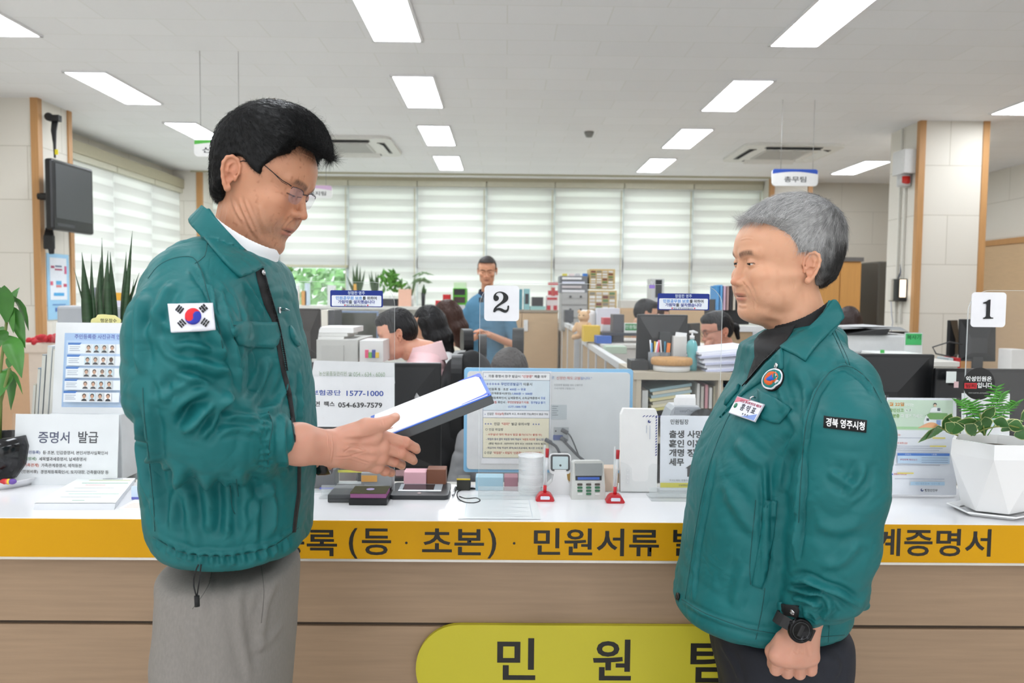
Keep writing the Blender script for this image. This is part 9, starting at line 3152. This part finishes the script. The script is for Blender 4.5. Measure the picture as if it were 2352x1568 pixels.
# ---- left side, behind the plants
t = boxy('grey_partition', 'plain grey screen partition behind the snake plant', 'partition', 138, 703, 330, 1100, 3.1, .05, C('a9adb2', .5))
t.location.z = 0
for c in list(t.children):
 bpy.data.objects.remove(c)
MB().b2((-t['_w'] / 2, 0, 0), (t['_w'] / 2, .05, float(P(230, 703, 3.1).z)), bev=.01).build('panel', C('a9adb2', .5), t)
for x0, y0, x1, y1, c_, lab in ((207, 660, 222, 700, '8a9098', 'grey bottle on the ledge behind the snake plant'), (262, 672, 282, 690, 'e8b040', 'orange box on the ledge behind the snake plant'), (240, 690, 290, 702, 'd8d4e4', 'flat lilac box on the ledge behind the snake plant')):
 boxy('ledge_item', lab, 'office item', x0, y0, x1, y1, 6.2, .12, C(c_, .5))
q = P(245, 702, 6.2)
t = thing('low_shelf', 'low white shelf behind the grey partition', 'shelf', (q.x, 6.15, 0))
MB().b2((-.3, 0, q.z - .03), (.3, .3, q.z)).b2((-.3, 0, 0), (-.27, .3, q.z - .03)).b2((.27, 0, 0), (.3, .3, q.z - .03)).build('frame', WHITEP, t)
rf = thing('red_flowers', 'low bunch of red flowers behind the grey files', 'flowers', P(118, 800, 5.2))
o = MB()
for i in range(26):
 a = i * 2.4
 o.ball((.11 * math.cos(a) * (i / 26) ** .5 * 1.3, .06 * math.sin(a), .04 + .012 * (i % 4)), .022, 8)
o.build('petals', C('b8202c', .6), rf)
MB().b2((-.16, -.06, -.03), (.16, .06, .04), bev=.01).b2((-.12, -.05, -float(rf.location.z)), (.12, .05, -.03)).build('flower_box', C('d8c8b8', .6), rf)
# ---- television on the left pillar
A_, B_ = P(119, 360, 6.55), P(214, 384, 7.15)
dv = Vector((B_.x - A_.x, B_.y - A_.y, 0))
L_ = dv.length
zt_, zb_ = P(119, 362, 6.55).z, P(119, 527, 6.55).z
tv = thing('television', 'flat black television on a bracket on the left column', 'television', (A_.x, A_.y, (zt_ + zb_) / 2), math.atan2(dv.y, dv.x))
hh = (zt_ - zb_)
MB().b2((0, .0, -hh / 2), (L_, .07, hh / 2), bev=.02).build('housing', mat('tv_black', '17181a', .25), tv)
MB().b2((.04, -.003, -hh / 2 + .10), (L_ - .04, .004, hh / 2 - .035)).build('screen', mat('tv_screen', '3c3e40', .3), tv)
MB().b2((.05, -.002, -hh / 2 + .035), (L_ * .5, .004, -hh / 2 + .06)).build('speaker_grille', C('35373a', .5), tv)
MB().b2((.1, .07, -.12), (L_ - .15, .12, .12)).tube([(L_ * .35, .1, 0), (L_ * .30, .24, .0)], .03).build('bracket', C('1a1a1c', .5), tv)
cb = MB()
for k in range(4):
 cb.tube([P(122 + 4 * k, 264, 6.8) , P(119 + 3 * k, 300, 6.76), P(124 + 3 * (k % 2), 330, 6.75), P(126, 362, 6.72)], .008, 6)
cb.ball(P(112, 268, 6.8), .035).box(P(126, 272, 6.79), (.09, .05, .05))
tag(cb.build('cable_bundle', C('1b1c1e', .5)), 'bundle of black cables above the television', 'cable')
cb = MB()
for k in range(6):
 cb.tube([P(108 + 2 * k, 524, 6.8), P(102 + 4 * k, 548, 6.76), P(112 + 2 * k, 566, 6.74), P(116 + k, 582, 6.72)], .012, 6)
cb.box(P(113, 556, 6.75), (.08, .05, .12), bev=.01)
tag(cb.build('cable_bundle', C('1b1c1e', .5)), 'tangled black cables below the television', 'cable')
t = boxy('cable_tag', 'yellow tag on the cable above the television', 'tag', 126, 343, 133, 355, 6.7, .005, C('d8c820', .5), bev=0)
# poster on the side of the left pillar
ya, yb_ = 6.83, 7.17
tp = thing('poster', 'pale blue vertical poster on the left column under the television', 'poster', (cx1 + .004, (ya + yb_) / 2, float(P(120, 733, 7.0).z)), R(90))
hp_ = float(P(120, 583, 7.0).z) - tp.location.z
o = MB()
o.use(C('9fd0f0', .5)).b2((-.17, -.002, 0), (.17, 0, hp_))
o.use(C('e9eef6', .5)).b2((-.13, -.004, hp_ * .3), (.13, -.002, hp_ * .94))
for c_, x_, z_, w_, h_ in (('b0406a', -.09, .78, .05, .03), ('5a6a8a', 0, .8, .10, .02), ('b0406a', 0, .75, .11, .02), ('d85a8a', .11, .7, .03, .1), ('d8607a', -.11, .52, .04, .05), ('c84a6a', .1, .5, .05, .04), ('5ab0e0', 0, .53, .08, .05), ('e08a8a', 0, .49, .08, .03), ('4aa8e0', 0, .36, .16, .04), ('5a8ac8', 0, .22, .2, .012), ('4a70b8', 0, .12, .12, .05), ('e0a090', 0, .1, .04, .03)):
 o.use(C(c_, .5)).b2((x_ - w_ / 2, -.006, hp_ * z_), (x_ + w_ / 2, -.004, hp_ * (z_ + h_ * 1.2)))
o.build('sheet', None, tp)
# ---- hanging signs
def hanging(x0, y0, x1, y1, Y, s, c_, label, wires, xt0, xt1):
 p = Print(x0, y0, x1, y1, Y)
 p.thing('hanging_sign', label, 'sign', 'hanging department signs')
 p.board(C('ececea', .4), .012, r=.03)
 n = 14
 pts = [(x0 + 1, y0 + 1 + 8)] + [(x0 + 1 + (x1 - x0 - 2) * i / n, y0 + 6 + 5 * (1 - math.sin(PI * i / n))) for i in range(n + 1)] + [(x1 - 1, y0 + 3), (x1 - 5, y0), (x0 + 5, y0), (x0 + 1, y0 + 3)]
 p.poly(pts[1:], c_)
 p.text(s, xt0, xt1, (y0 + y1) / 2 + 4, (y1 - y0) * .34, '3a3c40', .015)
 p.done()
 for wx in wires:
  lx = p.xy(wx, y0)[0]
  MB().cyl((lx, .006, p.h), (lx, .006, CEIL - p.base.z), .002, n=6).build('wire', C('9a9a98', .5), p.t)
 return p
hanging(1773, 389, 1878, 427, 6.5, '총무팀', '2f56b8', 'white hanging sign with blue top above the grey-haired man', (1793, 1866), 1801, 1851)
hanging(447, 322, 562, 360, 5.4, '산업팀', '58b848', 'white hanging sign with green top, half hidden behind black hair', (462, 548), 465, 545)
hanging(655, 426, 762, 454, 8.2, '맞춤형복지팀', 'd8b8d8', 'small pinkish hanging sign right behind the glasses of the left man', (672, 748), 670, 748)
# ---- ceiling air conditioners, detector
def cassette(px, py, label):
 q = PZ(px, py, CEIL)
 t = thing('ceiling_air_conditioner', label, 'air conditioner', (q.x, q.y, CEIL), group='ceiling air conditioners')
 MB().prism([(x, z) for x, z in rrect(1.05, 1.05, .12)], .03, Matrix.Translation((0, 0, -.03)) @ Matrix.Rotation(R(-90), 4, 'X') @ Matrix.Translation((0, -.03, 0))).build('panel', C('e9e8e2', .4), t)
 MB().b2((-.26, -.26, -.036), (.26, .26, -.029), bev=.01).build('grille', C('cfcec9', .4), t)
 o = MB()
 for k in range(9):
  o.b2((-.23, -.22 + k * .055, -.039), (.23, -.21 + k * .055, -.035))
 o.build('grille_slats', C('a9a8a4', .4), t)
 for k in range(4):
  mm = Matrix.Rotation(PI / 2 * k, 4, 'Z')
  MB().b2((-.30, .36, -.034), (.30, .44, -.028)).build('vent', C('3c3d3e', .4), t, mw=mm)
  MB().box((0, .39, -.045), (.58, .07, .006), rot=(R(-25), 0, 0)).build('flap', C('e4e3de', .4), t, mw=mm)
 return t
cassette(1793, 349, 'square ceiling air conditioner above the hanging blue-topped sign')
cassette(800, 333, 'square ceiling air conditioner beside the black-haired man')
q = PZ(1353, 303, CEIL)
t = thing('smoke_detector', 'small dark ceiling detector in the middle of the ceiling', 'detector', q)
MB().lathe([(0, -.05), (.03, -.05), (.045, -.02), (.05, 0), (0, 0)], 20).build('housing', C('8a8a86', .5), t)
t = thing('ceiling_track', 'thin metal track along the back edge of the ceiling', 'track', (0, 10.6, CEIL))
MB().b2((-4.2, -.02, -.02), (4.0, .02, 0)).build('rail', C('b9b59a', .5), t)
# ---- alarm, conduit and phone on the right column's side
xf = b0 - .002
def side_box(name, label, cat, px0, y0, px1, y1, m, d=.08):
 """box on the column face that looks towards the room's middle"""
 Ya, Yb2 = 7.32, 7.55
 za_, zb2 = P((px0 + px1) / 2, y1, 7.4).z, P((px0 + px1) / 2, y0, 7.4).z
 t = thing(name, label, cat, (xf - d / 2, (Ya + Yb2) / 2, za_))
 MB().b2((-d / 2, -.11, 0), (d / 2, .11, zb2 - za_), bev=.008).build('case', m, t)
 return t, zb2 - za_
t, h_ = side_box('alarm_box', 'white wall alarm box with red warning lamp on the right column', 'alarm', 2038, 348, 2082, 403, C('dcdcda', .4), .12)
t.location.y = 7.35
o = MB()
o.use(C('c8c8c6', .3)).lathe([(0, -.11), (.055, -.11), (.06, -.10), (.06, 0), (0, 0)], 24)
o.build('lamp_base', None, t)
o = MB()
o.lathe([(0, -.10), (.042, -.10), (.05, -.08), (.05, -.02), (0, -.02)], 24, (0, -.015, 0))
o.build('red_lamp', mat('red_glass', 'c8281e', .2), t)
o = MB()
o.b2((xf - .02, 7.40, float(P(2055, 742, 7.4).z)), (xf, 7.43, float(P(2055, 430, 7.4).z)))
o.b2((xf - .02, 7.50, float(P(2050, 742, 7.4).z)), (xf, 7.52, float(P(2050, 290, 7.4).z)))
tag(o.build('cable_duct', C('dedbd2', .5)), 'white cable ducts running down the right column', 'duct')
t, h_ = side_box('wall_phone', 'white handset and black lit display on the right column', 'phone', 2050, 640, 2076, 692, C('1c1c1e', .4), .07)
MB().b2((-.037, -.112, .04), (.02, -.108, h_ - .01)).build('display', mat_glow('lit_display', 'f6e2c8', 1.2), t)
MB().box((-.075, -.02, h_ * .5), (.035, .05, h_ * .95), bev=.012).build('handset', C('dcd8cc', .4), t)
MB().tube([(-.07, -.02, 0), (-.06, -.02, -.12), (-.05, -.03, -.2), (-.06, -.02, -.30)], .006, 6).build('cord', C('c9ccd2', .5), t)
MB().tube([(.0, 0, h_), (.01, -.02, h_ + .06), (.02, 0, h_ + .14)], .006, 6).build('aerial_cable', C('4a5468', .5), t)
